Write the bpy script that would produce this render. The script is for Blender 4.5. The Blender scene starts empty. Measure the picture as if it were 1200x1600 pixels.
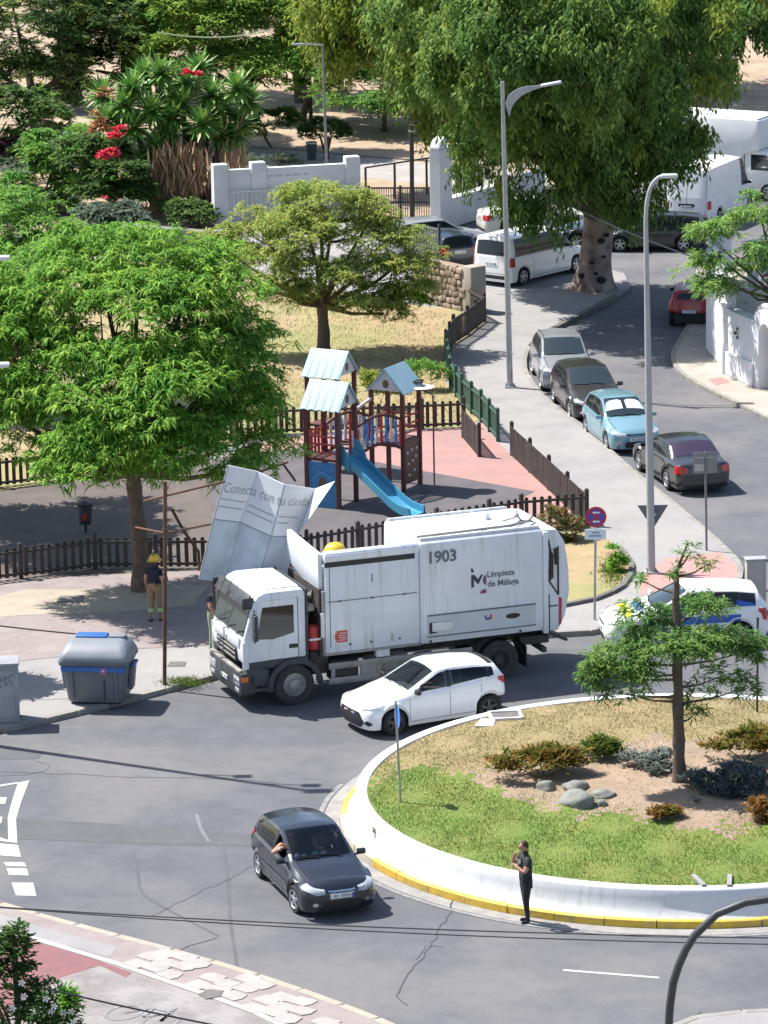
import bpy, bmesh, math, random
import numpy as np
from mathutils import Vector, Matrix
sc = bpy.context.scene
COL = sc.collection
random.seed(7); RNG = np.random.default_rng(7)
# ------------------------------------------------------------------ camera, sky, sun, exposure
CAM_H, FPX, PITCH, ROLL = 28.6, 6500.0, math.radians(13.6), 0.018
_fw = np.array([0, math.cos(PITCH), -math.sin(PITCH)]); _u0 = np.array([0, math.sin(PITCH), math.cos(PITCH)]); _r0 = np.array([1., 0, 0])
_rt = math.cos(ROLL)*_r0 - math.sin(ROLL)*_u0
_up = math.cos(ROLL)*_u0 + math.sin(ROLL)*_r0
cam_d = bpy.data.cameras.new("camera"); cam = bpy.data.objects.new("camera", cam_d); COL.objects.link(cam)
cam_d.sensor_fit = 'VERTICAL'; cam_d.sensor_height = 24.0; cam_d.lens = FPX/1600*24.0
cam_d.clip_start = 1.0; cam_d.clip_end = 6000.0
cam.matrix_world = Matrix(((_rt[0], _up[0], -_fw[0], 0), (_rt[1], _up[1], -_fw[1], 0), (_rt[2], _up[2], -_fw[2], CAM_H), (0, 0, 0, 1)))
sc.camera = cam
SUN_ELEV = math.radians(56.0); SUN_AZ = math.atan2(-0.88, 0.47)
w = bpy.data.worlds.new("World"); sc.world = w; w.use_nodes = True
_nt = w.node_tree; _bg = _nt.nodes["Background"]; _sky = _nt.nodes.new("ShaderNodeTexSky")
_sky.sky_type = 'NISHITA'; _sky.sun_disc = False; _sky.sun_elevation = SUN_ELEV; _sky.sun_rotation = SUN_AZ
_sky.altitude = 20; _sky.air_density = 1.0; _sky.dust_density = 1.2
_nt.links.new(_sky.outputs[0], _bg.inputs[0]); _bg.inputs[1].default_value = 0.11
sun_d = bpy.data.lights.new("sun", 'SUN'); sun = bpy.data.objects.new("sun", sun_d); COL.objects.link(sun)
sun_d.energy = 5.0; sun_d.angle = math.radians(0.5); sun_d.color = (1.0, 0.965, 0.91)
_sd = Vector((math.sin(-SUN_AZ)*math.cos(SUN_ELEV), -math.cos(SUN_AZ)*math.cos(SUN_ELEV), -math.sin(SUN_ELEV)))
sun.rotation_euler = _sd.to_track_quat('-Z', 'Y').to_euler(); sun.location = (-40, 120, 60)
sc.view_settings.view_transform = 'Standard'; sc.view_settings.look = 'None'
sc.view_settings.exposure = 0.86; sc.view_settings.gamma = 1.0; sc.view_settings.use_curve_mapping = False
sc.cycles.max_bounces = 6; sc.cycles.transparent_max_bounces = 8; sc.cycles.use_denoising = True

# ------------------------------------------------------------------ survey: photo pixel <-> ground point
def P(px, py, z=0.0):
    d = _fw*FPX + _rt*(px-600) - _up*(py-800)
    t = (z-CAM_H)/d[2]
    return Vector((d[0]*t, d[1]*t, z))
def PD(px, py, y):
    """point seen at a pixel, at world depth y"""
    d = _fw*FPX + _rt*(px-600) - _up*(py-800)
    t = y/d[1]
    return Vector((d[0]*t, y, CAM_H+d[2]*t))
def S(p):
    return FPX/((np.array(p)-[0, 0, CAM_H]) @ _fw)
def PX(p):
    q = np.array(p)-[0, 0, CAM_H]; c = q @ _fw
    return 600+FPX*(q @ _rt)/c, 800-FPX*(q @ _up)/c
def top_z(base, py):
    lo, hi = -2., 40.
    for _ in range(40):
        m = (lo+hi)/2
        if PX((base[0], base[1], base[2]+m))[1] > py: lo = m
        else: hi = m
    return lo

# ------------------------------------------------------------------ materials
MATS = {}
def mat(name, col, rough=0.6, metal=0.0, col2=None, scale=3.0, var=0.0, bump=0.0, bscale=60.0, coat=0.0, transl=0.0,
        island=0.0, spec=0.5, col3=None, scale3=0.35, emit=0.0, detail=6.0, fac=(0.35, 0.65), fac3=(0.45, 0.62), grain=0.0, streak=None):
    if name in MATS: return MATS[name]
    m = bpy.data.materials.new(name); m.use_nodes = True
    nt = m.node_tree; N = nt.nodes; Lk = nt.links
    b = N["Principled BSDF"]; out = N["Material Output"]
    b.inputs["Roughness"].default_value = rough; b.inputs["Metallic"].default_value = metal
    b.inputs["Specular IOR Level"].default_value = spec
    if coat: b.inputs["Coat Weight"].default_value = coat; b.inputs["Coat Roughness"].default_value = 0.11
    c = N.new("ShaderNodeRGB"); c.outputs[0].default_value = (*col, 1); cur = c.outputs[0]
    geo = N.new("ShaderNodeNewGeometry")
    def noise(s, d):
        n = N.new("ShaderNodeTexNoise"); n.inputs["Scale"].default_value = s; n.inputs["Detail"].default_value = d
        n.inputs["Roughness"].default_value = 0.6
        Lk.new(geo.outputs["Position"], n.inputs["Vector"]); return n
    def ramp(src, a, bb):
        r = N.new("ShaderNodeMapRange"); r.inputs[1].default_value = a; r.inputs[2].default_value = bb
        Lk.new(src, r.inputs[0]); return r.outputs[0]
    def mix(f, a, bcol):
        x = N.new("ShaderNodeMix"); x.data_type = 'RGBA'
        Lk.new(f, x.inputs[0]); Lk.new(a, x.inputs[6]); x.inputs[7].default_value = (*bcol, 1); return x.outputs[2]
    if col2 is not None: cur = mix(ramp(noise(scale, detail).outputs[0], *fac), cur, col2)
    if col3 is not None: cur = mix(ramp(noise(scale3, 4).outputs[0], *fac3), cur, col3)
    if streak is not None:
        mp = N.new("ShaderNodeMapping"); mp.inputs["Scale"].default_value = (7, 7, 0.45); Lk.new(geo.outputs["Position"], mp.inputs[0])
        n = N.new("ShaderNodeTexNoise"); n.inputs["Scale"].default_value = 1.0; n.inputs["Detail"].default_value = 5; Lk.new(mp.outputs[0], n.inputs["Vector"])
        cur = mix(ramp(n.outputs[0], 0.54, 0.80), cur, streak)
    if grain:
        h = N.new("ShaderNodeHueSaturation"); Lk.new(cur, h.inputs["Color"]); r = N.new("ShaderNodeMapRange")
        r.inputs[1].default_value = 0.3; r.inputs[2].default_value = 0.7; r.inputs[3].default_value = 1-grain; r.inputs[4].default_value = 1+grain
        Lk.new(noise(26, 3).outputs[0], r.inputs[0]); Lk.new(r.outputs[0], h.inputs["Value"]); cur = h.outputs[0]
    if var or island:
        h = N.new("ShaderNodeHueSaturation"); Lk.new(cur, h.inputs["Color"])
        src = geo.outputs["Random Per Island"] if island else noise(scale*3.1, 5).outputs[0]
        amt = island or var
        r = N.new("ShaderNodeMapRange"); r.inputs[3].default_value = 1-amt; r.inputs[4].default_value = 1+amt
        if not island: r.inputs[1].default_value = 0.3; r.inputs[2].default_value = 0.7
        Lk.new(src, r.inputs[0]); Lk.new(r.outputs[0], h.inputs["Value"])
        if island:
            r2 = N.new("ShaderNodeMapRange"); r2.inputs[3].default_value = 0.535; r2.inputs[4].default_value = 0.48
            Lk.new(src, r2.inputs[0]); Lk.new(r2.outputs[0], h.inputs["Hue"])
        cur = h.outputs[0]
    Lk.new(cur, b.inputs["Base Color"])
    if bump:
        n = noise(bscale, 4); bp = N.new("ShaderNodeBump"); bp.inputs["Strength"].default_value = bump; bp.inputs["Distance"].default_value = 0.03
        Lk.new(n.outputs[0], bp.inputs["Height"]); Lk.new(bp.outputs[0], b.inputs["Normal"])
    if emit: b.inputs["Emission Strength"].default_value = emit
    if transl:
        t = N.new("ShaderNodeBsdfTranslucent"); Lk.new(cur, t.inputs[0])
        x = N.new("ShaderNodeMixShader"); x.inputs[0].default_value = transl
        Lk.new(b.outputs[0], x.inputs[1]); Lk.new(t.outputs[0], x.inputs[2]); Lk.new(x.outputs[0], out.inputs[0])
    MATS[name] = m
    return m
def paint(name, col, rough=0.28, metal=0.0): return mat(name, col, rough=rough, metal=metal, coat=0.7, col2=tuple(c*0.85+0.002 for c in col), scale=1.3, fac=(0.45, 0.8))
def clear_glass(name, tint):
    m = bpy.data.materials.new(name); m.use_nodes = True; nt = m.node_tree; N = nt.nodes; out = N["Material Output"]; N.remove(N["Principled BSDF"])
    t = N.new("ShaderNodeBsdfTransparent"); t.inputs[0].default_value = (*tint, 1); g = N.new("ShaderNodeBsdfGlossy"); g.inputs["Roughness"].default_value = 0.03; g.inputs[0].default_value = (.9, .95, 1, 1)
    f = N.new("ShaderNodeFresnel"); f.inputs[0].default_value = 1.5; x = N.new("ShaderNodeMixShader")
    for a, b in ((f.outputs[0], x.inputs[0]), (t.outputs[0], x.inputs[1]), (g.outputs[0], x.inputs[2]), (x.outputs[0], out.inputs[0])): nt.links.new(a, b)
    MATS[name] = m; return m
M_CLEAR = clear_glass("clear_windscreen", (.72, .80, .80)); M_TINT = clear_glass("tinted_glass", (.30, .34, .37))
M_BLACK = mat("black_plastic", (0.018, 0.018, 0.02), rough=0.55)
M_RUBBER = mat("tyre_rubber", (0.02, 0.02, 0.021), rough=0.85)
M_GLASS = mat("dark_glass", (0.012, 0.016, 0.02), rough=0.07, spec=0.45)
M_SCREEN = mat("windscreen_glass", (0.022, 0.034, 0.038), rough=0.05, spec=0.7)
M_LAMP = mat("headlamp_lens", (0.40, 0.42, 0.45), rough=0.2, spec=0.6)
M_TAIL = mat("tail_lamp_lens", (0.45, 0.015, 0.012), rough=0.15, spec=0.7)
M_ALLOY = mat("alloy_rim", (0.5, 0.51, 0.53), rough=0.35, metal=0.7)
M_CHROME = mat("chrome_trim", (0.75, 0.75, 0.77), rough=0.15, metal=1.0)
M_PLATE = mat("plate_white", (0.72, 0.72, 0.7), rough=0.4)
M_PLATEB = mat("plate_blue", (0.02, 0.08, 0.4), rough=0.4)
M_PLATEK = mat("plate_smudge", (0.25, 0.25, 0.27), rough=0.5)
M_GALV = mat("galvanised_steel", (0.42, 0.44, 0.46), rough=0.42, metal=0.6, col2=(0.34, 0.35, 0.37), scale=5)
M_WHITE = mat("white_paint", (0.78, 0.78, 0.77), rough=0.5, col2=(0.68, 0.68, 0.67), scale=1.2)

# ------------------------------------------------------------------ mesh helpers
class MB:
    def __init__(s): s.v = []; s.f = []; s.m = []
    def add(s, vs, fs, mi=0):
        o = len(s.v); s.v += [tuple(p) for p in vs]; s.f += [tuple(i+o for i in f) for f in fs]; s.m += [mi]*len(fs); return s
    def box(s, c, d, rz=0.0, ch=0.0, mi=0, rx=0.0, ry=0.0):
        hx, hy, hz = d[0]/2, d[1]/2, d[2]/2
        R = Matrix.Rotation(rz, 3, 'Z') @ Matrix.Rotation(ry, 3, 'Y') @ Matrix.Rotation(rx, 3, 'X')
        C = Vector(c)
        if ch <= 0:
            vs = [C + R @ Vector((x*hx, y*hy, z*hz)) for x in (-1, 1) for y in (-1, 1) for z in (-1, 1)]
            fs = [(0, 1, 3, 2), (4, 6, 7, 5), (0, 4, 5, 1), (2, 3, 7, 6), (0, 2, 6, 4), (1, 5, 7, 3)]
            return s.add(vs, fs, mi)
        bm = bmesh.new(); bmesh.ops.create_cube(bm, size=1)
        for v in bm.verts: v.co = Vector((v.co.x*d[0], v.co.y*d[1], v.co.z*d[2]))
        bmesh.ops.bevel(bm, geom=bm.edges[:], offset=min(ch, 0.49*min(d)), segments=2, affect='EDGES', profile=0.5)
        bm.verts.index_update()
        s.add([C + R @ v.co for v in bm.verts], [[v.index for v in f.verts] for f in bm.faces], mi); bm.free(); return s
    def tube(s, pts, r, n=8, mi=0, cap=True):
        pts = [Vector(p) for p in pts]; k = len(pts)
        rs = r if isinstance(r, (list, tuple)) else [r]*k
        vs = []; prev = None
        for i, p in enumerate(pts):
            t = (pts[min(i+1, k-1)]-pts[max(i-1, 0)])
            if t.length < 1e-9: t = Vector((0, 0, 1))
            t.normalize()
            if prev is None:
                a = Vector((1, 0, 0)) if abs(t.x) < 0.9 else Vector((0, 1, 0))
                u = (a - t*a.dot(t)).normalized()
            else:
                u = prev - t*prev.dot(t)
                u = u.normalized() if u.length > 1e-6 else prev
            prev = u; vv = t.cross(u)
            for j in range(n):
                a = 2*math.pi*j/n; vs.append(p + (u*math.cos(a)+vv*math.sin(a))*rs[i])
        fs = [(i*n+j, i*n+(j+1) % n, (i+1)*n+(j+1) % n, (i+1)*n+j) for i in range(k-1) for j in range(n)]
        if cap: fs += [tuple(range(n-1, -1, -1)), tuple((k-1)*n+j for j in range(n))]
        return s.add(vs, fs, mi)
    def cyl(s, a, b, r, n=12, mi=0): return s.tube([a, b], r, n, mi)
    def lathe(s, prof, n=24, axis='Z', c=(0, 0, 0), mi=0, sx=1.0, sy=1.0):
        vs = []
        for (r, h) in prof:
            for j in range(n):
                a = 2*math.pi*j/n; x, y = r*math.cos(a)*sx, r*math.sin(a)*sy
                q = (x, y, h) if axis == 'Z' else ((x, h, y) if axis == 'Y' else (h, x, y))
                vs.append((q[0]+c[0], q[1]+c[1], q[2]+c[2]))
        k = len(prof)
        fs = [(i*n+j, i*n+(j+1) % n, (i+1)*n+(j+1) % n, (i+1)*n+j) for i in range(k-1) for j in range(n)]
        return s.add(vs, fs, mi)
    def ball(s, c, r, n=12, mi=0, k=7):
        vs = []; rx, ry, rz = (r, r, r) if not isinstance(r, (tuple, list)) else r
        for i in range(k+1):
            t = math.pi*i/k
            for j in range(n):
                a = 2*math.pi*j/n
                vs.append((c[0]+rx*math.sin(t)*math.cos(a), c[1]+ry*math.sin(t)*math.sin(a), c[2]+rz*math.cos(t)))
        fs = [(i*n+j, (i+1)*n+j, (i+1)*n+(j+1) % n, i*n+(j+1) % n) for i in range(k) for j in range(n)]
        return s.add(vs, fs, mi)
    def prism(s, poly, y0, y1, axis='Y', mi=0, ch=0.0, seg=2):
        """poly in (x,z) extruded along Y (or (x,y) along Z, (y,z) along X)"""
        def q(a, b, h): return (a, h, b) if axis == 'Y' else ((a, b, h) if axis == 'Z' else (h, a, b))
        n = len(poly)
        vs = [q(a, b, y0) for a, b in poly] + [q(a, b, y1) for a, b in poly]
        fs = [tuple(range(n)), tuple(range(2*n-1, n-1, -1))] + [(i, i+n, (i+1) % n+n, (i+1) % n) for i in range(n)]
        bm = bmesh.new(); bv = [bm.verts.new(v) for v in vs]
        for f in fs: bm.faces.new([bv[i] for i in f])
        bmesh.ops.recalc_face_normals(bm, faces=bm.faces[:])
        if ch > 0:
            ed = [e for e in bm.edges if e.calc_face_angle(0) > 0.35]
            bmesh.ops.bevel(bm, geom=ed, offset=ch, segments=seg, affect='EDGES', profile=0.5, clamp_overlap=True)
        bmesh.ops.triangulate(bm, faces=[f for f in bm.faces if len(f.verts) > 4])
        bm.verts.index_update()
        s.add([v.co.copy() for v in bm.verts], [[v.index for v in f.verts] for f in bm.faces], mi); bm.free(); return s
    def grid(s, rows, mi=0, flip=False):
        nr, nc = len(rows), len(rows[0]); vs = [p for r in rows for p in r]
        fs = []
        for i in range(nr-1):
            for j in range(nc-1):
                q = (i*nc+j, i*nc+j+1, (i+1)*nc+j+1, (i+1)*nc+j); fs.append(q[::-1] if flip else q)
        return s.add(vs, fs, mi)
def mesh_from(name, vs, fs, mats, mi=None, smooth=None, merge=False):
    me = bpy.data.meshes.new(name); me.from_pydata(vs, [], fs)
    for m in (mats if isinstance(mats, (list, tuple)) else [mats]): me.materials.append(m)
    if mi and any(mi): me.polygons.foreach_set("material_index", mi)
    bm = bmesh.new(); bm.from_mesh(me)
    if merge: bmesh.ops.remove_doubles(bm, verts=bm.verts[:], dist=1e-4)
    bmesh.ops.recalc_face_normals(bm, faces=bm.faces[:]); bm.to_mesh(me); bm.free()
    if smooth:
        me.shade_smooth(); me.set_sharp_from_angle(angle=math.radians(smooth))
    me.update(); return me
def link(name, me, parent=None, loc=(0, 0, 0), rz=0.0, label=None):
    o = bpy.data.objects.new(name, me); COL.objects.link(o); o.location = loc
    if rz: o.rotation_euler = (0, 0, rz)
    if parent is not None: o.parent = parent
    if label: o["label"] = label
    return o
def obj(name, mb, mats, parent=None, smooth=None, loc=(0, 0, 0), rz=0.0, merge=False, label=None):
    return link(name, mesh_from(name, mb.v, mb.f, mats, mb.m, smooth, merge), parent, loc, rz, label)
def tag(o, label, cat, group=None):
    o["label"] = label; o["category"] = cat
    if group: o["group"] = group
    return o
def thing(name, label, cat, loc=(0, 0, 0), rz=0.0, group=None):
    o = bpy.data.objects.new(name, None); COL.objects.link(o); o.location = loc; o.rotation_euler = (0, 0, rz); o.empty_display_size = 0.3
    return tag(o, label, cat, group)
def kind(o, k): o["kind"] = k; return o
def dup(root, loc, rz, label):
    r = root.copy(); COL.objects.link(r); r.location = loc; r.rotation_euler = (0, 0, rz); r["label"] = label
    for ch in list(root.children):
        c = ch.copy(); COL.objects.link(c); c.parent = r
        for g in list(ch.children):
            d = g.copy(); COL.objects.link(d); d.parent = c
    return r
def text_mesh(body, size, ext=0.004, bold=0.0):
    cu = bpy.data.curves.new("lettering", 'FONT'); cu.body = body; cu.size = size; cu.extrude = ext; cu.offset = bold; cu.resolution_u = 3
    cu.align_x = 'CENTER'; cu.align_y = 'CENTER'
    o = bpy.data.objects.new("lettering_tmp", cu); COL.objects.link(o)
    dg = bpy.context.evaluated_depsgraph_get(); me = bpy.data.meshes.new_from_object(o.evaluated_get(dg))
    bpy.data.objects.remove(o); return me
def text(name, body, size, m, parent, loc, rot, ext=0.004, sx=1.0, bold=0.004):
    me = text_mesh(body, size, ext, bold); me.materials.clear(); me.materials.append(m)
    o = link(name, me, parent, loc); o.rotation_euler = rot; o.scale = (sx, 1, 1); return o
def poly_slab(name, pts, z0, z1, m, parent=None, kindname='structure'):
    """flat polygon with vertical sides (pts = ground points)"""
    bm = bmesh.new(); n = len(pts)
    a = [bm.verts.new((p[0], p[1], z1)) for p in pts]; top = bm.faces.new(a)
    if z0 < z1:
        b = [bm.verts.new((p[0], p[1], z0)) for p in pts]
        for i in range(n): bm.faces.new((a[i], b[i], b[(i+1) % n], a[(i+1) % n]))
    bmesh.ops.triangulate(bm, faces=[top])
    bmesh.ops.recalc_face_normals(bm, faces=bm.faces[:])
    me = bpy.data.meshes.new(name); bm.to_mesh(me); bm.free()
    if z0 == z1 and len(me.polygons) and me.polygons[0].normal.z < 0: me.flip_normals()
    me.materials.append(m); o = link(name, me, parent)
    if parent is None and kindname: o["kind"] = kindname
    return o
def smooth_line(pts, step=0.5):
    """Catmull-Rom through points"""
    pts = [Vector(p) for p in pts]; out = []
    ext = [pts[0]*2-pts[1]] + pts + [pts[-1]*2-pts[-2]]
    for i in range(1, len(ext)-2):
        p0, p1, p2, p3 = ext[i-1:i+3]; n = max(1, int((p2-p1).length/step))
        for k in range(n):
            t = k/n
            out.append(0.5*((2*p1)+(p2-p0)*t+(2*p0-5*p1+4*p2-p3)*t*t+(3*p1-p0-3*p2+p3)*t**3))
    out.append(pts[-1]); return out
def strip(name, pts, width, z, m, parent=None, height=0.0, side=0.0, gap=None, kindname='structure'):
    """band that follows a ground line; with height it is a kerb made of stones"""
    pts = [Vector((p[0], p[1], 0)) for p in pts]; mb = MB(); n = len(pts); L = []; R = []
    for i, p in enumerate(pts):
        t = (pts[min(i+1, n-1)]-pts[max(i-1, 0)]).normalized(); nn = Vector((-t.y, t.x, 0))
        L.append(p+nn*(width/2+side)); R.append(p-nn*(width/2-side))
    if height > 0:
        r = bpy.data.objects.new(name, None); COL.objects.link(r); r.location = (pts[0].x, pts[0].y, z); r["kind"] = kindname; o0 = r.location.copy()
        for i in range(n-1):
            t = (pts[i+1]-pts[i]).normalized()*0.012; q = [R[i]+t, R[i+1]-t, L[i+1]-t, L[i]+t]; dz = random.uniform(-0.006, 0.006); dj = Vector((random.uniform(-.008, .008), random.uniform(-.008, .008), 0)); mb = MB()
            lo = [Vector((*(a+dj).xy, z))-o0 for a in q]; c_ = sum(lo, Vector())/4; up = [p+(c_-p)*.05+Vector((0, 0, height+dz)) for p in lo]; mid = [p+Vector((0, 0, height+dz-.018)) for p in lo]
            mb.add(lo+mid+up, [(8, 9, 10, 11)]+[(k, (k+1) % 4, 4+(k+1) % 4, 4+k) for k in range(4)]+[(4+k, 4+(k+1) % 4, 8+(k+1) % 4, 8+k) for k in range(4)])
            obj("kerb_stone", mb, m, r)
        return r
    if height <= 0:
        for i in range(n-1): mb.add([(*R[i].xy, z), (*R[i+1].xy, z), (*L[i+1].xy, z), (*L[i].xy, z)], [(0, 1, 2, 3)])
    else:
        for i in range(n-1):
            g = 0.012; t = (pts[i+1]-pts[i]).normalized()*g
            q = [R[i]+t, R[i+1]-t, L[i+1]-t, L[i]+t]
            dz = random.uniform(-0.004, 0.004)
            mb.add([(*a.xy, z) for a in q]+[(*a.xy, z+height+dz) for a in q], [(4, 5, 6, 7), (0, 1, 5, 4), (1, 2, 6, 5), (2, 3, 7, 6), (3, 0, 4, 7)])
    o = obj(name, mb, m, parent)
    if parent is None and kindname: o["kind"] = kindname
    return o
def pxl(pts, z=0.0): return [P(x, y, z) for x, y in pts]
# ------------------------------------------------------------------ ground, road, pavements
M_ASPH = mat("asphalt", (0.112, 0.112, 0.123), rough=0.9, col2=(0.088, 0.089, 0.099), scale=0.9, col3=(0.142, 0.137, 0.138), scale3=0.2, grain=.15, bump=0.25, bscale=45, var=0.07)
M_ASPH2 = mat("asphalt_patch", (0.085, 0.086, 0.092), rough=0.92, grain=.1, col2=(0.105, 0.105, 0.11), scale=1.4, bump=0.25, bscale=45)
mat("worn_asphalt_light", (0.19, 0.19, 0.195), rough=.85, col2=(.13, .13, .135), scale=5)
M_CRACK = mat("crack_filler", (0.05, 0.05, 0.053), rough=0.9)
M_LINE = mat("road_paint", (0.42, 0.42, 0.41), rough=0.7, col2=(0.28, 0.28, 0.28), scale=5, fac=(0.5, 0.75))
M_LINEW = mat("worn_road_paint", (0.26, 0.26, 0.26), rough=0.8, col2=(0.15, 0.15, 0.15), scale=6)
M_PAVE = mat("pavement_concrete", (0.275, 0.265, 0.26), rough=0.9, grain=.06, col2=(0.23, 0.222, 0.218), scale=0.7, col3=(0.28, 0.265, 0.25), scale3=0.2, bump=0.2, bscale=40, var=0.06)
M_PAVEP = mat("pavement_pinkish", (0.23, 0.185, 0.178), rough=0.9, grain=.08, col2=(0.27, 0.23, 0.22), scale=1.2, bump=0.2, bscale=30, var=0.08)
M_CREAM = mat("cream_slabs", (0.37, 0.315, 0.245), rough=0.9, col2=(0.31, 0.265, 0.21), grain=.06, scale=1.5, var=0.06)
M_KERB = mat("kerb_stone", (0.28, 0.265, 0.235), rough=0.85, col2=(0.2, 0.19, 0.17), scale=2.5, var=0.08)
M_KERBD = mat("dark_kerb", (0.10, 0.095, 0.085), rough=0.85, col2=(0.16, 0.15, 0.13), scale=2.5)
M_DRY = mat("dry_lawn", (0.34, 0.25, 0.135), rough=0.95, col2=(0.28, 0.215, 0.11), scale=0.7, col3=(0.24, 0.23, 0.09), scale3=0.22, bump=0.5, bscale=14, var=0.1)
M_DIRT = mat("bare_dirt", (0.26, 0.185, 0.12), rough=0.95, col2=(0.19, 0.135, 0.09), scale=0.5, bump=0.4, bscale=10, var=0.1)
M_PINKR = mat("pink_rubber", (0.37, 0.20, 0.175), rough=0.9, col2=(0.32, 0.175, 0.155), grain=.06, col3=(.30, .18, .165), scale3=.6, scale=1.0, var=0.05)
M_GREYR = mat("grey_rubber_shaded", (0.085, 0.077, 0.084), rough=0.9, grain=.08, col2=(0.11, 0.098, 0.10), scale=1.0, var=0.05)  # grey rubber, its colour lowered to take in the play set's shadow
M_RED = mat("red_lane_paint", (0.22, 0.09, 0.095), rough=0.85, grain=.08, col2=(0.18, 0.085, 0.09), scale=2, var=0.05)
M_TACT = mat("pink_tactile_paving", (0.42, 0.22, 0.2), rough=0.9, col2=(0.36, 0.2, 0.18), scale=3)
ZS = 0.13
base = MB(); base.add([(-2000, -500, -0.3), (2000, -500, -0.3), (2000, 4000, -0.3), (-2000, 4000, -0.3)], [(0, 1, 2, 3)])
kind(obj("ground", base, M_DIRT), 'structure')
poly_slab("road", [(-45, 50), (45, 50), (45, 205), (-45, 205)], -0.25, 0.0, M_ASPH)
# --- plaza / playground block on the left
KL = [(-420, 1245), (-120, 1172), (0, 1145), (72, 1129), (170, 1105), (259, 1082), (339, 1060), (470, 1040), (600, 1022), (760, 1005), (864, 995), (921, 992), (985, 979), (1060, 958), (1130, 932), (1156, 910), (1158, 896), (1150, 880), (1128, 858), (1086, 820), (1033, 777), (987, 740), (940, 697), (900, 664), (860, 635), (835, 608), (820, 580), (822, 556), (838, 537), (867, 517), (915, 492), (960, 467)]
kl = smooth_line(pxl(KL), 0.9)
blockA = [(p.x, p.y) for p in kl] + [tuple(P(x, y).xy) for x, y in [(985, 452), (975, 432), (900, 412), (820, 398), (720, 380), (560, 352), (345, 362), (-420, 425)]]
pavement = poly_slab("pavement", blockA, -0.2, ZS, M_PAVE)
dx = next(i for i, p in enumerate(kl) if (p-P(838, 537)).length < 0.8)
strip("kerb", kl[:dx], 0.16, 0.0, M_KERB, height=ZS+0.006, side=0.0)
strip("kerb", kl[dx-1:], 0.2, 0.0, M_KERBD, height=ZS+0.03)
def sheet(name, px, z, m, parent=None): return poly_slab(name, [P(x, y, z) for x, y in px], z, z, m, parent)
sheet("plaza_ground", [(-400, 640), (0, 640), (220, 690), (330, 720), (340, 790), (310, 905), (0, 918), (-400, 960)], ZS+0.004, mat("plaza_dirt_shaded", (.125, .10, .085), rough=.95, col2=(.09, .076, .068), scale=.8, grain=.08))  # dirt colour darkened further so it carries the tree shade
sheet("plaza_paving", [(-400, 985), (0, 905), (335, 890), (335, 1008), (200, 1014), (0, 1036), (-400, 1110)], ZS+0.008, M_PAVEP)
sheet("plaza_paving", [(-60, 944), (40, 921), (200, 920), (325, 914), (300, 946), (170, 957), (32, 961), (-60, 970)], ZS+0.012, M_CREAM)
sheet("dry_lawn", [(-400, 470), (215, 402), (330, 412), (655, 478), (728, 484), (757, 503), (730, 527), (708, 538), (697, 566), (697, 598), (707, 612), (750, 655), (723, 667), (440, 678), (75, 755), (-400, 830)], ZS+0.016, M_DRY)
sheet("pink_rubber_floor", [(440, 682), (723, 669), (752, 660), (778, 690), (802, 714), (917, 820), (815, 829), (683, 850), (560, 872), (480, 886), (330, 886), (330, 720)], ZS+0.008, M_PINKR)
sheet("grey_rubber_floor", [(330, 716), (470, 700), (590, 722), (668, 737), (836, 768), (745, 812), (600, 850), (480, 880), (330, 884)], ZS+0.012, M_GREYR)
sheet("planting_bed", [(838, 838), (900, 828), (950, 842), (975, 866), (986, 892), (974, 914), (930, 935), (870, 946), (800, 952), (760, 940)], ZS+0.016, M_DRY)
strip("kerb", smooth_line(pxl([(968, 858), (984, 878), (987, 898), (974, 917), (930, 938), (870, 950), (790, 957)], ZS), 0.7), 0.16, ZS, M_KERBD, height=0.09)
sheet("tactile_paving", [(1000, 902), (1040, 872), (1125, 862), (1150, 882), (1154, 902), (1080, 912), (1000, 930)], ZS+0.004, M_TACT)
# --- park beyond the wall
poly_slab("park_ground", [P(x, y) for x, y in [(-900, 418), (345, 352), (560, 337), (675, 348), (790, 322), (960, 292), (1100, 222), (1500, 205), (1700, -260), (-1300, -260)]], -0.2, 0.1, mat("sandy_park_soil", (.38, .29, .20), rough=.95, col2=(.27, .195, .13), scale=.45, var=.1, grain=.1))
sheet("park_path", [(380, 262), (392, 232), (470, 236), (560, 246), (760, 262), (860, 270), (860, 292), (700, 292), (560, 276)], 0.104, mat("path_concrete", (0.34, 0.32, 0.29), rough=0.9, col2=(0.28, 0.26, 0.24), scale=1))
strip("kerb", pxl([(392, 230), (470, 234), (560, 244), (760, 258), (880, 268)], .1), 0.3, 0.1, M_KERB, height=0.06)
# --- right pavement with the white wall
KR = [(1086, 470), (1082, 500), (1066, 530), (1052, 556), (1058, 580), (1090, 603), (1150, 633), (1210, 662), (1330, 715), (1480, 790)]
kr = smooth_line(pxl(KR), 0.9)
poly_slab("pavement", [(p.x, p.y) for p in kr] + [tuple(P(x, y).xy) for x, y in [(1700, 560), (1600, 400), (1088, 425)]], -0.2, ZS, mat("pavement_sandy", (0.36, 0.315, 0.27), rough=0.9, col2=(0.3, 0.27, 0.235), scale=0.8, var=0.07))
strip("kerb", kr, 0.16, 0.0, M_KERB, height=ZS+0.006)
sheet("paving_patch", [(1107, 592), (1128, 589), (1141, 597), (1118, 602)], ZS+0.004, M_PINKR)
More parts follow.
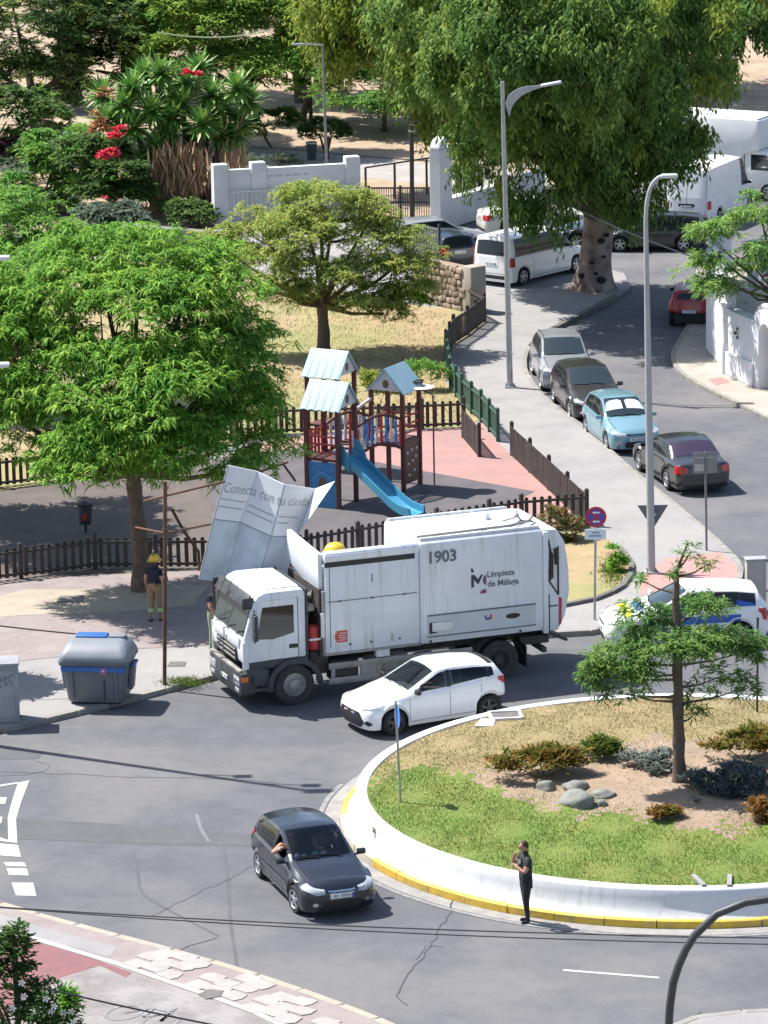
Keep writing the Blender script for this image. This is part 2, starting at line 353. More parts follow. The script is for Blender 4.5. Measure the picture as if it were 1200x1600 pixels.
# --- near pavement, bottom left
KB = [(-300, 1345), (0, 1420), (57, 1437), (183, 1471), (267, 1493), (400, 1533), (533, 1580), (640, 1625), (760, 1690)]
kb = smooth_line(pxl(KB), 0.9)
near_pave = poly_slab("pavement", [(p.x, p.y) for p in kb] + [tuple(P(x, y).xy) for x, y in [(500, 1900), (-500, 1900), (-500, 1420)]], -0.2, ZS, M_PAVEP)
strip("kerb", kb, 0.2, 0.0, mat("cream_kerb", (0.36, 0.32, 0.25), rough=0.8, col2=(0.29, 0.265, 0.22), scale=2.5), height=ZS+0.006)
sheet("pavement_band", [(-300, 1378), (0, 1428), (57, 1446), (183, 1480), (172, 1496), (40, 1462), (0, 1452), (-300, 1400)], ZS+0.004, M_PAVE)
sheet("cycle_lane", [(-60, 1466), (36, 1466), (146, 1498), (206, 1520), (196, 1527), (156, 1508), (92, 1528), (76, 1540), (-60, 1640)], ZS+0.004, M_RED)
strip("lane_line", pxl([(-100, 1434), (0, 1455), (50, 1466), (186, 1507), (240, 1526), (333, 1558), (400, 1583), (520, 1640)], ZS), 0.16, ZS+0.012, M_LINE)
M_WORN = mat("worn_lane_paving", (0.22, 0.205, 0.20), rough=0.9, col2=(0.165, 0.14, 0.135), scale=2.2, col3=(0.27, 0.25, 0.245), scale3=1.1, var=0.1)
sheet("lane_surface", [(206, 1522), (330, 1562), (400, 1588), (500, 1640), (300, 1760), (-60, 1700), (-60, 1645), (80, 1545), (95, 1530), (156, 1510), (196, 1529)], ZS+0.008, M_WORN)
# white stone patches let into the pavement: every stone its own piece
M_STONE = mat("white_paving_stone", (0.36, 0.33, 0.31), rough=0.85, col2=(0.30, 0.27, 0.25), scale=3, var=0.08)
rs = random.Random(3)
for cx, cy, n in [(247, 1508, 3), (345, 1541, 3), (430, 1577, 3), (522, 1612, 2)]:
    c = P(cx, cy, ZS); ax = (P(cx+60, cy+19, ZS)-c).normalized(); ay = Vector((-ax.y, ax.x, 0))
    for i in range(-1, 2):
        for j in range(-1, n-1):
            if (abs(i) == 1 and j == n-2 and rs.random() < 0.4): continue
            sh = 0.14*((i+j) % 2); sk = 0.1*(j % 2)
            pp = []
            for a, b in ((-.24, -.23), (.2, -.24), (.26, -.04), (.22, .23), (-.2, .24), (-.27, .05)):
                q = c + ax*(i*0.47+a+sk+rs.uniform(-.025, .025)) + ay*(j*0.40+b*.86+sh*.7+0.16+rs.uniform(-.025, .025)); pp.append((q.x, q.y))
            poly_slab("paving_stone", pp, ZS, ZS+0.014+rs.uniform(0, .008), M_STONE, near_pave, None)
# bicycle symbol in the cycle lane
bk = MB(); bc = P(222, 1590, ZS); bx = (P(282, 1604, ZS)-bc).normalized(); by = Vector((-bx.y, bx.x, 0))
def flat_line(mb, pts, wd, z):
    for a, b in zip(pts[:-1], pts[1:]):
        t = (b-a).normalized(); nn = Vector((-t.y, t.x, 0))*wd/2
        mb.add([(*(a-nn).xy, z), (*(b-nn).xy, z), (*(b+nn).xy, z), (*(a+nn).xy, z)], [(0, 1, 2, 3)])
for cx_ in (-.45, .45):
    flat_line(bk, [bc+bx*(cx_+.32*math.cos(a))+by*(.42*math.sin(a)) for a in np.linspace(0, 2*math.pi, 20)], .07, ZS+.016)
flat_line(bk, [bc+bx*a+by*b for a, b in ((-.45, 0), (-.1, .5), (.35, .5), (.45, 0), (.25, .75))], .07, ZS+.020)
flat_line(bk, [bc+bx*a+by*b for a, b in ((-.1, .5), (.02, 0), (.35, .5))], .07, ZS+.024)
kind(obj("bicycle_marking", bk, M_LINEW), 'structure')
K4 = [(940, 1680), (1020, 1626), (1090, 1598), (1160, 1590), (1300, 1584), (1500, 1588), (1800, 1620)]
poly_slab("pavement", [tuple(p.xy) for p in smooth_line(pxl(K4), .9)] + [tuple(P(x, y).xy) for x, y in [(2600, 2000), (1900, 2500), (900, 2500), (850, 1900)]], -0.2, ZS, M_PAVE)
strip("kerb", smooth_line(pxl(K4), .9), .18, 0.0, M_KERB, height=ZS+.006)
# --- road markings, worn lines and cracks
def mark(px, m=M_LINE, z=0.008): return sheet("road_marking", px, z, m)
mark([(28, 1223), (46, 1219), (33, 1253), (25, 1280), (27, 1317), (13, 1312), (12, 1277), (20, 1247)])
mark([(-60, 1300), (0, 1308), (27, 1317), (0, 1314), (-60, 1308)])
mark([(-60, 1300-68), (0, 1226), (28, 1222), (28, 1224), (0, 1229), (-60, 1238)])
mark([(-20, 1316), (28, 1320), (33, 1339), (-20, 1335)])
mark([(5, 1347), (38, 1347), (41, 1354), (10, 1353)]); mark([(10, 1356), (42, 1357), (45, 1368), (14, 1367)])
mark([(18, 1379), (52, 1379), (57, 1400), (25, 1399)])
mark([(-30, 1243), (11, 1246), (8, 1256), (-30, 1255)]); mark([(-30, 1276), (4, 1276), (2, 1286), (-30, 1286)])
def ln(px, wd, m, z=0.006, nm="road_line"):
    q = smooth_line(pxl(px), 0.22 if nm == "crack" else 0.4)
    if nm == "crack":
        rg = random.Random(len(q)); q = [p+Vector((rg.uniform(-.05, .05), rg.uniform(-.05, .05), 0)) for p in q]; wd *= .6
    return strip(nm, q, wd, z, m)
ln([(880, 1516), (955, 1522), (1030, 1528)], 0.10, M_LINE)
ln([(640, 1570), (622, 1556), (650, 1510), (662, 1495), (695, 1440), (714, 1398)], 0.045, M_CRACK, nm="crack")
ln([(650, 1500), (668, 1478), (690, 1480)], 0.03, M_CRACK, nm="crack")
ln([(208, 1330), (216, 1370), (222, 1395), (260, 1420), (340, 1462)], 0.06, M_ASPH2)
ln([(345, 1290), (355, 1370), (360, 1440), (372, 1520)], 0.07, M_ASPH2)
ln([(235, 1432), (290, 1405), (395, 1355)], 0.05, M_ASPH2, nm="crack")
ln([(270, 1488), (300, 1478), (342, 1466)], 0.05, M_CRACK, nm="crack")
ln([(0, 1205), (110, 1210), (190, 1214), (320, 1216), (430, 1222)], 0.05, M_ASPH2, nm="crack")
sheet("road_patch", [(-60, 1280), (30, 1279), (160, 1286), (330, 1300), (420, 1306), (420, 1322), (250, 1320), (60, 1312), (-60, 1310)], 0.004, M_ASPH2)
ln([(307, 1272), (314, 1295), (326, 1315)], 0.08, MATS["worn_asphalt_light"], nm="worn_marking")
ln([(995, 628), (1060, 633), (1152, 634)], 0.07, M_CRACK, nm="crack")
ln([(1205, 1596), (1085, 1592), (1098, 1580)], 0.04, M_CRACK, nm="crack")
sheet("road_patch", [(-60, 1172), (20, 1172), (68, 1175), (60, 1186), (-60, 1188)], 0.004, M_ASPH2); ln([(-40, 1213), (40, 1211), (70, 1204), (72, 1194), (56, 1188)], .05, M_ASPH2, nm="crack")
rw = random.Random(12)
for k in range(0):     # faint tyre-worn bands following the bend round the island
    r0 = 9.3 + k*1.7; a0 = math.radians(rw.uniform(150, 200)); a1 = a0 + math.radians(rw.uniform(35, 80))
    pts = [Vector((6.55+r0*math.cos(a), 88.85+r0*math.sin(a), 0)) for a in np.linspace(a0, a1, 24)]
    strip("worn_band", pts, rw.uniform(.25, .5), 0.0025+k*0.0001, mat("worn_asphalt", (0.102, 0.103, 0.111), rough=0.85, grain=.1, col2=(0.118, 0.118, 0.125), scale=3), kindname='structure')
# cover plates in the ground
M_IRON = mat("cast_iron", (0.16, 0.145, 0.13), rough=0.6, col2=(0.11, 0.1, 0.095), scale=6)
def plate(name, px, z, m, label): return tag(poly_slab(name, [P(x, y, z) for x, y in px], z-0.01, z+0.006, m, None, None), label, "manhole cover")
plate("manhole_cover", [(88, 941), (94, 931), (131, 931), (129, 941)], ZS+.018, M_IRON, "grey square manhole cover set in the cream slabs behind the grey container")
plate("manhole_cover", [(261, 1041), (266, 1034), (291, 1034), (288, 1041)], ZS+.01, M_IRON, "small worn cover plate in the pavement beside the rusty post")
plate("manhole_cover", [(310, 1553), (326, 1546), (350, 1548), (344, 1557), (322, 1561)], ZS+.02, M_IRON, "brown round-cornered cover beside the white lane line at bottom left")
# ------------------------------------------------------------------ roundabout island
IC = Vector((6.55, 88.85, 0)); RI = 7.05
def IZ(x, y): return 0.70 + 0.28*max(0, 1-((x-IC.x)**2+(y-IC.y)**2)/RI**2)
def PI_(px, py):
    z = 0.9
    for _ in range(6): p = P(px, py, z); z = IZ(p.x, p.y)
    return Vector((p.x, p.y, z))
isl = thing("roundabout_wall", "low white sloping wall with yellow kerb ringing the grassy roundabout island", "roundabout wall", (IC.x, IC.y, 0))
M_WALLW = mat("white_ring_paint", (0.66, 0.665, 0.67), rough=0.6, streak=(.48, .48, .46), col2=(0.60, 0.605, 0.61), scale=0.9, col3=(0.58, 0.585, 0.59), scale3=2.2, fac3=(.6, .8), bump=0.15, bscale=8)
M_YEL = mat("yellow_kerb_paint", (0.62, 0.40, 0.045), rough=0.65, col2=(0.36, 0.28, 0.12), scale=3.5, fac=(.48, .72), var=0.12)
mb = MB(); mb.lathe([(6.9, .5), (7.02, .66), (7.04, .73), (7.08, .75), (7.24, .75), (7.28, .735), (7.30, .70), (7.33, .55), (7.37, .38), (7.44, .24), (7.53, .14)], n=160); obj("sloping_wall", mb, M_WALLW, isl, smooth=40)
for k in range(44):
    a0, a1 = 2*math.pi*k/44+.0012, 2*math.pi*(k+1)/44-.0012; mb = MB(); rows = []; dz = random.uniform(-.008, .008); dr = random.uniform(-.01, .01)
    for r_, z_ in ((7.49, .0), (7.49, .165+dz), (7.61+dr, .17+dz), (7.64+dr, .15+dz), (7.65+dr, 0.0)):
        rows.append([(r_*math.cos(a), r_*math.sin(a), z_) for a in np.linspace(a0, a1, 6)])
    mb.grid(rows); mb.add([r[0] for r in rows], [(0, 1, 2, 3, 4)]); mb.add([r[-1] for r in rows], [(4, 3, 2, 1, 0)])
    am = (a0+a1)/2; kx, ky = PX((IC.x+7.6*math.cos(am), IC.y+7.6*math.sin(am), .1))
    obj("kerb_stone", mb, M_KERB if am < math.radians(160) else (mat("worn_cream_paint", (.5, .45, .32), rough=.8, col2=(.36, .33, .27), scale=3) if (1288 < ky < 1338 and kx < 600) else M_YEL), isl)
ring = [IC+Vector((7.85*math.cos(a), 7.85*math.sin(a), 0)) for a in np.linspace(0, 2*math.pi, 140)]
strip("gutter", ring, 0.36, 0.006, mat("gutter_concrete", (0.3, 0.285, 0.265), rough=0.9, col2=(0.22, 0.21, 0.2), scale=2.5, var=.1))
ring = [IC+Vector((8.12*math.cos(a), 8.12*math.sin(a), 0)) for a in np.linspace(math.radians(160), math.radians(300), 80)]
strip("edge_line", ring, 0.12, 0.010, M_LINEW)
M_TURF = mat("turf_soil", (0.10, 0.17, 0.025), rough=0.95, col2=(0.165, 0.185, 0.04), scale=0.9, var=0.1, bump=0.4, bscale=20)
M_SOIL = mat("island_soil", (0.30, 0.22, 0.155), rough=0.95, col2=(0.24, 0.175, 0.12), scale=1.2, var=0.1, bump=0.5, bscale=9)
M_STRAWG = mat("dry_turf", (0.28, 0.21, 0.105), rough=0.95, col2=(0.235, 0.19, 0.085), scale=0.9, var=0.1, bump=0.5, bscale=16)
def zone(x, y, jit=9):
    px, py = PX((x, y, IZ(x, y)))
    e = 9*math.sin(x*2.1+y*.7)+6*math.sin(x*4.7-y*3.1)
    e += random.uniform(-jit, jit)
    g = np.interp(px, [540, 640, 700, 760, 850, 950, 1050, 1300], [1215, 1205, 1205, 1222, 1252, 1276, 1288, 1296])
    if py+e > g: return 0
    s_lo = np.interp(px, [700, 770, 860, 1000, 1300], [1215, 1195, 1168, 1158, 1150])
    if py+e*.7 > s_lo and px > 735: return 1
    return 2
mb = MB(); st = 0.14; n = int(RI/st)+1
for i in range(-n, n):
    for j in range(-n, n):
        cs = [(IC.x+(i+a)*st, IC.y+(j+b)*st) for a, b in ((0, 0), (1, 0), (1, 1), (0, 1))]
        if max((x-IC.x)**2+(y-IC.y)**2 for x, y in cs) > (RI+.20)**2: continue
        mb.add([(x, y, IZ(x, y)+.02*math.sin(x*3)*math.sin(y*2.3)) for x, y in cs], [(0, 1, 2, 3)], zone(cs[0][0]+st/2, cs[0][1]+st/2))
kind(obj("island_ground", mb, [M_TURF, M_SOIL, M_STRAWG], smooth=60, merge=True), 'structure')
def blades(name, pts, hmin, hmax, wd, m, lean=.5, rng=RNG):
    n = len(pts); a = rng.uniform(0, 2*math.pi, n); h = rng.uniform(hmin, hmax, n); l = rng.uniform(0, lean, n)*h; b = rng.uniform(0, 2*math.pi, n)
    p = np.array(pts); s = np.stack([np.cos(a)*wd, np.sin(a)*wd, np.zeros(n)], 1); t = np.stack([np.cos(b)*l, np.sin(b)*l, h], 1)
    v = np.stack([p-s, p+s, p+t], 1).reshape(-1, 3); return fast_mesh(name, v, np.arange(3*n).reshape(-1, 3), m)
def fast_mesh(name, v, f, m):
    me = bpy.data.meshes.new(name); k = f.shape[1]; nf = len(f)
    me.vertices.add(len(v)); me.vertices.foreach_set("co", np.asarray(v, np.float32).ravel())
    me.loops.add(nf*k); me.loops.foreach_set("vertex_index", np.asarray(f, np.int32).ravel())
    me.polygons.add(nf); me.polygons.foreach_set("loop_start", np.arange(0, nf*k, k, dtype=np.int32))
    me.update(calc_edges=True); me.validate()
    for q in (m if isinstance(m, (list, tuple)) else [m]): me.materials.append(q)
    return me
M_GRASS = mat("grass_blade", (0.095, 0.19, 0.02), rough=0.7, island=0.14, col2=(0.17, 0.205, 0.032), scale=0.6, transl=.25)
M_STRAW = mat("straw_blade", (0.31, 0.235, 0.11), rough=0.8, island=0.3, col2=(0.25, 0.22, 0.09), scale=0.7, transl=.2)
gp, spn = [], []
for _ in range(105000):
    r = RI*math.sqrt(random.random())*.995; a = random.uniform(0, 2*math.pi); x, y = IC.x+r*math.cos(a), IC.y+r*math.sin(a)
    z_ = zone(x, y, 26)
    if z_ == 0: (gp if random.random() < .9 else spn).append((x, y, IZ(x, y)))
    elif random.random() < (.75 if z_ == 2 else .1): spn.append((x, y, IZ(x, y)))
kind(link("grass", blades("grass", gp, .025, .06, .009, M_GRASS)), 'stuff')
kind(link("dry_grass", blades("dry_grass", spn, .02, .06, .009, M_STRAW, 1.2)), 'stuff')
# dry lawn blades behind the playground
pts = []; rl = random.Random(5)
for _ in range(16000):
    px, py = rl.uniform(330, 755), rl.uniform(425, 670)
    if py < np.interp(px, [330, 655, 755], [420, 482, 505]): continue
    if px > np.interp(py, [500, 530, 566, 600, 650, 670], [752, 722, 693, 694, 740, 740]): continue
    p = P(px, py, ZS+.016); pts.append(tuple(p))
kind(link("dry_grass", blades("dry_grass", pts, .03, .09, .014, M_STRAW, 1.2)), 'stuff')
# weeds along the kerb by the rusty post and by the fence
pts = [tuple(P(random.gauss(290, 17), random.gauss(1066, 4), ZS)) for _ in range(900)] + [tuple(P(random.gauss(958, 11), random.gauss(890, 12), ZS+.016)) for _ in range(1500)]
kind(link("weeds", blades("weeds", pts, .03, .10, .012, mat("weed_blade", (0.13, 0.19, 0.03), rough=.6, island=.3, transl=.25), .8)), 'stuff')
# ------------------------------------------------------------------ vehicles
def cr_interp(pts, n):
    """n+1 samples along a Catmull-Rom through 2-D points (list), uniform per segment counts n list"""
    P_ = [Vector((*p, 0)) for p in pts]; out = []
    ext = [P_[0]*2-P_[1]] + P_ + [P_[-1]*2-P_[-2]]
    for i in range(1, len(ext)-2):
        p0, p1, p2, p3 = ext[i-1:i+3]
        for k in range(n[i-1]):
            t = k/n[i-1]; q = 0.5*((2*p1)+(p2-p0)*t+(2*p0-5*p1+4*p2-p3)*t*t+(3*p1-p0-3*p2+p3)*t**3); out.append((q.x, q.y))
    out.append(pts[-1]); return out
class Car:
    """body surface as a grid of sections; patches (glass, lamps, doors) are cut from the same surface"""
    NLOW = [1, 2, 3, 3, 3]; NG = 7; NT = 8
    def __init__(s, d):
        s.d = d; W2 = d['W']/2; wb = d['wb']; r = d['r']; s.W2 = W2
        s.xF = wb/2+d['fo']; s.xR = -(wb/2+d['ro']); s.xfs = s.xF-d.get('cf', .42); s.xrs = s.xR+d.get('cr', .33)
        ar = r+.055
        xs = set(np.linspace(s.xrs, s.xfs, 46).round(4))
        for ax in (-wb/2, wb/2):
            for a in np.linspace(0, math.pi, 17): xs.add(round(ax+ar*math.cos(a), 4))
            xs.add(round(ax-ar-.004, 4)); xs.add(round(ax+ar+.004, 4))
        for k in d.get('xk', []): xs.add(k)
        s.xs = np.array(sorted(x for x in xs if s.xrs <= x <= s.xfs)); s.xs[0] = s.xrs; s.xs[-1] = s.xfs
        xd = np.linspace(s.xR, s.xF, 400)
        def sm(key, win):
            t = np.array(d[key]); v = np.interp(xd, t[:, 0], t[:, 1]); k = max(1, int(win/(xd[1]-xd[0])))
            vp = np.pad(v, k, mode='edge'); return np.convolve(vp, np.ones(2*k+1)/(2*k+1), 'valid')
        zt, zb_, ze, we = sm('top', d.get('sm', .06)), sm('belt', .15), sm('edge', d.get('sm', .06)), sm('we', .12)
        f = lambda a: (lambda x: float(np.interp(x, xd, a)))
        s.zt, s.zbelt, s.ze, s.we = f(zt), f(zb_), f(ze), f(we)
        s.iB = sum(s.NLOW); s.iE = s.iB+s.NG; s.nr = s.iE+s.NT+1
        def section(x):
            sill = d.get('sill', .19)+.0; z0 = sill
            for ax in (-wb/2, wb/2):
                if abs(x-ax) < ar: z0 = max(z0, r+math.sqrt(max(0, ar*ar-(x-ax)**2)))
            fl = sum(.018*math.exp(-((abs(x-ax)-ar)/.12)**2) if abs(x-ax) > ar else .018 for ax in (-wb/2, wb/2))
            zb = s.zbelt(x); tap = d.get('taper', .05)*max(0, (abs(x)-wb/2*.75)/(s.xF-wb/2*.75))**2
            W = W2-tap; z1 = max(z0+.05, sill+.07); z2 = max(.38, z1+.03); z3 = max(min(.62, zb-.2), z2+.03); z4 = max(zb-.07, z3+.02)
            wB = W-d.get('shoulder', .06)
            low = [(W-.055+fl, z0), (W-.03+fl, z1), (W-.008+fl*.9, z2), (W+fl*.4, z3), (W-.022, z4), (wB, zb)]
            rows = cr_interp(low, s.NLOW)
            e = (min(s.we(x), wB-.01), max(s.ze(x), zb+.006)); zc = max(s.zt(x), e[1]+.012)
            for k in range(1, s.NG+1):
                t = k/s.NG; bl = d.get('bulge', .03)*math.sin(math.pi*t)*min(1, (e[1]-zb)/.3); rows.append((wB+(e[0]-wB)*t+bl, zb+(e[1]-zb)*t))
            for k in range(1, s.NT+1):
                t = k/s.NT; y = e[0]*math.cos(t*math.pi/2) if False else e[0]*(1-t); u = 1-(y/e[0])**2
                rows.append((y, e[1]+(zc-e[1])*(u**.85)))
            return rows
        cols = []
        st = [section(x) for x in s.xs]
        def cap(sec, xs_, sgn, Lp, drop, nexp, K=12):
            res = []
            zE = sec[s.iE][1]; yE = sec[s.iE][0]
            def Lrow(j):
                y, z = sec[j]
                if j <= s.iE: return float(np.interp(z, [p[0] for p in Lp], [p[1] for p in Lp]))
                return Lrow(s.iE)*(y/yE)**.8 if y > 1e-6 else 0.0
            LE = max(Lrow(s.iE), 1e-4)
            for k in range(1, K+1):
                ph = math.pi/2*k/K; col = []
                for j, (y, z) in enumerate(sec):
                    L = Lrow(j); ny = y*max(0, math.cos(ph))**(2/nexp); dx = L*math.sin(ph)**(2/nexp)
                    pr = dx/LE if j >= s.iE else math.sin(ph)**(2/nexp); wgt = 0 if j <= s.iB-2 else min(1, (j-(s.iB-2))/3)
                    col.append((xs_+sgn*dx, ny if k < K else 0.0, z-drop*wgt*pr**1.6))
                res.append(col)
            return res
        rear = cap(st[0], s.xrs, -1, d['rearL'], d.get('rdrop', 0), d.get('rn', 3.2))
        front = cap(st[-1], s.xfs, 1, d['frontL'], d.get('fdrop', .1), d.get('fn', 2.7))
        s.K = len(rear)
        cols = rear[::-1] + [[(x, y, z) for y, z in sec] for x, sec in zip(s.xs, st)] + front
        s.G = np.array(cols); s.nc = len(cols); s.c0 = s.K; s.c1 = s.K+len(s.xs)-1
    def at(s, u, v):
        u = min(max(u, 0), s.nc-1.001); v = min(max(v, 0), s.nr-1.001); i, j = int(u), int(v); a, b = u-i, v-j; G = s.G
        return G[i, j]*(1-a)*(1-b)+G[i+1, j]*a*(1-b)+G[i, j+1]*(1-a)*b+G[i+1, j+1]*a*b
    def nrm(s, u, v):
        e = .35; du = s.at(u+e, v)-s.at(u-e, v); dv = s.at(u, v+e)-s.at(u, v-e); n = np.cross(dv, du); l = np.linalg.norm(n)
        n = n/l if l > 1e-9 else np.array([0, 0, 1.])
        return n
    def p(s, u, v, off, side):
        q = s.at(u, v); n = s.nrm(u, v)
        c = np.array([(s.xF+s.xR)/2, 0, .6])
        if np.dot(n, q-c) < 0: n = -n
        q = q+n*off; return (q[0], q[1]*side, q[2])
    def uv_side(s, x, z):
        u = s.c0+float(np.interp(x, s.xs, np.arange(len(s.xs)))); i = int(u); a = u-i
        colz = s.G[i, :s.iE+1, 2]*(1-a)+s.G[min(i+1, s.nc-1), :s.iE+1, 2]*a
        return u, float(np.interp(z, colz, np.arange(s.iE+1)))
    def uv_cap(s, y, z, end):
        rng = np.arange(s.c1, s.nc) if end == 'f' else np.arange(0, s.c0+1)
        u = rng[len(rng)//2]*1.0
        for _ in range(5):
            i = int(min(u, s.nc-2)); a = u-i; colz = s.G[i, :s.iE+1, 2]*(1-a)+s.G[i+1, :s.iE+1, 2]*a
            v = float(np.interp(z, colz, np.arange(s.iE+1))); j = int(min(v, s.nr-2)); b = v-j
            ys = s.G[rng, j, 1]*(1-b)+s.G[rng, j+1, 1]*b
            u = float(np.interp(-y, -ys, rng)) if end == 'f' else float(np.interp(y, ys, rng))
        return u, v
    def side(s, xs, lo, hi, off, side, nz=5, n=14):
        xx = np.linspace(xs[0], xs[-1], n); L = np.interp(xx, xs, lo); H = np.interp(xx, xs, hi); mb = MB(); rows = []
        for x, l, h in zip(xx, L, H):
            rows.append([s.p(*s.uv_side(x, l+(h-l)*k/nz), off, side) for k in range(nz+1)])
        return mb.grid(rows)
    def cap(s, ys, lo, hi, off, end, side=1, nz=4, n=12, mb=None):
        yy = np.linspace(ys[0], ys[-1], n); L = np.interp(yy, ys, lo); H = np.interp(yy, ys, hi); mb = mb or MB(); rows = []
        for y, l, h in zip(yy, L, H):
            sg = side*(1 if y >= 0 else -1); rows.append([s.p(*s.uv_cap(abs(y), l+(h-l)*k/nz, end), off, sg) for k in range(nz+1)])
        return mb.grid(rows)
    def topp(s, x0, x1, f, off, nx=8, ny=16, curve=0.0):
        """patch on the upper surface between x0 (at centre) and x1; f = share of half width"""
        rows = []; mb = MB()
        for k in range(ny+1):
            t = -1+2*k/ny; fr = abs(t)*f; v = s.iE+(1-fr)*s.NT; sg = 1 if t >= 0 else -1; row = []
            for i in range(nx+1):
                x = x0-curve*t*t+(x1-x0)*i/nx; u = s.c0+float(np.interp(x, s.xs, np.arange(len(s.xs)))); row.append(s.p(u, v, off, sg))
            rows.append(row)
        return mb.grid(rows)
    def body(s, holes=False):
        mb = MB(); d = s.d
        def hole(i, j):
            if not holes or i < s.c0 or i >= s.c1: return False
            xa, xb = s.xs[i-s.c0], s.xs[i+1-s.c0]
            if j >= s.iE+1 and xa > min(d['ws'][:2])+.02 and xb < max(d['ws'][:2])-.05: return True
            if s.iB+1 <= j < s.iE-1 and s.ze(xa)-s.zbelt(xa) > .16 and s.ze(xb)-s.zbelt(xb) > .16:
                return any(xa > q[0]+.01 and xb < q[1]-.01 for q in d['win'])
            return False
        for sg in (1, -1):
            o = len(mb.v); nr = s.nr; vs = [(q[0], q[1]*sg, q[2]) for col in s.G for q in col]; fs = []
            for i in range(s.nc-1):
                for j in range(nr-1):
                    if not hole(i, j):
                        f = (i*nr+j, i*nr+j+1, (i+1)*nr+j+1, (i+1)*nr+j); fs.append(f[::-1] if sg > 0 else f)
            mb.add(vs, fs)
        return mb
def wheel(parent, x, y, r, sgn, rim=M_ALLOY, wd=.2, spokes=5, steer=0.0):
    t = bpy.data.objects.new("wheel", None); COL.objects.link(t); t.parent = parent; t.location = (x, y, r); t.rotation_euler = (0, 0, steer); t.empty_display_size = .2
    mb = MB(); h = wd/2; ri = r*.68
    mb.lathe([(ri, -h*.9), (r*.9, -h), (r*.985, -h*.7), (r, 0), (r*.985, h*.7), (r*.9, h), (ri, h*.9), (ri, h*.3), (.02, h*.3)], n=28, axis='Y')
    obj("tyre", mb, M_RUBBER, t, smooth=40)
    mb = MB(); yo = sgn*h
    mb.lathe([(ri*1.0, yo*.98), (ri*.93, yo*1.0), (ri*.88, yo*.75)], n=28, axis='Y')
    for k in range(spokes):
        a = 2*math.pi*k/spokes+.3; ca, sa = math.cos(a), math.sin(a); w0, w1 = ri*.2, ri*.13
        q = lambda rr, ww, yy: (ca*rr-sa*ww, yy, sa*rr+ca*ww)
        mb.add([q(ri*.12, -w0, yo*.9), q(ri*.12, w0, yo*.9), q(ri*.92, w1, yo*.86), q(ri*.92, -w1, yo*.86), q(ri*.12, -w0, yo*.6), q(ri*.12, w0, yo*.6), q(ri*.92, w1, yo*.6), q(ri*.92, -w1, yo*.6)],
               [(0, 1, 2, 3), (0, 4, 5, 1), (1, 5, 6, 2), (2, 6, 7, 3), (3, 7, 4, 0)])
    mb.lathe([(ri*.22, yo*.85), (ri*.2, yo*1.0), (.005, yo*1.02)], n=14, axis='Y')
    obj("rim", mb, rim, t, smooth=35); return t
def plate(parent, c, lab=None, rz=0, wd=.52, tilt=0):
    mb = MB().box((0, 0, 0), (.012, wd, .11)); o = obj("number_plate", mb, M_PLATE, parent, loc=c); o.rotation_euler = (0, tilt, rz)
    sg = 1 if abs(rz) < 1 else 1
    mb = MB().box((.007, wd/2-.025, 0), (.004, .045, .1)); obj("plate_band", mb, M_PLATEB, o)
    mb = MB()
    for k in range(7):
        if k != 4: mb.box((.0075, wd/2-.09-k*.056, 0), (.003, .032, .06))
    obj("plate_characters", mb, M_PLATEK, o); return o
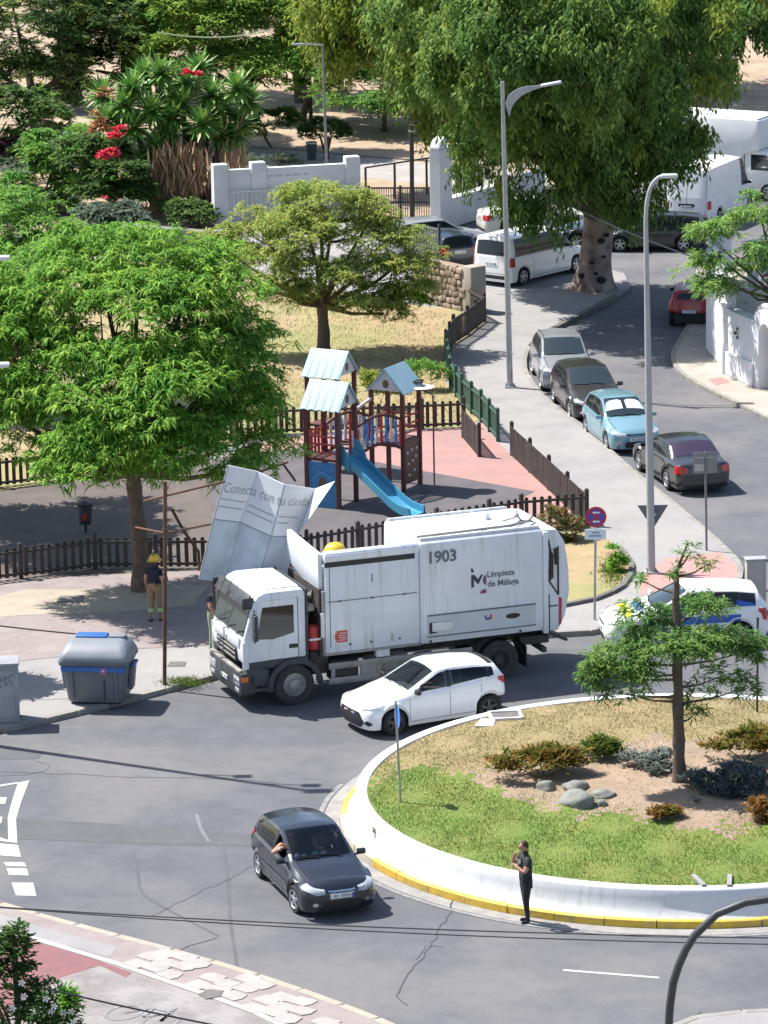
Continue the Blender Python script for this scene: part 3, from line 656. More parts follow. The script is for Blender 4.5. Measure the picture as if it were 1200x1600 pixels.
def build_car(d, label, cat, loc, rz, body_m, glass=M_GLASS, rim=M_ALLOY, name="parked_car", group="cars parked along the street", steer=0.0, opts=()):
    c = Car(d); t = thing(name, label, cat, loc, rz, group); wb, r = d['wb'], d['r']; W2 = c.W2
    op = "open" in opts
    obj("body", c.body(op), body_m, t, smooth=d.get('smooth', 32), merge=True)
    obj("underbody", MB().box((0, 0, .40), (wb+2*r+.25, d['W']-.46, .42)), M_BLACK, t)
    for ax in (wb/2, -wb/2):
        for sg in (1, -1): wheel(t, ax, sg*(W2-.115), r, sg, rim, steer=steer if ax > 0 else 0)
    def glz(x0, x1, nm, gm, z_off=.035, e_off=.05):
        xx = np.linspace(x0, x1, 24); lo = [c.zbelt(x)+z_off for x in xx]; hi = [c.ze(x)-e_off for x in xx]
        k = [i for i in range(24) if hi[i]-lo[i] > .012]
        if len(k) < 2: return
        for sg in (1, -1):
            if (nm, sg) in d.get('noglass', ()): continue
            obj(nm, c.side([xx[i] for i in k], [lo[i] for i in k], [hi[i] for i in k], .005, sg, n=20), gm(sg) if callable(gm) else gm, t, smooth=50)
    for (x0, x1, nm) in d['win']: glz(x0, x1, nm, glass)
    # rubber surround behind the side glass
    x0 = min(q[0] for q in d['win'])-.03; x1 = max(q[1] for q in d['win'])+.05
    if not op: glz(x0, x1, "window_surround", d.get('surround', M_BLACK), .015, .03)
    else:
        ws_ = sorted(d['win'], key=lambda q: -q[0])
        for qa, qb in zip(ws_[:-1], ws_[1:]): glz(qb[1]-.02, qa[0]+.02, "door_pillar", M_BLACK, .02, .04)
        M_TRIM = mat("cabin_trim", (.035, .036, .04), rough=.8); M_SEAT = mat("seat_cloth", (.055, .055, .06), rough=.95)
        cx = c.d['ws'][0]
        obj("dashboard", MB().box((cx-.28, 0, d.get('dashz', .80)), (.55, d['W']-.3, .22), ch=.06), M_TRIM, t, smooth=40); obj("cabin_floor", MB().box((-.3, 0, .63), (2.2, d['W']-.3, .04)), M_TRIM, t)
        for sg in (1, -1):
            st_ = obj("seat", MB().box((-.22, sg*.36, .70), (.5, .48, .14), ch=.04).box((-.50, sg*.36, .98), (.14, .46, .62), ch=.05, ry=-.2), M_SEAT, t, smooth=40); obj("head_rest", MB().box((-.58, sg*.36, 1.30), (.09, .26, .16), ch=.03), M_SEAT, st_, smooth=40)
        obj("rear_bench", MB().box((-1.25, 0, .95), (.16, d['W']-.45, .5), ch=.05, ry=-.2), M_SEAT, t, smooth=40)
        obj("steering_wheel", MB().tube([(cx-.52+.06*math.sin(a), .36+.18*math.cos(a), .93+.17*math.sin(a)) for a in np.linspace(0, 2*math.pi, 20)], .016, 6), M_BLACK, t)
    ob = c.topp(*d['ws'], d.get('wsf', .93), .005, curve=d.get('wsc', .12)); obj("windscreen", ob, d.get('wsm', M_SCREEN), t, smooth=50)
    for ml in c.d.get('rw', []):   # rear window on the top surface (saloon)
        obj("rear_window", c.topp(*ml, .88, .005, curve=-.06), d.get('rwm', M_GLASS), t, smooth=50)
    if 'rwc' in d:                 # rear window on the tail (hatch, van)
        hw0, hw1, z0, z1 = d['rwc']; ys = [-hw0, -hw1, hw1, hw0] if False else np.linspace(-hw0, hw0, 9)
        obj("rear_window", c.cap(list(ys), [z0]*9, [z1-.05*abs(y/hw0)**3 for y in ys], .006, 'r', n=18), d.get('rwm', M_GLASS), t, smooth=50)
    # seams: doors, bonnet
    mb = MB()
    for x in d['seams']:
        for sg in (1, -1):
            q = c.side([x-.006, x+.006], [.30]*2, [c.zbelt(x)+.0]*2, .0025, sg, nz=8, n=2); obj("door_seam", q, M_BLACK, t)
    for sg in (1, -1):
        q = c.side([min(d['seams']), max(d['seams'])], [.29]*2, [.302]*2, .0025, sg, nz=1, n=12); obj("sill_seam", q, M_BLACK, t)
    for x in d['handles']:
        for sg in (1, -1):
            z = c.zbelt(x)-.12; q = c.side([x-.08, x+.08], [z-.015]*2, [z+.015]*2, .02, sg, nz=2, n=4); q2 = c.side([x-.085, x+.085], [z-.02]*2, [z+.02]*2, .002, sg, nz=2, n=4)
            q.add(q2.v, q2.f); obj("door_handle", q, d.get('handle_m', body_m), t)
    for sg in (1, -1):
        xm = d['mirror'][0]; zm = c.zbelt(xm)+.08; ym = W2+.06
        mb = MB().box((0, 0, 0), (.10, .2, .13), ch=.035); mb.box((.0, -sg*.11, -.05), (.05, .1, .04), ch=.01)
        mo = obj("wing_mirror", mb, d.get('mirror_m', body_m), t, smooth=40, loc=(xm, sg*ym, zm))
        obj("mirror_glass", MB().box((-.052, 0, 0), (.004, .16, .1)), M_GLASS, mo)
        if 'hl' in d:
            ys, lo, hi = d['hl']; q = c.cap(ys, lo, hi, .016, 'f', side=sg, n=24, nz=8); h = obj("headlight", q, M_LAMP, t, smooth=50)
            ym_ = (ys[0]+ys[-1])/2; zc_ = (lo[0]+hi[-1])/2+.01
        if 'tl' in d:
            ys, lo, hi = d['tl']; q = c.cap(ys, lo, hi, .014, 'r', side=sg, n=20, nz=8); obj("tail_light", q, M_TAIL, t, smooth=50)
        if 'fog' in d:
            y, z, q_ = d['fog']; q = c.cap([y-q_, y, y+q_], [z-.01, z-q_*.8, z-.02], [z+.01, z+q_*.8, z+.02], .006, 'f', side=sg, n=7); obj("fog_lamp", q, d.get('fog_m', M_CHROME), t)
    if 'grille' in d:
        for ys, lo, hi, gm in d['grille']: obj("grille", c.cap(ys, lo, hi, .010, 'f', n=36, nz=8), gm, t, smooth=50)
    if 'diff' in d:
        hw, z0, z1, gm = d['diff']; obj("rear_bumper_insert", c.cap([-hw, hw], [z0]*2, [z1]*2, .006, 'r', n=20), gm, t, smooth=50)
    if 'trunk' in d:
        hw, z0, z1 = d['trunk']; mb = MB()
        for y in (-hw, hw): q = c.cap([y-.006, y+.006], [z0]*2, [z1]*2, .003, 'r', n=2); mb.add(q.v, q.f)
        q = c.cap([-hw, hw], [z0]*2, [z0+.014]*2, .003, 'r', n=16); mb.add(q.v, q.f); obj("boot_seam", mb, M_BLACK, t)
    if 'bonnet' in d:
        xa, xb, fr = d['bonnet']
        v = c.iE+(1-fr)*c.NT
        for sg in (1, -1):
            rows = []; mb = MB()
            for x in np.linspace(xa, xb, 14):
                u = c.c0+float(np.interp(x, c.xs, np.arange(len(c.xs)))); rows.append([c.p(u, v-.12, .003, sg), c.p(u, v+.12, .003, sg)])
            obj("bonnet_seam", mb.grid(rows), M_BLACK, t)
    # wipers at the foot of the windscreen
    xw = d['ws'][0] if d['ws'][0] > d['ws'][1] else d['ws'][1]
    for y0 in (-.1, .42):
        def tp(x, y):
            u = c.c0+float(np.interp(x, c.xs, np.arange(len(c.xs)))); ii = int(u); e = c.G[ii, c.iE, 1]; v = c.iE+(1-abs(y)/max(e, .1))*c.NT; return Vector(c.p(u, v, .02, 1 if y >= 0 else -1))
        obj("wiper", MB().tube([tp(xw-.01, y0), tp(xw-.06, y0-.25), tp(xw-.07, y0-.5)], .010, 5), M_BLACK, t)
    if 'plates' in d:
        for e, z, off in d['plates']:
            if e == 'f': plate(t, (c.xF+off, 0, z))
            else: plate(t, (c.xR-off, 0, z), rz=math.pi)
    if 'roofbar' in opts:
        for sg in (1, -1):
            mb = MB(); xx = np.linspace(d['ws'][1]-.25, c.xrs+.25, 10); mb.tube([(x, sg*(c.we(x)-.04), c.ze(x)+.075) for x in xx], .02, 6)
            for x in (xx[0], xx[-1]): mb.cyl((x, sg*(c.we(x)-.04), c.ze(x)), (x, sg*(c.we(x)-.04), c.ze(x)+.08), .018, 6)
            obj("roof_rail", mb, M_CHROME, t, smooth=40)
    return t, c
GR = M_BLACK
# ---- body types -------------------------------------------------------------
def hatch(L=3.92, W=1.68, H=1.46, wb=2.49, r=.30, fo=.80, hood=.95, belt=.89, rise=.06, cowl=.80, rf=-.02, three=False, **k):
    ro = L-wb-fo; xF = wb/2+fo; xR = -(wb/2+ro); xc = wb/2-.02 if cowl is None else cowl+.0; W2 = W/2
    xrt = xR+.42
    d = dict(W=W, wb=wb, fo=fo, ro=ro, r=r, cf=.40, cr=.33,
        top=[(xR, H-.13), (xrt-.1, H-.085), (xrt+.5, H-.02), (rf+.05-.3, H), (rf+.02, H-.03), (xc+.02, hood+.03), (xc+.35, hood-.02), (xF-.42, hood-.14), (xF, hood-.24)],
        belt=[(xR, belt+rise), (-wb/2, belt+rise), (0, belt+.02), (xc, belt-.01), (xc+.3, hood-.13), (xF-.4, hood-.24), (xF, hood-.30)],
        edge=[(xR, H-.21), (xrt-.1, H-.165), (xrt+.5, H-.09), (rf-.3, H-.065), (rf-.02, H-.09), (xc-.06, hood+.01), (xc+.3, hood-.07), (xF-.42, hood-.20), (xF, hood-.28)],
        we=[(xR, W2-.27), (-wb/2, W2-.24), (-.2, W2-.22), (rf, W2-.23), (xc, W2-.14), (xc+.3, W2-.14), (xF-.4, W2-.2), (xF, W2-.22)],
        rearL=[(.15, .25), (.35, .33), (.6, .33), (belt+rise, .28), (H-.12, .03)], frontL=[(.15, .32), (.4, .40), (.6, .38), (.75, .30), (.9, .22)], rdrop=.02, fdrop=.10,
        ws=(xc+.03, rf+.03), wsf=.93, wsc=.10, rwc=(W2-.33, W2-.2, belt+rise+.06, H-.19),
        win=[(-.18, xc-.02, "door_window"), (-wb/2+.02, -.24, "rear_door_window"), (xR+.42, -wb/2-.04, "quarter_window")],
        seams=[-.21, xc+.02, -wb/2+.22], handles=[-.02, -.92], mirror=(xc-.16,),
        hl=([W2-.46, W2-.3, W2-.08], [.62, .60, .70], [.71, .77, .82]), tl=([W2-.17, W2-.04], [.68, .72], [1.0, 1.02]), fog=(W2-.28, .36, .06),
        grille=[([-.40, -.36, .36, .40], [.29, .23, .23, .29], [.40, .42, .42, .40], GR), ([-.36, .36], [.62]*2, [.66]*2, GR)],
        diff=(W2-.24, .2, .34, GR), trunk=(W2-.2, .62, belt+rise+.02), bonnet=(xc+.04, xF-.44, .92), plates=[('f', .50, -.012), ('r', .78, -.01)], xk=[])
    d.update(k); return d
def saloon(L=4.5, W=1.77, H=1.44, wb=2.6, r=.32, fo=.86, hood=.95, belt=.92, cowl=.75, rf=.15, rr=-1.0, **k):
    ro = L-wb-fo; xF = wb/2+fo; xR = -(wb/2+ro); xc = cowl; W2 = W/2; dk = .99
    d = dict(W=W, wb=wb, fo=fo, ro=ro, r=r, cf=.40, cr=.33,
        top=[(xR, dk-.03), (xR+.33, dk), (rr-.62, dk+.04), (rr-.05, H-.05), (rr+.4, H-.005), (rf-.3, H), (rf, H-.03), (xc, hood+.03), (xc+.35, hood-.02), (xF-.42, hood-.14), (xF, hood-.24)],
        belt=[(xR, belt-.02), (-wb/2, belt+.03), (0, belt+.01), (xc, belt-.01), (xc+.3, hood-.13), (xF-.4, hood-.24), (xF, hood-.30)],
        edge=[(xR, dk-.07), (xR+.33, dk-.05), (rr-.55, dk-.0), (rr+.02, H-.12), (rr+.4, H-.07), (rf-.3, H-.065), (rf-.02, H-.09), (xc-.06, hood+.01), (xc+.3, hood-.07), (xF-.42, hood-.20), (xF, hood-.28)],
        we=[(xR, W2-.14), (rr-.6, W2-.16), (rr, W2-.22), (-.2, W2-.19), (rf, W2-.2), (xc, W2-.13), (xc+.3, W2-.14), (xF-.4, W2-.2), (xF, W2-.22)],
        rearL=[(.15, .25), (.35, .33), (.6, .33), (.85, .28), (1.0, .25)], frontL=[(.15, .32), (.4, .40), (.6, .38), (.75, .30), (.9, .22)], rdrop=.04, fdrop=.10,
        ws=(xc+.03, rf+.03), wsf=.92, wsc=.10, rw=[(rr-.06, rr-.56)],
        win=[(-.2, xc-.02, "door_window"), (-1.05, -.26, "rear_door_window"), (rr-.45, -1.09, "quarter_window")],
        seams=[-.23, xc+.02, -wb/2+.25], handles=[-.05, -.98], mirror=(xc-.16,),
        hl=([W2-.46, W2-.3, W2-.08], [.60, .60, .66], [.70, .73, .78]), tl=([W2-.36, W2-.2, W2-.03], [.70, .66, .66], [.86, .88, .88]), fog=(W2-.28, .36, .06),
        grille=[([-.40, -.36, .36, .40], [.29, .23, .23, .29], [.40, .42, .42, .40], GR), ([-.32, .32], [.54]*2, [.68]*2, GR)],
        diff=(W2-.24, .2, .32, GR), trunk=(W2-.36, .62, .93), bonnet=(xc+.04, xF-.44, .92), plates=[('f', .46, -.012), ('r', .74, -.005)])
    d.update(k); return d
def van(L=4.96, W=1.92, H=1.92, wb=3.27, r=.33, fo=.88, hood=1.12, belt=1.12, cowl=1.5, rf=.62, **k):
    ro = L-wb-fo; xF = wb/2+fo; xR = -(wb/2+ro); xc = cowl; W2 = W/2
    d = dict(W=W, wb=wb, fo=fo, ro=ro, r=r, cf=.40, cr=.30, shoulder=.05, taper=.03,
        top=[(xR, H-.03), (xR+.4, H), (rf-.3, H), (rf, H-.03), (xc, hood+.05), (xc+.3, hood-.03), (xF-.42, hood-.13), (xF, hood-.25)],
        belt=[(xR, belt), (0, belt), (xc, belt-.05), (xc+.3, hood-.15), (xF, hood-.32)],
        edge=[(xR, H-.10), (rf-.3, H-.085), (rf-.02, H-.10), (xc-.06, hood+.03), (xc+.3, hood-.09), (xF-.42, hood-.20), (xF, hood-.28)],
        we=[(xR, W2-.16), (rf-.2, W2-.16), (xc, W2-.13), (xF-.4, W2-.2), (xF, W2-.22)],
        rearL=[(.15, .24), (.35, .30), (.6, .30), (belt, .26), (H-.1, .12)], frontL=[(.15, .32), (.4, .40), (.7, .38), (.9, .28), (1.1, .2)], rdrop=.03, fdrop=.1, rn=4.2,
        ws=(xc+.03, rf+.03), wsf=.93, wsc=.1, rwc=(W2-.24, W2-.2, belt+.06, H-.20),
        win=[(.45, xc-.02, "door_window"), (-1.0, .37, "side_window"), (xR+.38, -1.08, "rear_side_window")],
        seams=[.41, xc-.02, -1.04], handles=[.55, .28], mirror=(xc-.25,),
        hl=([W2-.4, W2-.08], [.72, .78], [.86, .98]), tl=([W2-.12, W2-.015], [.78, .78], [1.12, 1.12]),
        grille=[([-.4, .4], [.3]*2, [.5]*2, GR)], diff=(W2-.1, .3, .44, GR), trunk=(W2-.18, .5, 1.1), bonnet=(xc+.04, xF-.44, .9), plates=[('r', .86, 0.0)])
    d.update(k); return d
def place(px_a, px_b, z=0.0, t=.5):
    """rear-left/front-left style: ground points of rear and front wheel on the visible side -> midpoint, heading"""
    a, b = P(*px_a, z), P(*px_b, z); d = b-a; return a.lerp(b, t), math.atan2(d.y, d.x)
def park(px_rear, px_front, W, side, z=0.0):
    m, yaw = place(px_rear, px_front, z); n = Vector((-math.sin(yaw), math.cos(yaw), 0)); m = m - n*side*(W/2-.1); return (m.x, m.y, z), yaw
# 1 black hatchback in front
K_NAVY = paint("navy_black_paint", (0.012, 0.015, 0.024), rough=.22)
def win_open(sg): return M_GLASS
loc, yaw = park((407, 1369), (466, 1427), 1.68, -1)
def rh_glass(sg): return M_GLASS
dh = hatch(surround=M_BLACK, noglass=(("door_window", -1),), wsm=M_CLEAR,
    grille=[([-.42, -.36, .36, .42], [.27, .21, .21, .27], [.40, .42, .42, .40], GR), ([-.30, -.2, .2, .30], [.625, .61, .61, .625], [.655, .65, .65, .655], M_CHROME)],
    hl=([W_ for W_ in (.36, .52, .78)], [.59, .565, .66], [.69, .78, .85]), plates=[('f', .53, -.006), ('r', .78, -.01)])
black_car, cc = build_car(dh, "dark navy hatchback with an arm out of its open window, driving below the island", "car", loc, yaw, K_NAVY, name="car", group=None, steer=.12, opts=("open",), glass=M_TINT)
for px_, py_, r_, m_ in ((.46, -.30, .045, M_ALLOY), (.44, -.05, .07, mat("dash_toy_green", (.25, .42, .36), rough=.7)), (.45, .12, .06, mat("dash_toy_cream", (.6, .55, .45), rough=.7)), (.42, -.45, .05, M_WHITE)): obj("dashboard_item", MB().ball((px_, py_, .95), (r_, r_*1.3, r_), n=10, k=6), m_, black_car, smooth=60)
obj("badge", cc.cap([-.055, 0, .055], [.65, .625, .65], [.665, .69, .665], .012, 'f', n=9), M_CHROME, black_car)
for sg in (1, -1): obj("side_rub_strip", cc.side([-1.0, .82], [.50]*2, [.545]*2, .012, sg, nz=2, n=12), mat("rub_strip", (.10, .11, .13), rough=.4), black_car)
BLACK_POS = (loc, yaw, cc)
# 2 white hatchback beside the truck
K_WHITE = paint("white_car_paint", (0.80, 0.80, 0.80), rough=.25)
a, b = P(766, 1124), P(612, 1149); d_ = (b-a); yaw = math.atan2(d_.y, d_.x); n = Vector((-math.sin(yaw), math.cos(yaw), 0)); m = a.lerp(b, .5)-n*(1.74/2-.1)
dw = hatch(L=3.94, W=1.745, H=1.49, wb=2.56, r=.315, fo=.80, hood=.99, belt=.94, rise=.13, cowl=.86, rf=.03,
    grille=[([-.62, -.45, .45, .62], [.36, .22, .22, .36], [.40, .60, .60, .40], GR), ([-.3, .3], [.69]*2, [.72]*2, GR)],
    hl=([.40, .55, .80], [.70, .67, .72], [.74, .79, .86]), fog=(.72, .36, .09), fog_m=M_BLACK, mirror_m=M_BLACK, plates=[('f', .50, -.012), ('r', .8, -.01)],
    wsm=M_CLEAR, tl=([.36, .6, .84], [.92, .92, .90], [1.02, 1.05, 1.06]))
white_car, wc = build_car(dw, "white hatchback with dark windows passing in front of the garbage truck", "car", (m.x, m.y, 0), yaw, K_WHITE, rim=mat("dark_rim", (.08, .08, .085), rough=.4, metal=.5), name="car", group=None, steer=.1, opts=("open",), glass=M_TINT)
WHITE_POS = ((m.x, m.y, 0), yaw, wc)
obj("tailgate_spoiler", wc.topp(wc.xrs+.16, wc.xrs+.02, .9, .018, nx=2), M_BLACK, white_car)
# 3 police car partly behind the island tree
K_POL = paint("police_white", (0.80, 0.80, 0.80), rough=.25)
a, b = P(1166, 1013), P(985, 1016); d_ = (b-a); yaw = math.atan2(d_.y, d_.x)+.10; n = Vector((-math.sin(yaw), math.cos(yaw), 0)); m = a.lerp(b, .5)-n*(1.80/2-.1)
dp = hatch(L=4.3, W=1.80, H=1.56, wb=2.65, r=.33, fo=.84, hood=1.03, belt=1.0, rise=.07, cowl=.86, rf=.05, hl=([.42, .6, .84], [.70, .68, .76], [.78, .84, .88]))
pol, pc = build_car(dp, "white and blue police car with yellow markings standing behind the island tree", "car", (m.x, m.y, 0), yaw, K_POL, name="police_car", group=None)
M_PBLUE = mat("police_blue", (0.02, 0.10, 0.42), rough=.3); M_PYEL = mat("police_yellow", (0.75, 0.72, 0.02), rough=.35)
for sg in (1, -1):
    obj("blue_band", pc.side([-1.35, 1.2], [.70, .66], [.90, .84], .007, sg, nz=3, n=20), M_PBLUE, pol, smooth=50)
    for k in range(7):
        x = 1.15-k*.36
        obj("yellow_square", pc.side([x-.17, x], [.50]*2, [.64]*2, .010, sg, nz=2, n=4), M_PYEL if k % 2 == 0 else M_PBLUE, pol)
    obj("quarter_panel_band", pc.side([-1.70, -1.25], [1.09, 1.10], [1.15, 1.25], .009, sg, nz=2, n=5), M_PBLUE, pol)
obj("bonnet_marking", pc.topp(1.64, 1.42, .9, .006, nx=3), M_PYEL, pol)
obj("bonnet_marking", pc.topp(1.30, 1.12, .6, .006, nx=3), M_PBLUE, pol)
# 4 black saloon, rear to the camera
K_BLK = paint("dark_grey_paint", (0.025, 0.025, 0.028), rough=.25)
loc, yaw = park((1043, 764), (1003, 737), 1.77, 1)
audi, ac = build_car(saloon(rwm=mat("rear_glass_violet", (.05, .032, .06), rough=.06, spec=.9)), "black saloon seen from behind, nearest parked car at the right kerb", "car", loc, yaw, K_BLK)
# 5 light blue hatchback
K_BLUE = paint("pale_blue_paint", (0.20, 0.36, 0.42), rough=.25, metal=.25)
loc, yaw = park((917, 678), (952, 706), 1.66, -1)
dpn = hatch(L=3.86, W=1.66, H=1.47, wb=2.46, r=.295, rf=.05, win=[(-.55, .60, "door_window"), (-1.35, -.62, "rear_side_window")], seams=[-.58, .64], handles=[-.4],
            hl=([.36, .5, .76], [.58, .56, .66], [.66, .74, .84]))
punto, pu = build_car(dpn, "pale blue hatchback with white sunshade behind its windscreen, parked at the kerb", "car", loc, yaw, K_BLUE)
shade_m = mat("sunshade_foil", (.72, .74, .74), rough=.35, col2=(.5, .53, .55), scale=8)
for y0, y1 in ((-.62, -.06), (.06, .62)):
    mb = MB(); rows = []
    for a in np.linspace(0, 1, 8):
        row = []
        for i in range(7):
            xx = .52-.36*i/6; y = y0+(y1-y0)*(a if True else 0); y = y*(1-.18*i/6)+(.0); u = pu.c0+float(np.interp(xx, pu.xs, np.arange(len(pu.xs)))); e = pu.G[int(u), pu.iE, 1]
            if i == 6: y = (y0+y1)/2*.82+(y-(y0+y1)/2*.82)*.6
            row.append(pu.p(u, pu.iE+(1-abs(y)/e)*pu.NT, .008, 1 if y >= 0 else -1))
        rows.append(row)
    obj("sunshade", mb.grid(rows), shade_m, punto, smooth=50)
# 6 dark grey hatchback
K_GREY = paint("graphite_paint", (0.05, 0.046, 0.045), rough=.28, metal=.3)
loc, yaw = park((868, 629), (893, 655), 1.77, -1)
build_car(hatch(L=4.26, W=1.77, H=1.46, wb=2.6, r=.31, fo=.86, hood=.97, cowl=.84), "dark graphite hatchback parked between the silver car and the pale blue one", "car", loc, yaw, K_GREY)
# 7 silver crossover
K_SILV = paint("silver_paint", (0.36, 0.37, 0.39), rough=.28, metal=.4)
loc, yaw = park((836, 588), (846, 606), 1.80, -1)
build_car(hatch(L=4.2, W=1.78, H=1.56, wb=2.58, r=.33, fo=.84, hood=1.04, belt=.98, cowl=.82, rf=.02, diff=(.66, .25, .45, GR)), "silver crossover with a dark windscreen, farthest of the cars parked along the left kerb", "car", loc, yaw, K_SILV, opts=('roofbar',))
# 8 red car on the right
K_REDP = paint("red_car_paint", (0.34, 0.012, 0.015), rough=.28)
c = P(1077, 514); yaw = math.radians(80)
build_car(hatch(L=3.75, W=1.58, H=1.42, wb=2.4, r=.29, diff=(.6, .2, .40, GR), plates=[('r', .6, .01)]), "red hatchback parked tight against the white house wall", "car", (c.x+math.cos(yaw)*1.85, c.y+math.sin(yaw)*1.85, 0), yaw, K_REDP)
# 9 white passenger van
K_VAN = paint("van_white", (0.80, 0.80, 0.81), rough=.3)
loc, yaw = park((816, 446), (897, 420), 1.92, 1, ZS); yaw = math.radians(50)
a = P(816, 446, ZS); fwd = Vector((math.cos(yaw), math.sin(yaw), 0)); n = Vector((-math.sin(yaw), math.cos(yaw), 0)); m = a+fwd*3.27/2+n*.86
build_car(van(), "white passenger van parked on the pavement beside the big tree trunk", "van", (m.x, m.y, ZS), yaw, K_VAN, name="parked_van", group=None)
# 10/11 dark hatchback and silver estate behind the stone wall
K_DBLUE = paint("dark_blue_paint", (0.02, 0.03, 0.045), rough=.25)
c = P(742, 425, ZS); yaw = math.radians(115)
build_car(hatch(tl=([.5, .80], [.70, .72], [.92, .95])), "dark blue car with red tail lights parked left of the white van", "car", (c.x+math.cos(yaw)*1.9-.5, c.y+math.sin(yaw)*1.9, ZS), yaw, K_DBLUE)
c = P(672, 405, ZS); yaw = math.radians(20)
build_car(hatch(L=4.2, W=1.75, H=1.5), "silver car behind the railing on the stone wall", "car", (c.x+.4, c.y+1.2, ZS), yaw, K_SILV)
c = P(838, 368, ZS); yaw = math.radians(12)
build_car(saloon(), "cream white saloon parked below the low wall behind the van", "car", (c.x, c.y+1.0, ZS), yaw, paint("cream_paint", (.62, .6, .53)))
c = P(1030, 396); yaw = math.radians(175)
build_car(hatch(L=4.2, W=1.78, H=1.5), "black car in deep shade below the white panel van", "car", (c.x-.2, c.y+1.2, 0), yaw, K_BLK)
c = P(975, 394); yaw = math.radians(186)
build_car(saloon(), "dark blue saloon in the tree shade just right of the big trunk", "car", (c.x-.6, c.y+1.7, 0), yaw, K_DBLUE)
# 14 tall panel van, doors to the camera
c = P(1078, 354); yaw = math.radians(64)
dv = van(L=5.5, W=2.0, H=2.45, wb=3.4, fo=.9, hood=1.3, belt=1.25, cowl=1.75, rf=1.15, win=[(.85, 1.73, "door_window")], seams=[.8, 1.74, -.6], handles=[.95, .7], mirror=(1.5,))
del dv['rwc']; dv['trunk'] = (.82, .55, 2.2)
tv, tc = build_car(dv, "tall white panel van with its closed rear doors towards the street", "van", (c.x+math.cos(yaw)*2.5, c.y+math.sin(yaw)*2.5, 0), yaw, K_VAN, name="parked_van", group=None)
obj("rear_door_split", tc.cap([-.008, .008], [.5]*2, [2.25]*2, .004, 'r', n=2, nz=8), M_BLACK, tv)
obj("rear_bumper", MB().box((tc.xR-.03, 0, .42), (.12, 1.86, .2), ch=.04), M_BLACK, tv)
obj("rear_number_holder", tc.cap([-.35, .35], [.86]*2, [.99]*2, .008, 'r', n=8), M_BLACK, tv)
# 15 white box lorry
c = P(1108, 318); yaw = math.radians(-30)
t = thing("box_lorry", "white box lorry with a luton front standing behind the panel van", "lorry", (c.x+1.0, c.y+2.2, 0), yaw)
obj("cargo_box", MB().prism([(-3.4, .95), (1.15, .95), (1.15, 1.95), (1.9, 2.15), (1.9, 3.35), (1.8, 3.42), (-3.4, 3.42)], -1.1, 1.1, ch=.05), M_WHITE, t, smooth=40)
obj("roof_panel", MB().box((-.75, 0, 3.445), (5.1, 2.05, .04), ch=.015), M_WHITE, t)
obj("side_vent", MB().box((-1.2, -1.105, 3.1), (.4, .02, .22)), M_BLACK, t); obj("side_vent", MB().box((-1.2, 1.105, 3.1), (.4, .02, .22)), M_BLACK, t)
obj("cab", MB().prism([(1.2, .5), (3.0, .5), (3.1, .9), (2.95, 1.25), (2.35, 2.05), (2.1, 2.12), (1.2, 2.12)], -1.0, 1.0, ch=.07, seg=3), M_WHITE, t, smooth=40)
q = MB().grid([[(2.97-.0, y, 1.27), (2.37, y*.93, 2.03)] for y in np.linspace(-.9, .9, 8)]); q.v = [(x+.03, y, z+.03) for x, y, z in q.v]; obj("windscreen", q, M_GLASS, t)
for sg in (1, -1): obj("door_window", MB().prism([(1.5, 1.3), (2.6, 1.3), (2.2, 1.95), (1.5, 1.95)], sg*1.0, sg*1.012), M_GLASS, t)
obj("chassis", MB().box((-.2, 0, .72), (6.2, .9, .3)), M_BLACK, t)
for ax in (2.3, -2.0):
    for sg in (1, -1): wheel(t, ax, sg*.9, .38, sg, M_GALV, wd=.24)
# ------------------------------------------------------------------ garbage truck
TYAW = math.radians(200.26); _f = P(462, 1102); _l = Vector((-math.sin(TYAW), math.cos(TYAW), 0))
TR0 = Vector((_f.x, _f.y, 0)) - _l*1.22
TF = Vector((math.cos(TYAW), math.sin(TYAW), 0))
def TW(x, y, z): return TR0 + TF*x + _l*y + Vector((0, 0, z))
tr = thing("garbage_truck", "white garbage truck with fleet number 1903 stopped at the roundabout", "garbage truck", tuple(TR0), TYAW)
M_TW = mat("truck_white", (0.73, 0.755, 0.785), rough=.38, streak=(.50, .49, .46), col2=(0.65, 0.675, 0.70), scale=.9, coat=.3, col3=(.6, .61, .62), scale3=1.6, fac3=(.62, .85))
M_TD = mat("truck_dark_plastic", (0.03, 0.034, 0.042), rough=.5, col2=(.05, .052, .056), scale=3)
M_CHAS = mat("chassis_grime", (0.045, 0.042, 0.04), rough=.8, col2=(.085, .078, .07), scale=4)
M_STEELG = mat("dusty_aluminium", (0.36, 0.35, 0.33), rough=.55, metal=.3, col2=(.24, .23, .21), scale=3)
M_LET = mat("lettering_grey", (0.12, 0.145, 0.17), rough=.5); M_LETD = mat("lettering_dark", (0.03, 0.04, 0.06), rough=.5)
M_PURP = mat("emblem_purple", (0.20, 0.06, 0.16), rough=.5)
M_FIRE = mat("red_cabinet", (0.42, 0.035, 0.03), rough=.4)
def tb(name, c, d, m=M_TW, ch=.0, **k): return obj(name, MB().box(c, d, ch=ch, **k), m, tr, smooth=35 if ch else None)
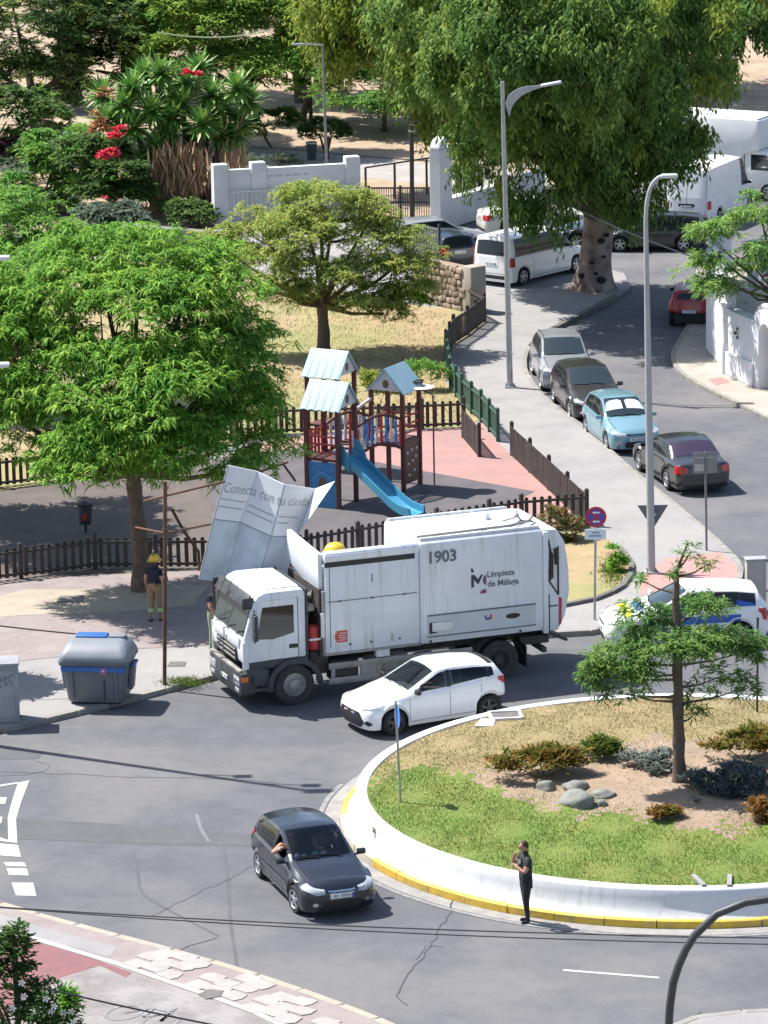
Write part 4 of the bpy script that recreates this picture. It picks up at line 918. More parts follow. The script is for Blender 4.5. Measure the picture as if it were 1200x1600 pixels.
# cab
cabp = [(-.32, 1.2), (.62, 1.2), (1.20, 1.14), (1.30, 1.18), (1.33, 1.5), (1.28, 1.82), (1.02, 2.68), (.9, 2.86), (.7, 2.93), (-.25, 2.93), (-.32, 2.8)]
obj("cab", MB().prism(cabp, -1.2, 1.2, ch=.07, seg=3), M_TW, tr, smooth=40)
tb("cab_roof_seam", (.15, 0, 2.937), (.02, 2.2, .012), M_LET); tb("cab_roof_panel", (.2, 0, 2.945), (.85, 1.9, .03), M_TW, ch=.012)
tb("cab_rear_panel", (-.345, 0, 1.95), (.06, 2.42, 1.95), M_TD, ch=.02)
def scr(y, t): return (1.285+(1.03-1.285)*t+.012, y, 1.84+(2.67-1.84)*t+.004)
q = MB().grid([[scr(y, t) for t in np.linspace(.02, .97, 6)] for y in np.linspace(-1.1, 1.1, 10)]); obj("windscreen", q, mat("truck_screen", (.04, .055, .045), rough=.06, spec=.9), tr)
tb("sun_visor", (1.16, 0, 2.74), (.34, 2.34, .05), M_TD, ch=.02, ry=.95)
tb("visor_end", (1.14, 1.14, 2.68), (.30, .05, .28), M_TD, ch=.02); tb("visor_end", (1.14, -1.14, 2.68), (.30, .05, .28), M_TD, ch=.02)
for y0 in (-.75, -.05, .6): obj("wiper", MB().tube([scr(y0, -.02), tuple(Vector(scr(y0+.25, .12))+Vector((.02, 0, 0))), tuple(Vector(scr(y0+.5, .2))+Vector((.02, 0, 0)))], .014, 5), M_BLACK, tr)
# grille and front panel
tb("front_panel", (1.325, 0, 1.66), (.05, 1.9, .26), M_TW, ch=.02)
gr = tb("grille", (1.33, 0, 1.32), (.06, 1.5, .36), M_BLACK, ch=.02)
for z in (-.1, 0.02, .13): obj("grille_bar", MB().box((1.365, 0, 1.32+z), (.025, 1.42, .035), ch=.008), M_STEELG, gr)
obj("front_emblem", MB().ball((1.362, 0, 1.62), (.012, .07, .07)), M_CHROME, tr, smooth=40)
tb("bumper", (1.20, 0, .68), (.42, 2.46, .56), M_TD, ch=.06); tb("bumper_lip", (1.22, 0, .40), (.36, 2.3, .12), M_BLACK, ch=.03)
tb("bumper_step", (1.36, 0, .98), (.12, 2.3, .08), M_STEELG, ch=.02)
for sg in (1, -1):
    h = tb("headlight", (1.405, sg*.92, .72), (.03, .42, .22), M_LAMP, ch=.012); obj("lamp_reflector", MB().ball((1.42, sg*.84, .72), (.012, .08, .08)), M_CHROME, h, smooth=40); obj("lamp_reflector", MB().ball((1.42, sg*1.02, .72), (.012, .07, .07)), M_CHROME, h, smooth=40)
    tb("fog_lamp", (1.405, sg*.95, .5), (.03, .3, .1), M_LAMP, ch=.01)
    tb("cab_corner_deflector", (1.25, sg*1.19, 1.38), (.16, .06, .7), M_TW, ch=.02)
tb("turn_signal", (1.30, 1.235, .80), (.16, .03, .12), mat("amber_lens", (.7, .16, .03), rough=.2))
plate(tr, (1.425, 0, .62), rz=0)
# cab sides
for sg in (1, -1):
    d = obj("cab_door", MB().prism([(-.10, 1.24), (.70, 1.24), (1.05, 1.5), (1.08, 1.8), (.88, 2.72), (-.10, 2.72)], sg*1.2, sg*1.216, ch=.0), M_TW, tr)
    obj("door_window", MB().prism([(.0, 1.86), (.55, 1.74), (.96, 1.78), (.80, 2.56), (.0, 2.56)], sg*1.214, sg*1.226), M_GLASS, d)
    obj("door_handle", MB().box((.02, sg*1.225, 1.52), (.22, .03, .1), ch=.01), M_BLACK, d)
    obj("door_seam", MB().box((-.11, sg*1.205, 1.9), (.02, .02, 1.66)), M_LETD, d)
    for kk, (zz, hh) in enumerate(((2.22, .46), (1.9, .2))): obj("wing_mirror", MB().box((1.06, sg*1.42, zz), (.1, .22, hh), ch=.03), M_TD, tr, smooth=40)
    obj("mirror_arm", MB().tube([(1.0, sg*1.2, 2.5), (1.08, sg*1.42, 2.5), (1.08, sg*1.42, 1.75), (1.0, sg*1.2, 1.72)], .018, 6), M_BLACK, tr)
    # wheel arch and step
    mb = MB(); rows = []
    for a in np.linspace(math.radians(-8), math.radians(188), 22):
        rows.append([(.72*math.cos(a), sg*y, .52+.72*math.sin(a)*.95) for y in (.72, 1.24, 1.27)])
    for a, r in zip(np.linspace(math.radians(-8), math.radians(188), 22), rows): r.append((.57*math.cos(a), sg*1.27, .52+.57*math.sin(a)*.97))
    obj("mudguard", mb.grid(rows), M_TD, tr, smooth=40)
    tb("cab_lower_side", (.93, sg*1.16, .80), (.52, .14, .42), M_TD, ch=.03)
    tb("step", (.98, sg*1.2, .50), (.5, .12, .08), M_CHAS, ch=.015)
    tb("cab_lower_side", (.45, sg*1.13, 1.11), (1.6, .16, .20), M_TD, ch=.02); tb("cab_lower_side", (1.02, sg*1.15, .98), (.42, .14, .16), M_TD)
# wheels
def truck_wheel(x, y, sg, dual=False):
    t = bpy.data.objects.new("wheel", None); COL.objects.link(t); t.parent = tr; t.location = (x, y, .515)
    r = .515
    for k in range(2 if dual else 1):
        mb = MB(); o = -sg*k*.33
        mb.lathe([(.29, o-.13), (.42, o-.15), (.5, o-.14), (r, o-.1), (r, o+.1), (.5, o+.14), (.42, o+.15), (.29, o+.13), (.29, o+.04), (.03, o+.04)] if sg > 0 else [(.03, o-.04), (.29, o-.04), (.29, o-.13), (.42, o-.15), (.5, o-.14), (r, o-.1), (r, o+.1), (.5, o+.14), (.42, o+.15), (.29, o+.13)], n=36, axis='Y')
        obj("tyre", mb, mat("dusty_tyre", (.035, .033, .032), rough=.9, col2=(.06, .056, .052), scale=6), t, smooth=40)
    dd = .135 if not dual else -.03
    mb = MB(); yo = sg
    mb.lathe([(.295, yo*.13), (.27, yo*.135), (.255, yo*(dd-.02)), (.16, yo*(dd+.0)), (.15, yo*(dd+.05 if not dual else dd+.1)), (.10, yo*(dd+.07 if not dual else dd+.16)), (.005, yo*(dd+.075 if not dual else dd+.165))], n=28, axis='Y')
    for k in range(10):
        a = 2*math.pi*k/10; mb.cyl((.205*math.cos(a), yo*dd, .205*math.sin(a)), (.205*math.cos(a), yo*(dd+.035), .205*math.sin(a)), .018, 6)
    obj("rim", mb, M_STEELG if not dual else M_CHAS, t, smooth=35); return t
for sg in (1, -1): truck_wheel(0, sg*1.06, sg); truck_wheel(-5.42, sg*1.06, sg, True)
# chassis, tanks, guards
for sg in (1, -1): tb("chassis_rail", (-3.0, sg*.42, .95), (7.8, .10, .28), M_CHAS)
tb("axle", (-5.42, 0, .515), (.2, 1.6, .2), M_CHAS); tb("axle", (0, 0, .515), (.16, 1.8, .16), M_CHAS)
tb("engine_block", (.2, 0, .8), (1.6, .9, .5), M_CHAS)
tb("battery_box", (-1.35, .9, .72), (.7, .45, .5), M_CHAS, ch=.03); tb("fuel_tank", (-2.5, .88, .72), (1.1, .5, .5), M_STEELG, ch=.1); tb("air_tank", (-3.5, .9, .7), (.6, .35, .35), M_CHAS, ch=.1)
for z in (.50, .88): tb("side_guard_rail", (-2.78, 1.22, z), (3.8, .035, .16), M_STEELG, ch=.01)
for x in (-1.0, -1.75, -2.2, -3.2, -4.2): tb("side_guard_post", (x, 1.20, .68), (.10, .03, .5), M_STEELG)
tb("side_guard_panel", (-1.92, 1.225, .68), (.42, .03, .26), M_STEELG)
tb("work_lamp", (-2.32, 1.12, 1.08), (.36, .2, .22), M_WHITE, ch=.03)
tb("exhaust_box", (-.72, .75, .95), (.5, .5, .6), M_CHAS, ch=.05)
obj("fire_cabinet", MB().lathe([(.0, 1.32), (.15, 1.32), (.17, 1.36), (.17, 1.86), (.14, 1.92), (.0, 1.95)], n=16, c=(-.56, 1.0, 0)), M_FIRE, tr, smooth=40)
tb("cabinet_bracket", (-.56, 1.16, 1.6), (.30, .02, .05), M_WHITE); tb("front_bulkhead", (-.72, 0, 2.0), (.06, 2.3, 1.7), M_CHAS)
for k in range(5): obj("hydraulic_hose", MB().tube([(-.40, .9-.12*k, 1.3), (-.50, .85-.1*k, 2.1+.08*k), (-.70, .7-.08*k, 2.75-.05*k)], .03, 6), M_STEELG if k % 2 else M_BLACK, tr, smooth=40)
tb("loader_bracket", (-.53, .55, 2.35), (.2, .9, .16), M_STEELG, ch=.03); tb("loader_bracket", (-.5, .2, 2.6), (.12, 1.4, .10), M_CHAS, ch=.02)
for sg in (1, -1):
    mb = MB(); rows = []
    for a in np.linspace(math.radians(5), math.radians(175), 16): rows.append([(-5.42+.66*math.cos(a), sg*y, .515+.62*math.sin(a)) for y in (.6, 1.22)])
    obj("mudguard", mb.grid(rows), M_CHAS, tr, smooth=40)
    tb("mud_flap", (-6.12, sg*.95, .55), (.03, .6, .55), M_BLACK)
# body: front hopper
xf, xm, xr = -.80, -3.30, -6.58
obj("hopper_side", MB().prism([(xf, 1.22), (xm+.01, 1.22), (xm+.01, 3.74), (xf-.04, 3.74)], 1.10, 1.24, ch=.015), M_TW, tr, smooth=40)
obj("hopper_side", MB().prism([(xf, 1.22), (xm+.01, 1.22), (xm+.01, 2.80), (xf-.04, 2.80)], -1.24, -1.12, ch=.015), M_TW, tr, smooth=40)
obj("hopper_top_lip", MB().prism([(1.06, 3.56), (1.27, 3.56), (1.27, 3.68), (1.20, 3.77), (1.06, 3.77)], xm+.012, xf-.02, axis='X', ch=.012), M_TW, tr, smooth=40)
fw_ = MB(); fw_.prism([(1.09, 3.72), (1.09, 2.72), (.2, 2.78), (-.95, 3.0), (-1.2, 3.1), (-1.2, 3.84), (.2, 3.76)], xf-.02, xf+.10, axis='X', ch=.02); obj("hopper_front", fw_, M_TW, tr, smooth=40)
tb("hopper_floor", (-2.05, 0, 2.55), (2.4, 2.2, .08), M_CHAS)
tb("hopper_ledge", (-1.33, .62, 3.45), (.9, .8, .05), M_LET, ch=.01); tb("hopper_ledge_bracket", (-1.15, .95, 3.3), (.4, .25, .28), M_CHAS)
tb("slot", (-2.0, 1.243, 3.46), (2.35, .012, .13), M_BLACK)
tb("panel_seam", (-2.05, 1.243, 2.52), (2.35, .008, .022), M_LET); tb("panel_seam", (xf-.14, 1.243, 2.4), (.02, .008, 2.1), M_LET)
tb("panel_handle", (-2.05, 1.245, 3.02), (.025, .012, .22), M_LET)
for x in (-1.2, -2.05, -2.9): tb("hinge", (x, 1.243, 2.52), (.10, .02, .05), M_LET, ch=.008)
for x in (-1.45, -2.0, -2.75): tb("catch", (x, 1.243, 1.40), (.05, .02, .05), M_CHAS)
tb("rust_streak", (-2.55, 1.2405, 1.45), (.07, .004, .2), mat("faint_rust", (.45, .42, .37), rough=.6))
sk = tb("warning_sticker", (-1.24, 1.243, 1.62), (.28, .008, .30), mat("sticker_red", (.55, .08, .06), rough=.5))
for k in range(4): obj("sticker_line", MB().box((-1.24-.02*(k % 2), 1.249, 1.53+.06*k), (.2, .004, .016)), M_WHITE, sk)
tb("sticker_strip", (-1.08, 1.243, 1.62), (.05, .008, .18), mat("sticker_red", (.55, .08, .06)))
tb("hopper_sill", (-2.05, 1.22, 1.20), (2.55, .1, .06), M_STEELG); tb("corner_post", (xf+.02, 1.2, 2.0), (.08, .08, 1.6), M_STEELG, ch=.01)
tb("reflector_plate", (xf+.06, 1.24, 1.95), (.09, .03, .62), M_WHITE)
# body: rear compartment
bodyp = [(-1.24, 1.18), (1.24, 1.18), (1.28, 1.5), (1.28, 3.3), (1.25, 3.72), (1.16, 3.80), (-1.16, 3.80), (-1.25, 3.72), (-1.28, 3.3), (-1.28, 1.5)]
obj("rear_compartment", MB().prism(bodyp, xr, xm, axis='X', ch=.03), M_TW, tr, smooth=35)
tb("compartment_edge", (xm-.03, 1.285, 2.48), (.05, .02, 2.5), M_TW, ch=.006)
for y in (-.62, 0, .62): tb("roof_seam", (-4.95, y*.01, 3.803), (.02, 2.2, .01), M_LET) if y == 0 else None
for x in (-4.0, -5.6): tb("roof_rib", (x, 0, 3.812), (.05, 2.2, .03), M_TW, ch=.008)
for sg in (1, -1): tb("roof_edge_rail", (-4.94, sg*1.12, 3.83), (3.2, .07, .07), M_TW, ch=.02)
obj("roof_pipe", MB().tube([(-3.35, .98, 3.86), (-4.4, .97, 3.87), (-5.9, .92, 3.88), (-6.4, .80, 3.92), (-6.7, .3, 3.9)], .035, 6), M_STEELG, tr, smooth=40)
obj("roof_pipe", MB().tube([(-5.1, .92, 3.84), (-5.5, .8, 3.86), (-5.9, .9, 3.86), (-6.3, .55, 3.88), (-6.6, .6, 3.84)], .025, 6), M_CHAS, tr, smooth=40)
obj("roof_hose", MB().tube([(-5.95, .2, 3.84), (-6.15, .45, 3.95), (-6.35, .2, 3.97), (-6.45, -.2, 3.9), (-6.6, -.5, 3.85)], .03, 6), M_STEELG, tr, smooth=40)
tb("roof_lug", (-5.7, -.35, 3.88), (.12, .3, .14), M_TW, ch=.02); tb("roof_lug", (-3.45, 1.0, 3.86), (.12, .1, .08), M_STEELG, ch=.01)
# recessed service panel on the side
sp = tb("service_panel", (-4.92, 1.284, 1.62), (2.9, .012, .52), mat("panel_greyish", (.60, .615, .63), rough=.45, col2=(.52, .535, .55), scale=2)); 
tb("panel_rail", (-4.92, 1.293, 1.90), (2.9, .03, .035), M_LET, ch=.008); tb("panel_rail", (-4.92, 1.293, 1.36), (2.9, .03, .03), M_LET, ch=.008)
tb("vent_cover", (-3.86, 1.315, 1.60), (.55, .05, .24), M_WHITE, ch=.05); tb("vent_hole", (-3.62, 1.30, 1.58), (.2, .03, .28), M_BLACK, ch=.04)
obj("grab_recess", MB().ball((-5.75, 1.292, 1.66), (.2, .012, .07)), M_BLACK, tr, smooth=40)
for x in (-3.55, -5.95): tb("bolt", (x, 1.29, 1.24), (.05, .03, .05), M_CHAS)
em = tb("municipal_sticker", (-5.08, 1.2935, 1.66), (.14, .004, .06), mat("emblem_blue", (.03, .12, .36), rough=.5)); obj("sticker_tip", MB().box((-5.02, 1.2935, 1.72), (.05, .0045, .06)), mat("emblem_blue", (.03, .12, .36)), em)
obj("sticker_tip", MB().box((-5.16, 1.2935, 1.70), (.06, .0045, .12)), mat("sticker_red", (.55, .08, .06)), em)
rot = (math.pi/2, 0, math.pi)
text("fleet_number", "1903", .40, M_LET, tr, (-3.88, 1.285, 3.36), rot, bold=.012)
text("lettering", "Limpieza", .215, M_LET, tr, (-5.44, 1.285, 2.78), rot, sx=.98); text("lettering", "de Málaga", .215, M_LET, tr, (-5.50, 1.285, 2.54), rot, sx=.98)
def emb(name, pts, m): return obj(name, MB().prism(pts, 1.281, 1.288), m, tr)
lx = lambda a: -4.65-a
emb("emblem", [(lx(0), 2.50), (lx(0), 2.82), (lx(.08), 2.82), (lx(.18), 2.70), (lx(.28), 2.82), (lx(.31), 2.79), (lx(.2), 2.58), (lx(.16), 2.58), (lx(.07), 2.70), (lx(.07), 2.50)], M_LETD)
emb("emblem", [(lx(0), 2.88), (lx(0), 3.0), (lx(.05), 2.97), (lx(.07), 2.91), (lx(.05), 2.88)], M_LETD)
emb("emblem", [(lx(.40), 2.52), (lx(.40), 2.80), (lx(.33), 2.74), (lx(.30), 2.66), (lx(.33), 2.57)], M_PURP)
emb("emblem", [(lx(.22), 2.32), (lx(.40), 2.32), (lx(.40), 2.42), (lx(.33), 2.43), (lx(.26), 2.39)], M_PURP)
# tailgate
tail = [(xr-.01, 3.78), (xr-.40, 3.74), (xr-.62, 3.4), (xr-.72, 2.7), (xr-.74, 2.1), (xr-.62, 1.5), (xr-.42, 1.12), (xr-.01, 1.12)]
obj("tailgate", MB().prism(tail, -1.22, 1.22, ch=.05, seg=3), M_TW, tr, smooth=40)
obj("tailgate_frame", MB().prism([(xr-.0, 1.1), (xr-.14, 1.1), (xr-.14, 3.72), (xr-.0, 3.72)], 1.2, 1.30, ch=.02), M_TW, tr, smooth=40)
obj("tailgate_trim", MB().tube([(xr-.16, 1.245, 3.5), (xr-.22, 1.25, 3.2), (xr-.17, 1.25, 2.45), (xr-.42, 1.25, 2.05), (xr-.42, 1.25, 3.3)], .022, 6), M_BLACK, tr)
obj("tailgate_trim", MB().tube([(xr-.17, 1.245, 2.1), (xr-.17, 1.25, 1.15)], .016, 6), M_BLACK, tr)
obj("tailgate_window", MB().prism([(xr-.19, 3.3), (xr-.30, 3.1), (xr-.30, 2.5), (xr-.19, 2.42)], 1.215, 1.235), M_GLASS, tr)
obj("hydraulic_cylinder", MB().tube([(xr-.36, 1.25, 3.25), (xr-.38, 1.25, 2.85)], .055, 8), M_BLACK, tr, smooth=40)
obj("tail_light", MB().prism([(xr-.44, 2.0), (xr-.52, 1.95), (xr-.50, 1.3), (xr-.44, 1.25)], 1.2, 1.24), mat("tail_red_dull", (.4, .04, .05), rough=.3), tr)
tb("tailgate_badge", (xr-.3, 1.232, 1.78), (.22, .006, .04), M_LET)
tb("rear_step", (xr-.45, .55, .92), (.8, .7, .08), M_CHAS, ch=.02, ry=-.45); tb("rear_step", (xr-.3, -.5, .92), (.7, .7, .08), M_CHAS, ch=.02, ry=-.45)
tb("tow_frame", (xr+.05, 0, .82), (.8, 1.6, .22), M_CHAS, ch=.03); tb("underrun_bar", (xr-.1, .0, .62), (.12, 2.2, .14), M_CHAS, ch=.02)
# yellow helmet on the hopper ledge
hp = TW(-1.36, .50, 3.478)
hh = thing("hard_hat", "yellow hard hat lying on the ledge at the truck's open hopper", "hard hat", tuple(hp), TYAW); hh.scale = (1.15, 1.15, 1.15)
M_HY = mat("helmet_yellow", (.72, .48, .04), rough=.35)
obj("shell", MB().lathe([(.001, .30), (.09, .285), (.17, .23), (.215, .14), (.235, .03), (.24, .0)], n=24, sx=1.12), M_HY, hh, smooth=50)
obj("brim", MB().lathe([(.22, .03), (.33, .012), (.335, .0), (.22, .0)], n=24, sx=1.25), M_HY, hh, smooth=50); obj("ridge", MB().tube([(-.22, 0, .14), (-.1, 0, .285), (.1, 0, .285), (.22, 0, .14)], .02, 6), M_HY, hh, smooth=50)
# ------------------------------------------------------------------ folded advertising panel
PY = 100.9
ap = thing("advertising_panel", "large creased white advertising panel with grey lettering sticking up behind the truck cab", "advertising panel", tuple(PD(390, 905, PY)))
A0 = Vector(ap.location)
top_r = [(357, 727), (403, 737), (445, 757), (492, 764)]; mid_r = [(334, 811), (375, 816), (424, 838), (464, 838)]; bot_r = [(311, 906), (352, 911), (398, 922), (440, 930)]
dep = [-.15, .12, -.16, .22]
M_SHEET = mat("panel_sheet_white", (0.66, 0.67, 0.68), rough=.55, col2=(.6, .61, .63), scale=1.5); M_SHEETB = mat("panel_sheet_blue", (0.40, 0.46, 0.52), rough=.5, col2=(.50, .55, .60), scale=.8, col3=(.34, .40, .45), scale3=1.6)
M_SEAM = mat("panel_seam", (.25, .27, .29), rough=.6); M_FAINT = mat("faint_print", (.36, .37, .39), rough=.6)
def pp(px, c, tilt=0.0): return PD(px[0], px[1], PY+dep[c]+tilt)-A0
Gt = [[pp(top_r[c], c, .35) for c in range(4)], [pp(mid_r[c], c, .05) for c in range(4)], [pp(bot_r[c], c, -.1) for c in range(4)]]
def bil(g, u, v):
    i, j = min(int(u), 2), min(int(v), 1); a, b = u-i, v-j
    return g[j][i]*(1-a)*(1-b)+g[j][i+1]*a*(1-b)+g[j+1][i]*(1-a)*b+g[j+1][i+1]*a*b
def fn(u, v, off=0.0):
    q = bil(Gt, u, v); e = .02
    n = (bil(Gt, min(u+e, 3), v)-bil(Gt, max(u-e, 0), v)).cross(bil(Gt, u, min(v+e, 2))-bil(Gt, u, max(v-e, 0))).normalized()
    if n.y > 0: n = -n
    return q+n*off
for j in range(2):
    for i in range(3):
        g = .012; mb = MB(); fr, bk_ = [], []
        for a in np.linspace(i+g, i+1-g, 7):
            fr.append([fn(min(a, i+.9999), min(b, j+.9999), .014) for b in np.linspace(j+g, j+1-g, 7)]); bk_.append([fn(min(a, i+.9999), min(b, j+.9999), -.014) for b in np.linspace(j+g, j+1-g, 7)])
        mb.grid(fr); mb.grid(bk_, flip=True)
        for A_, B_ in ((fr[0], bk_[0]), (fr[-1], bk_[-1]), ([r[0] for r in fr], [r[0] for r in bk_]), ([r[-1] for r in fr], [r[-1] for r in bk_])): mb.grid([A_, B_])
        obj("panel_sheet", mb, M_SHEET if j == 0 else M_SHEETB, ap, smooth=30)
for u in (0.01, 1, 2, 2.99): obj("frame_bar", MB().tube([fn(u, v, -.01) for v in np.linspace(0, 1.99, 9)], .026, 6), M_SEAM, ap)
for v in (.01, 1, 1.97): obj("frame_bar", MB().tube([fn(u, v, -.01) for u in (0, .5, 1, 1.5, 2, 2.5, 2.99)], .028 if v == 1 else .022, 6), M_SEAM if v == 1 else M_WHITE, ap)
# the outer flap that bends forward, its edge catching the sun
f0, f1, f2 = Gt[0][3], Gt[1][3], PD(523, 752, PY-.75)-A0
mb = MB(); fl = []
for a in np.linspace(0, 1, 6): fl.append([f0.lerp(f1, b).lerp(f2.lerp(f1, b), a) for b in np.linspace(0, .97, 8)])
mb.grid(fl); mb.grid([[p+Vector((.0, .03, .0)) for p in r] for r in fl], flip=True); mb.grid([fl[-1], [p+Vector((.0, .03, 0)) for p in fl[-1]]]); mb.grid([[r[0] for r in fl], [r[0]+Vector((0, .03, 0)) for r in fl]])
obj("panel_flap", mb, M_SHEET, ap, smooth=40)
tm = text_mesh("Conecta con tu ciuda", 1.0, .0); bm = bmesh.new(); bm.from_mesh(tm)
bmesh.ops.triangulate(bm, faces=bm.faces[:]); bmesh.ops.subdivide_edges(bm, edges=[e for e in bm.edges if e.calc_length() > .35], cuts=1)
xs_ = [v.co.x for v in bm.verts]; x0, x1 = min(xs_), max(xs_)
for v in bm.verts:
    u = .06+(v.co.x-x0)/(x1-x0)*2.9; vv = .42-.14*(u/2.9)-v.co.y*.27
    v.co = fn(min(u, 2.99), min(max(vv, .01), .98), .020)
bm.to_mesh(tm); bm.free(); tm.materials.clear(); tm.materials.append(mat("print_grey", (.30, .31, .34), rough=.6)); link("lettering", tm, ap)
for v0, ua, ub in ((.60, .05, .92), (.74, .05, .92), (.62, 1.08, 1.93), (.74, 1.08, 1.93), (.60, 2.08, 2.8), (.72, 2.08, 2.5)):
    a = [fn(u, v0, .019) for u in np.linspace(ua, ub, 6)]; b = [fn(u, v0+.028, .019) for u in np.linspace(ua, ub, 6)]; obj("print_line", MB().grid([a, b]), M_FAINT, ap)
for u in (.5, 2.4):
    p = fn(u, 1.95, -.05); obj("support_leg", MB().tube([p, Vector((p.x+.1, p.y+.15, 1.0-A0.z))], .04, 8), M_CHAS, ap)
# ------------------------------------------------------------------ wooden picket fences
M_WOODD = mat("dark_stained_wood", (0.032, 0.025, 0.025), rough=.7, col2=(.058, .046, .044), scale=4, var=.1)
M_WOODG = mat("green_stained_wood", (0.03, 0.075, 0.055), rough=.6, col2=(.045, .10, .075), scale=4)
SLAT, SLATM = {}, {}
def slat_mesh(h, m, w=.11):
    k = (round(h, 2), m.name, w)
    if k not in SLAT:
        mb = MB(); mb.prism([(-w/2, 0), (w/2, 0), (w/2, h-.03), (w/2-.03, h), (-w/2+.03, h), (-w/2, h-.03)], -.011, .011); SLAT[k] = mesh_from("slat", mb.v, mb.f, m)
    return SLAT[k]
def fence(label, px, z, h, pitch=.22, m=M_WOODD, post_every=2.0, group="dark picket fences round the playground", w=.11, posts=True, pts=None):
    pts = pts or pxl(px, z); o0 = pts[0]; t = thing("picket_fence", label, "fence", tuple(o0), 0, group)
    pm = MB().box((0, 0, (h+.12)/2), (.11, .11, h+.12), ch=.01); pm.add([(-.04, -.04, h+.12), (.04, -.04, h+.12), (.04, .04, h+.12), (-.04, .04, h+.12), (0, 0, h+.16)], [(0, 1, 4), (1, 2, 4), (2, 3, 4), (3, 0, 4)])
    pme = mesh_from("post", pm.v, pm.f, m)
    for i, (a, b) in enumerate(zip(pts[:-1], pts[1:])):
        d = b-a; L = d.length; yaw = math.atan2(d.y, d.x); n = max(1, round(L/post_every)); u = d/L
        for k in range(n):
            c = a+u*(L*k/n)-o0
            link("post", pme, t, c, yaw)
            s0, s1 = L*k/n+.055, L*(k+1)/n-.055
            for zr in (.14, h-.12):
                mb = MB().box(((s0+s1)/2, 0, 0), (s1-s0, .05, .07)); link("rail", mesh_from("rail", mb.v, mb.f, m), t, (a-o0)+Vector((0, 0, zr)), yaw)
            ns = max(1, int((s1-s0)/pitch)); g = (s1-s0)/ns
            for j in range(ns):
                c = a+u*(s0+g*(j+.5))-o0+Vector((-u.y, u.x, 0))*-.037+Vector((0, 0, .05)); s_ = link("slat", slat_mesh(h-.05, m, w), t, c, yaw); s_.rotation_euler = (random.uniform(-.01, .01), random.uniform(-.012, .012), yaw)
    link("post", pme, t, pts[-1]-o0, yaw); return t
fence("dark picket fence in front of the slide, running behind the truck roof", [(917, 821), (815, 829), (765, 837), (683, 851), (560, 873), (480, 887), (400, 891)], ZS, .95)
fence("dark picket fence behind the firefighter and the leafy tree trunk", [(340, 888), (149, 889), (33, 904), (-70, 916)], ZS, .88)
fence("far picket fence in the shade below the left edge of the big tree", [(440, 679), (300, 700), (75, 753), (-90, 772)], ZS, .88)
fence("straight picket fence at the back of the pink rubber floor", [(725, 668), (660, 671), (560, 675), (440, 679)], ZS, .88)
fence("dark close-boarded fence between the pink floor and the pavement", [(800, 712), (858, 766), (917, 821)], ZS, .95, pitch=.135, w=.1)
fence("green fence curving along the pavement above the playground", [(778, 690), (752, 660), (722, 634), (704, 608), (697, 566)], ZS, .95, pitch=.135, m=M_WOODG, w=.1, post_every=1.6)
fence("dark fence bending round the foot of the stone wall", [(697, 563), (709, 538), (731, 524), (757, 503), (730, 488)], ZS, .95, pitch=.16, w=.1, post_every=1.5)
fence("short open gate leaf standing on the pink rubber floor", [(724, 684), (749, 714)], ZS, .95, pitch=.125, w=.09)
# ------------------------------------------------------------------ playground tower set
M_POST = mat("red_brown_post", (0.12, 0.035, 0.03), rough=.6, col2=(.09, .03, .028), scale=3)
M_PRED = mat("play_red", (0.42, 0.045, 0.04), rough=.4); M_PBLU = mat("play_blue", (0.03, 0.17, 0.42), rough=.4, col2=(.06, .25, .5), scale=5)
M_PLGT = mat("play_pale", (0.62, 0.5, 0.5), rough=.5); M_SLIDE = mat("slide_blue", (0.055, 0.26, 0.42), rough=.32, col2=(.07, .3, .46), scale=2); M_ROOF = mat("pale_roof_board", (0.27, 0.44, 0.50), rough=.5, col2=(.33, .48, .53), scale=3)
M_GABLE = mat("pale_gable_board", (0.55, 0.56, 0.55), rough=.55); M_CLIMB = mat("climbing_board", (0.14, 0.085, 0.05), rough=.6)
O = P(565, 770, ZS); pg = thing("playground_tower", "wooden playground castle with three pale blue roofs, a bridge and a blue slide", "playground set", tuple(O))
def L_(px, py, z=0.0): return P(px, py, ZS+z)-O
def dpath(p, zs): return Vector((p.x, p.y, zs))
def post(px, py, h, r=.06, nm="post"): p = L_(px, py); return obj(nm, MB().box((p.x, p.y, h/2), (r*2, r*2, h), ch=.012), M_POST, pg)
E1 = Vector((.88, -.475, 0)); E2 = Vector((.475, .88, 0)); WT = 1.05; HD = 1.45
def tower(px, py):
    n = L_(px, py); n.z = 0; return [n, n-E1*WT, n-E1*WT+E2*WT, n+E2*WT]     # near, left, far, right corner
NL = tower(530, 796); RT = tower(631, 769); _f = tower(530, 740); FL = _f
def post(p, h, r=.06, nm="post"): return obj(nm, MB().box((p.x, p.y, h/2), (r*2, r*2, h), ch=.012, rz=math.atan2(E1.y, E1.x)), M_POST, pg)
for C_ in (NL, FL, RT):
    for p in C_: post(p, 3.0)
def deck(nm, C, z, m=M_POST): return poly_slab(nm, C, z-.06, z, m, pg)
deck("deck", NL, HD); deck("deck", RT, HD+.05); deck("deck", FL, HD)
def roof(eL, eR, ridge_h, over, zE, axis):
    """eL,eR: the two eave lines given as ground points; gable roof boards with waved lower edge"""
    pass
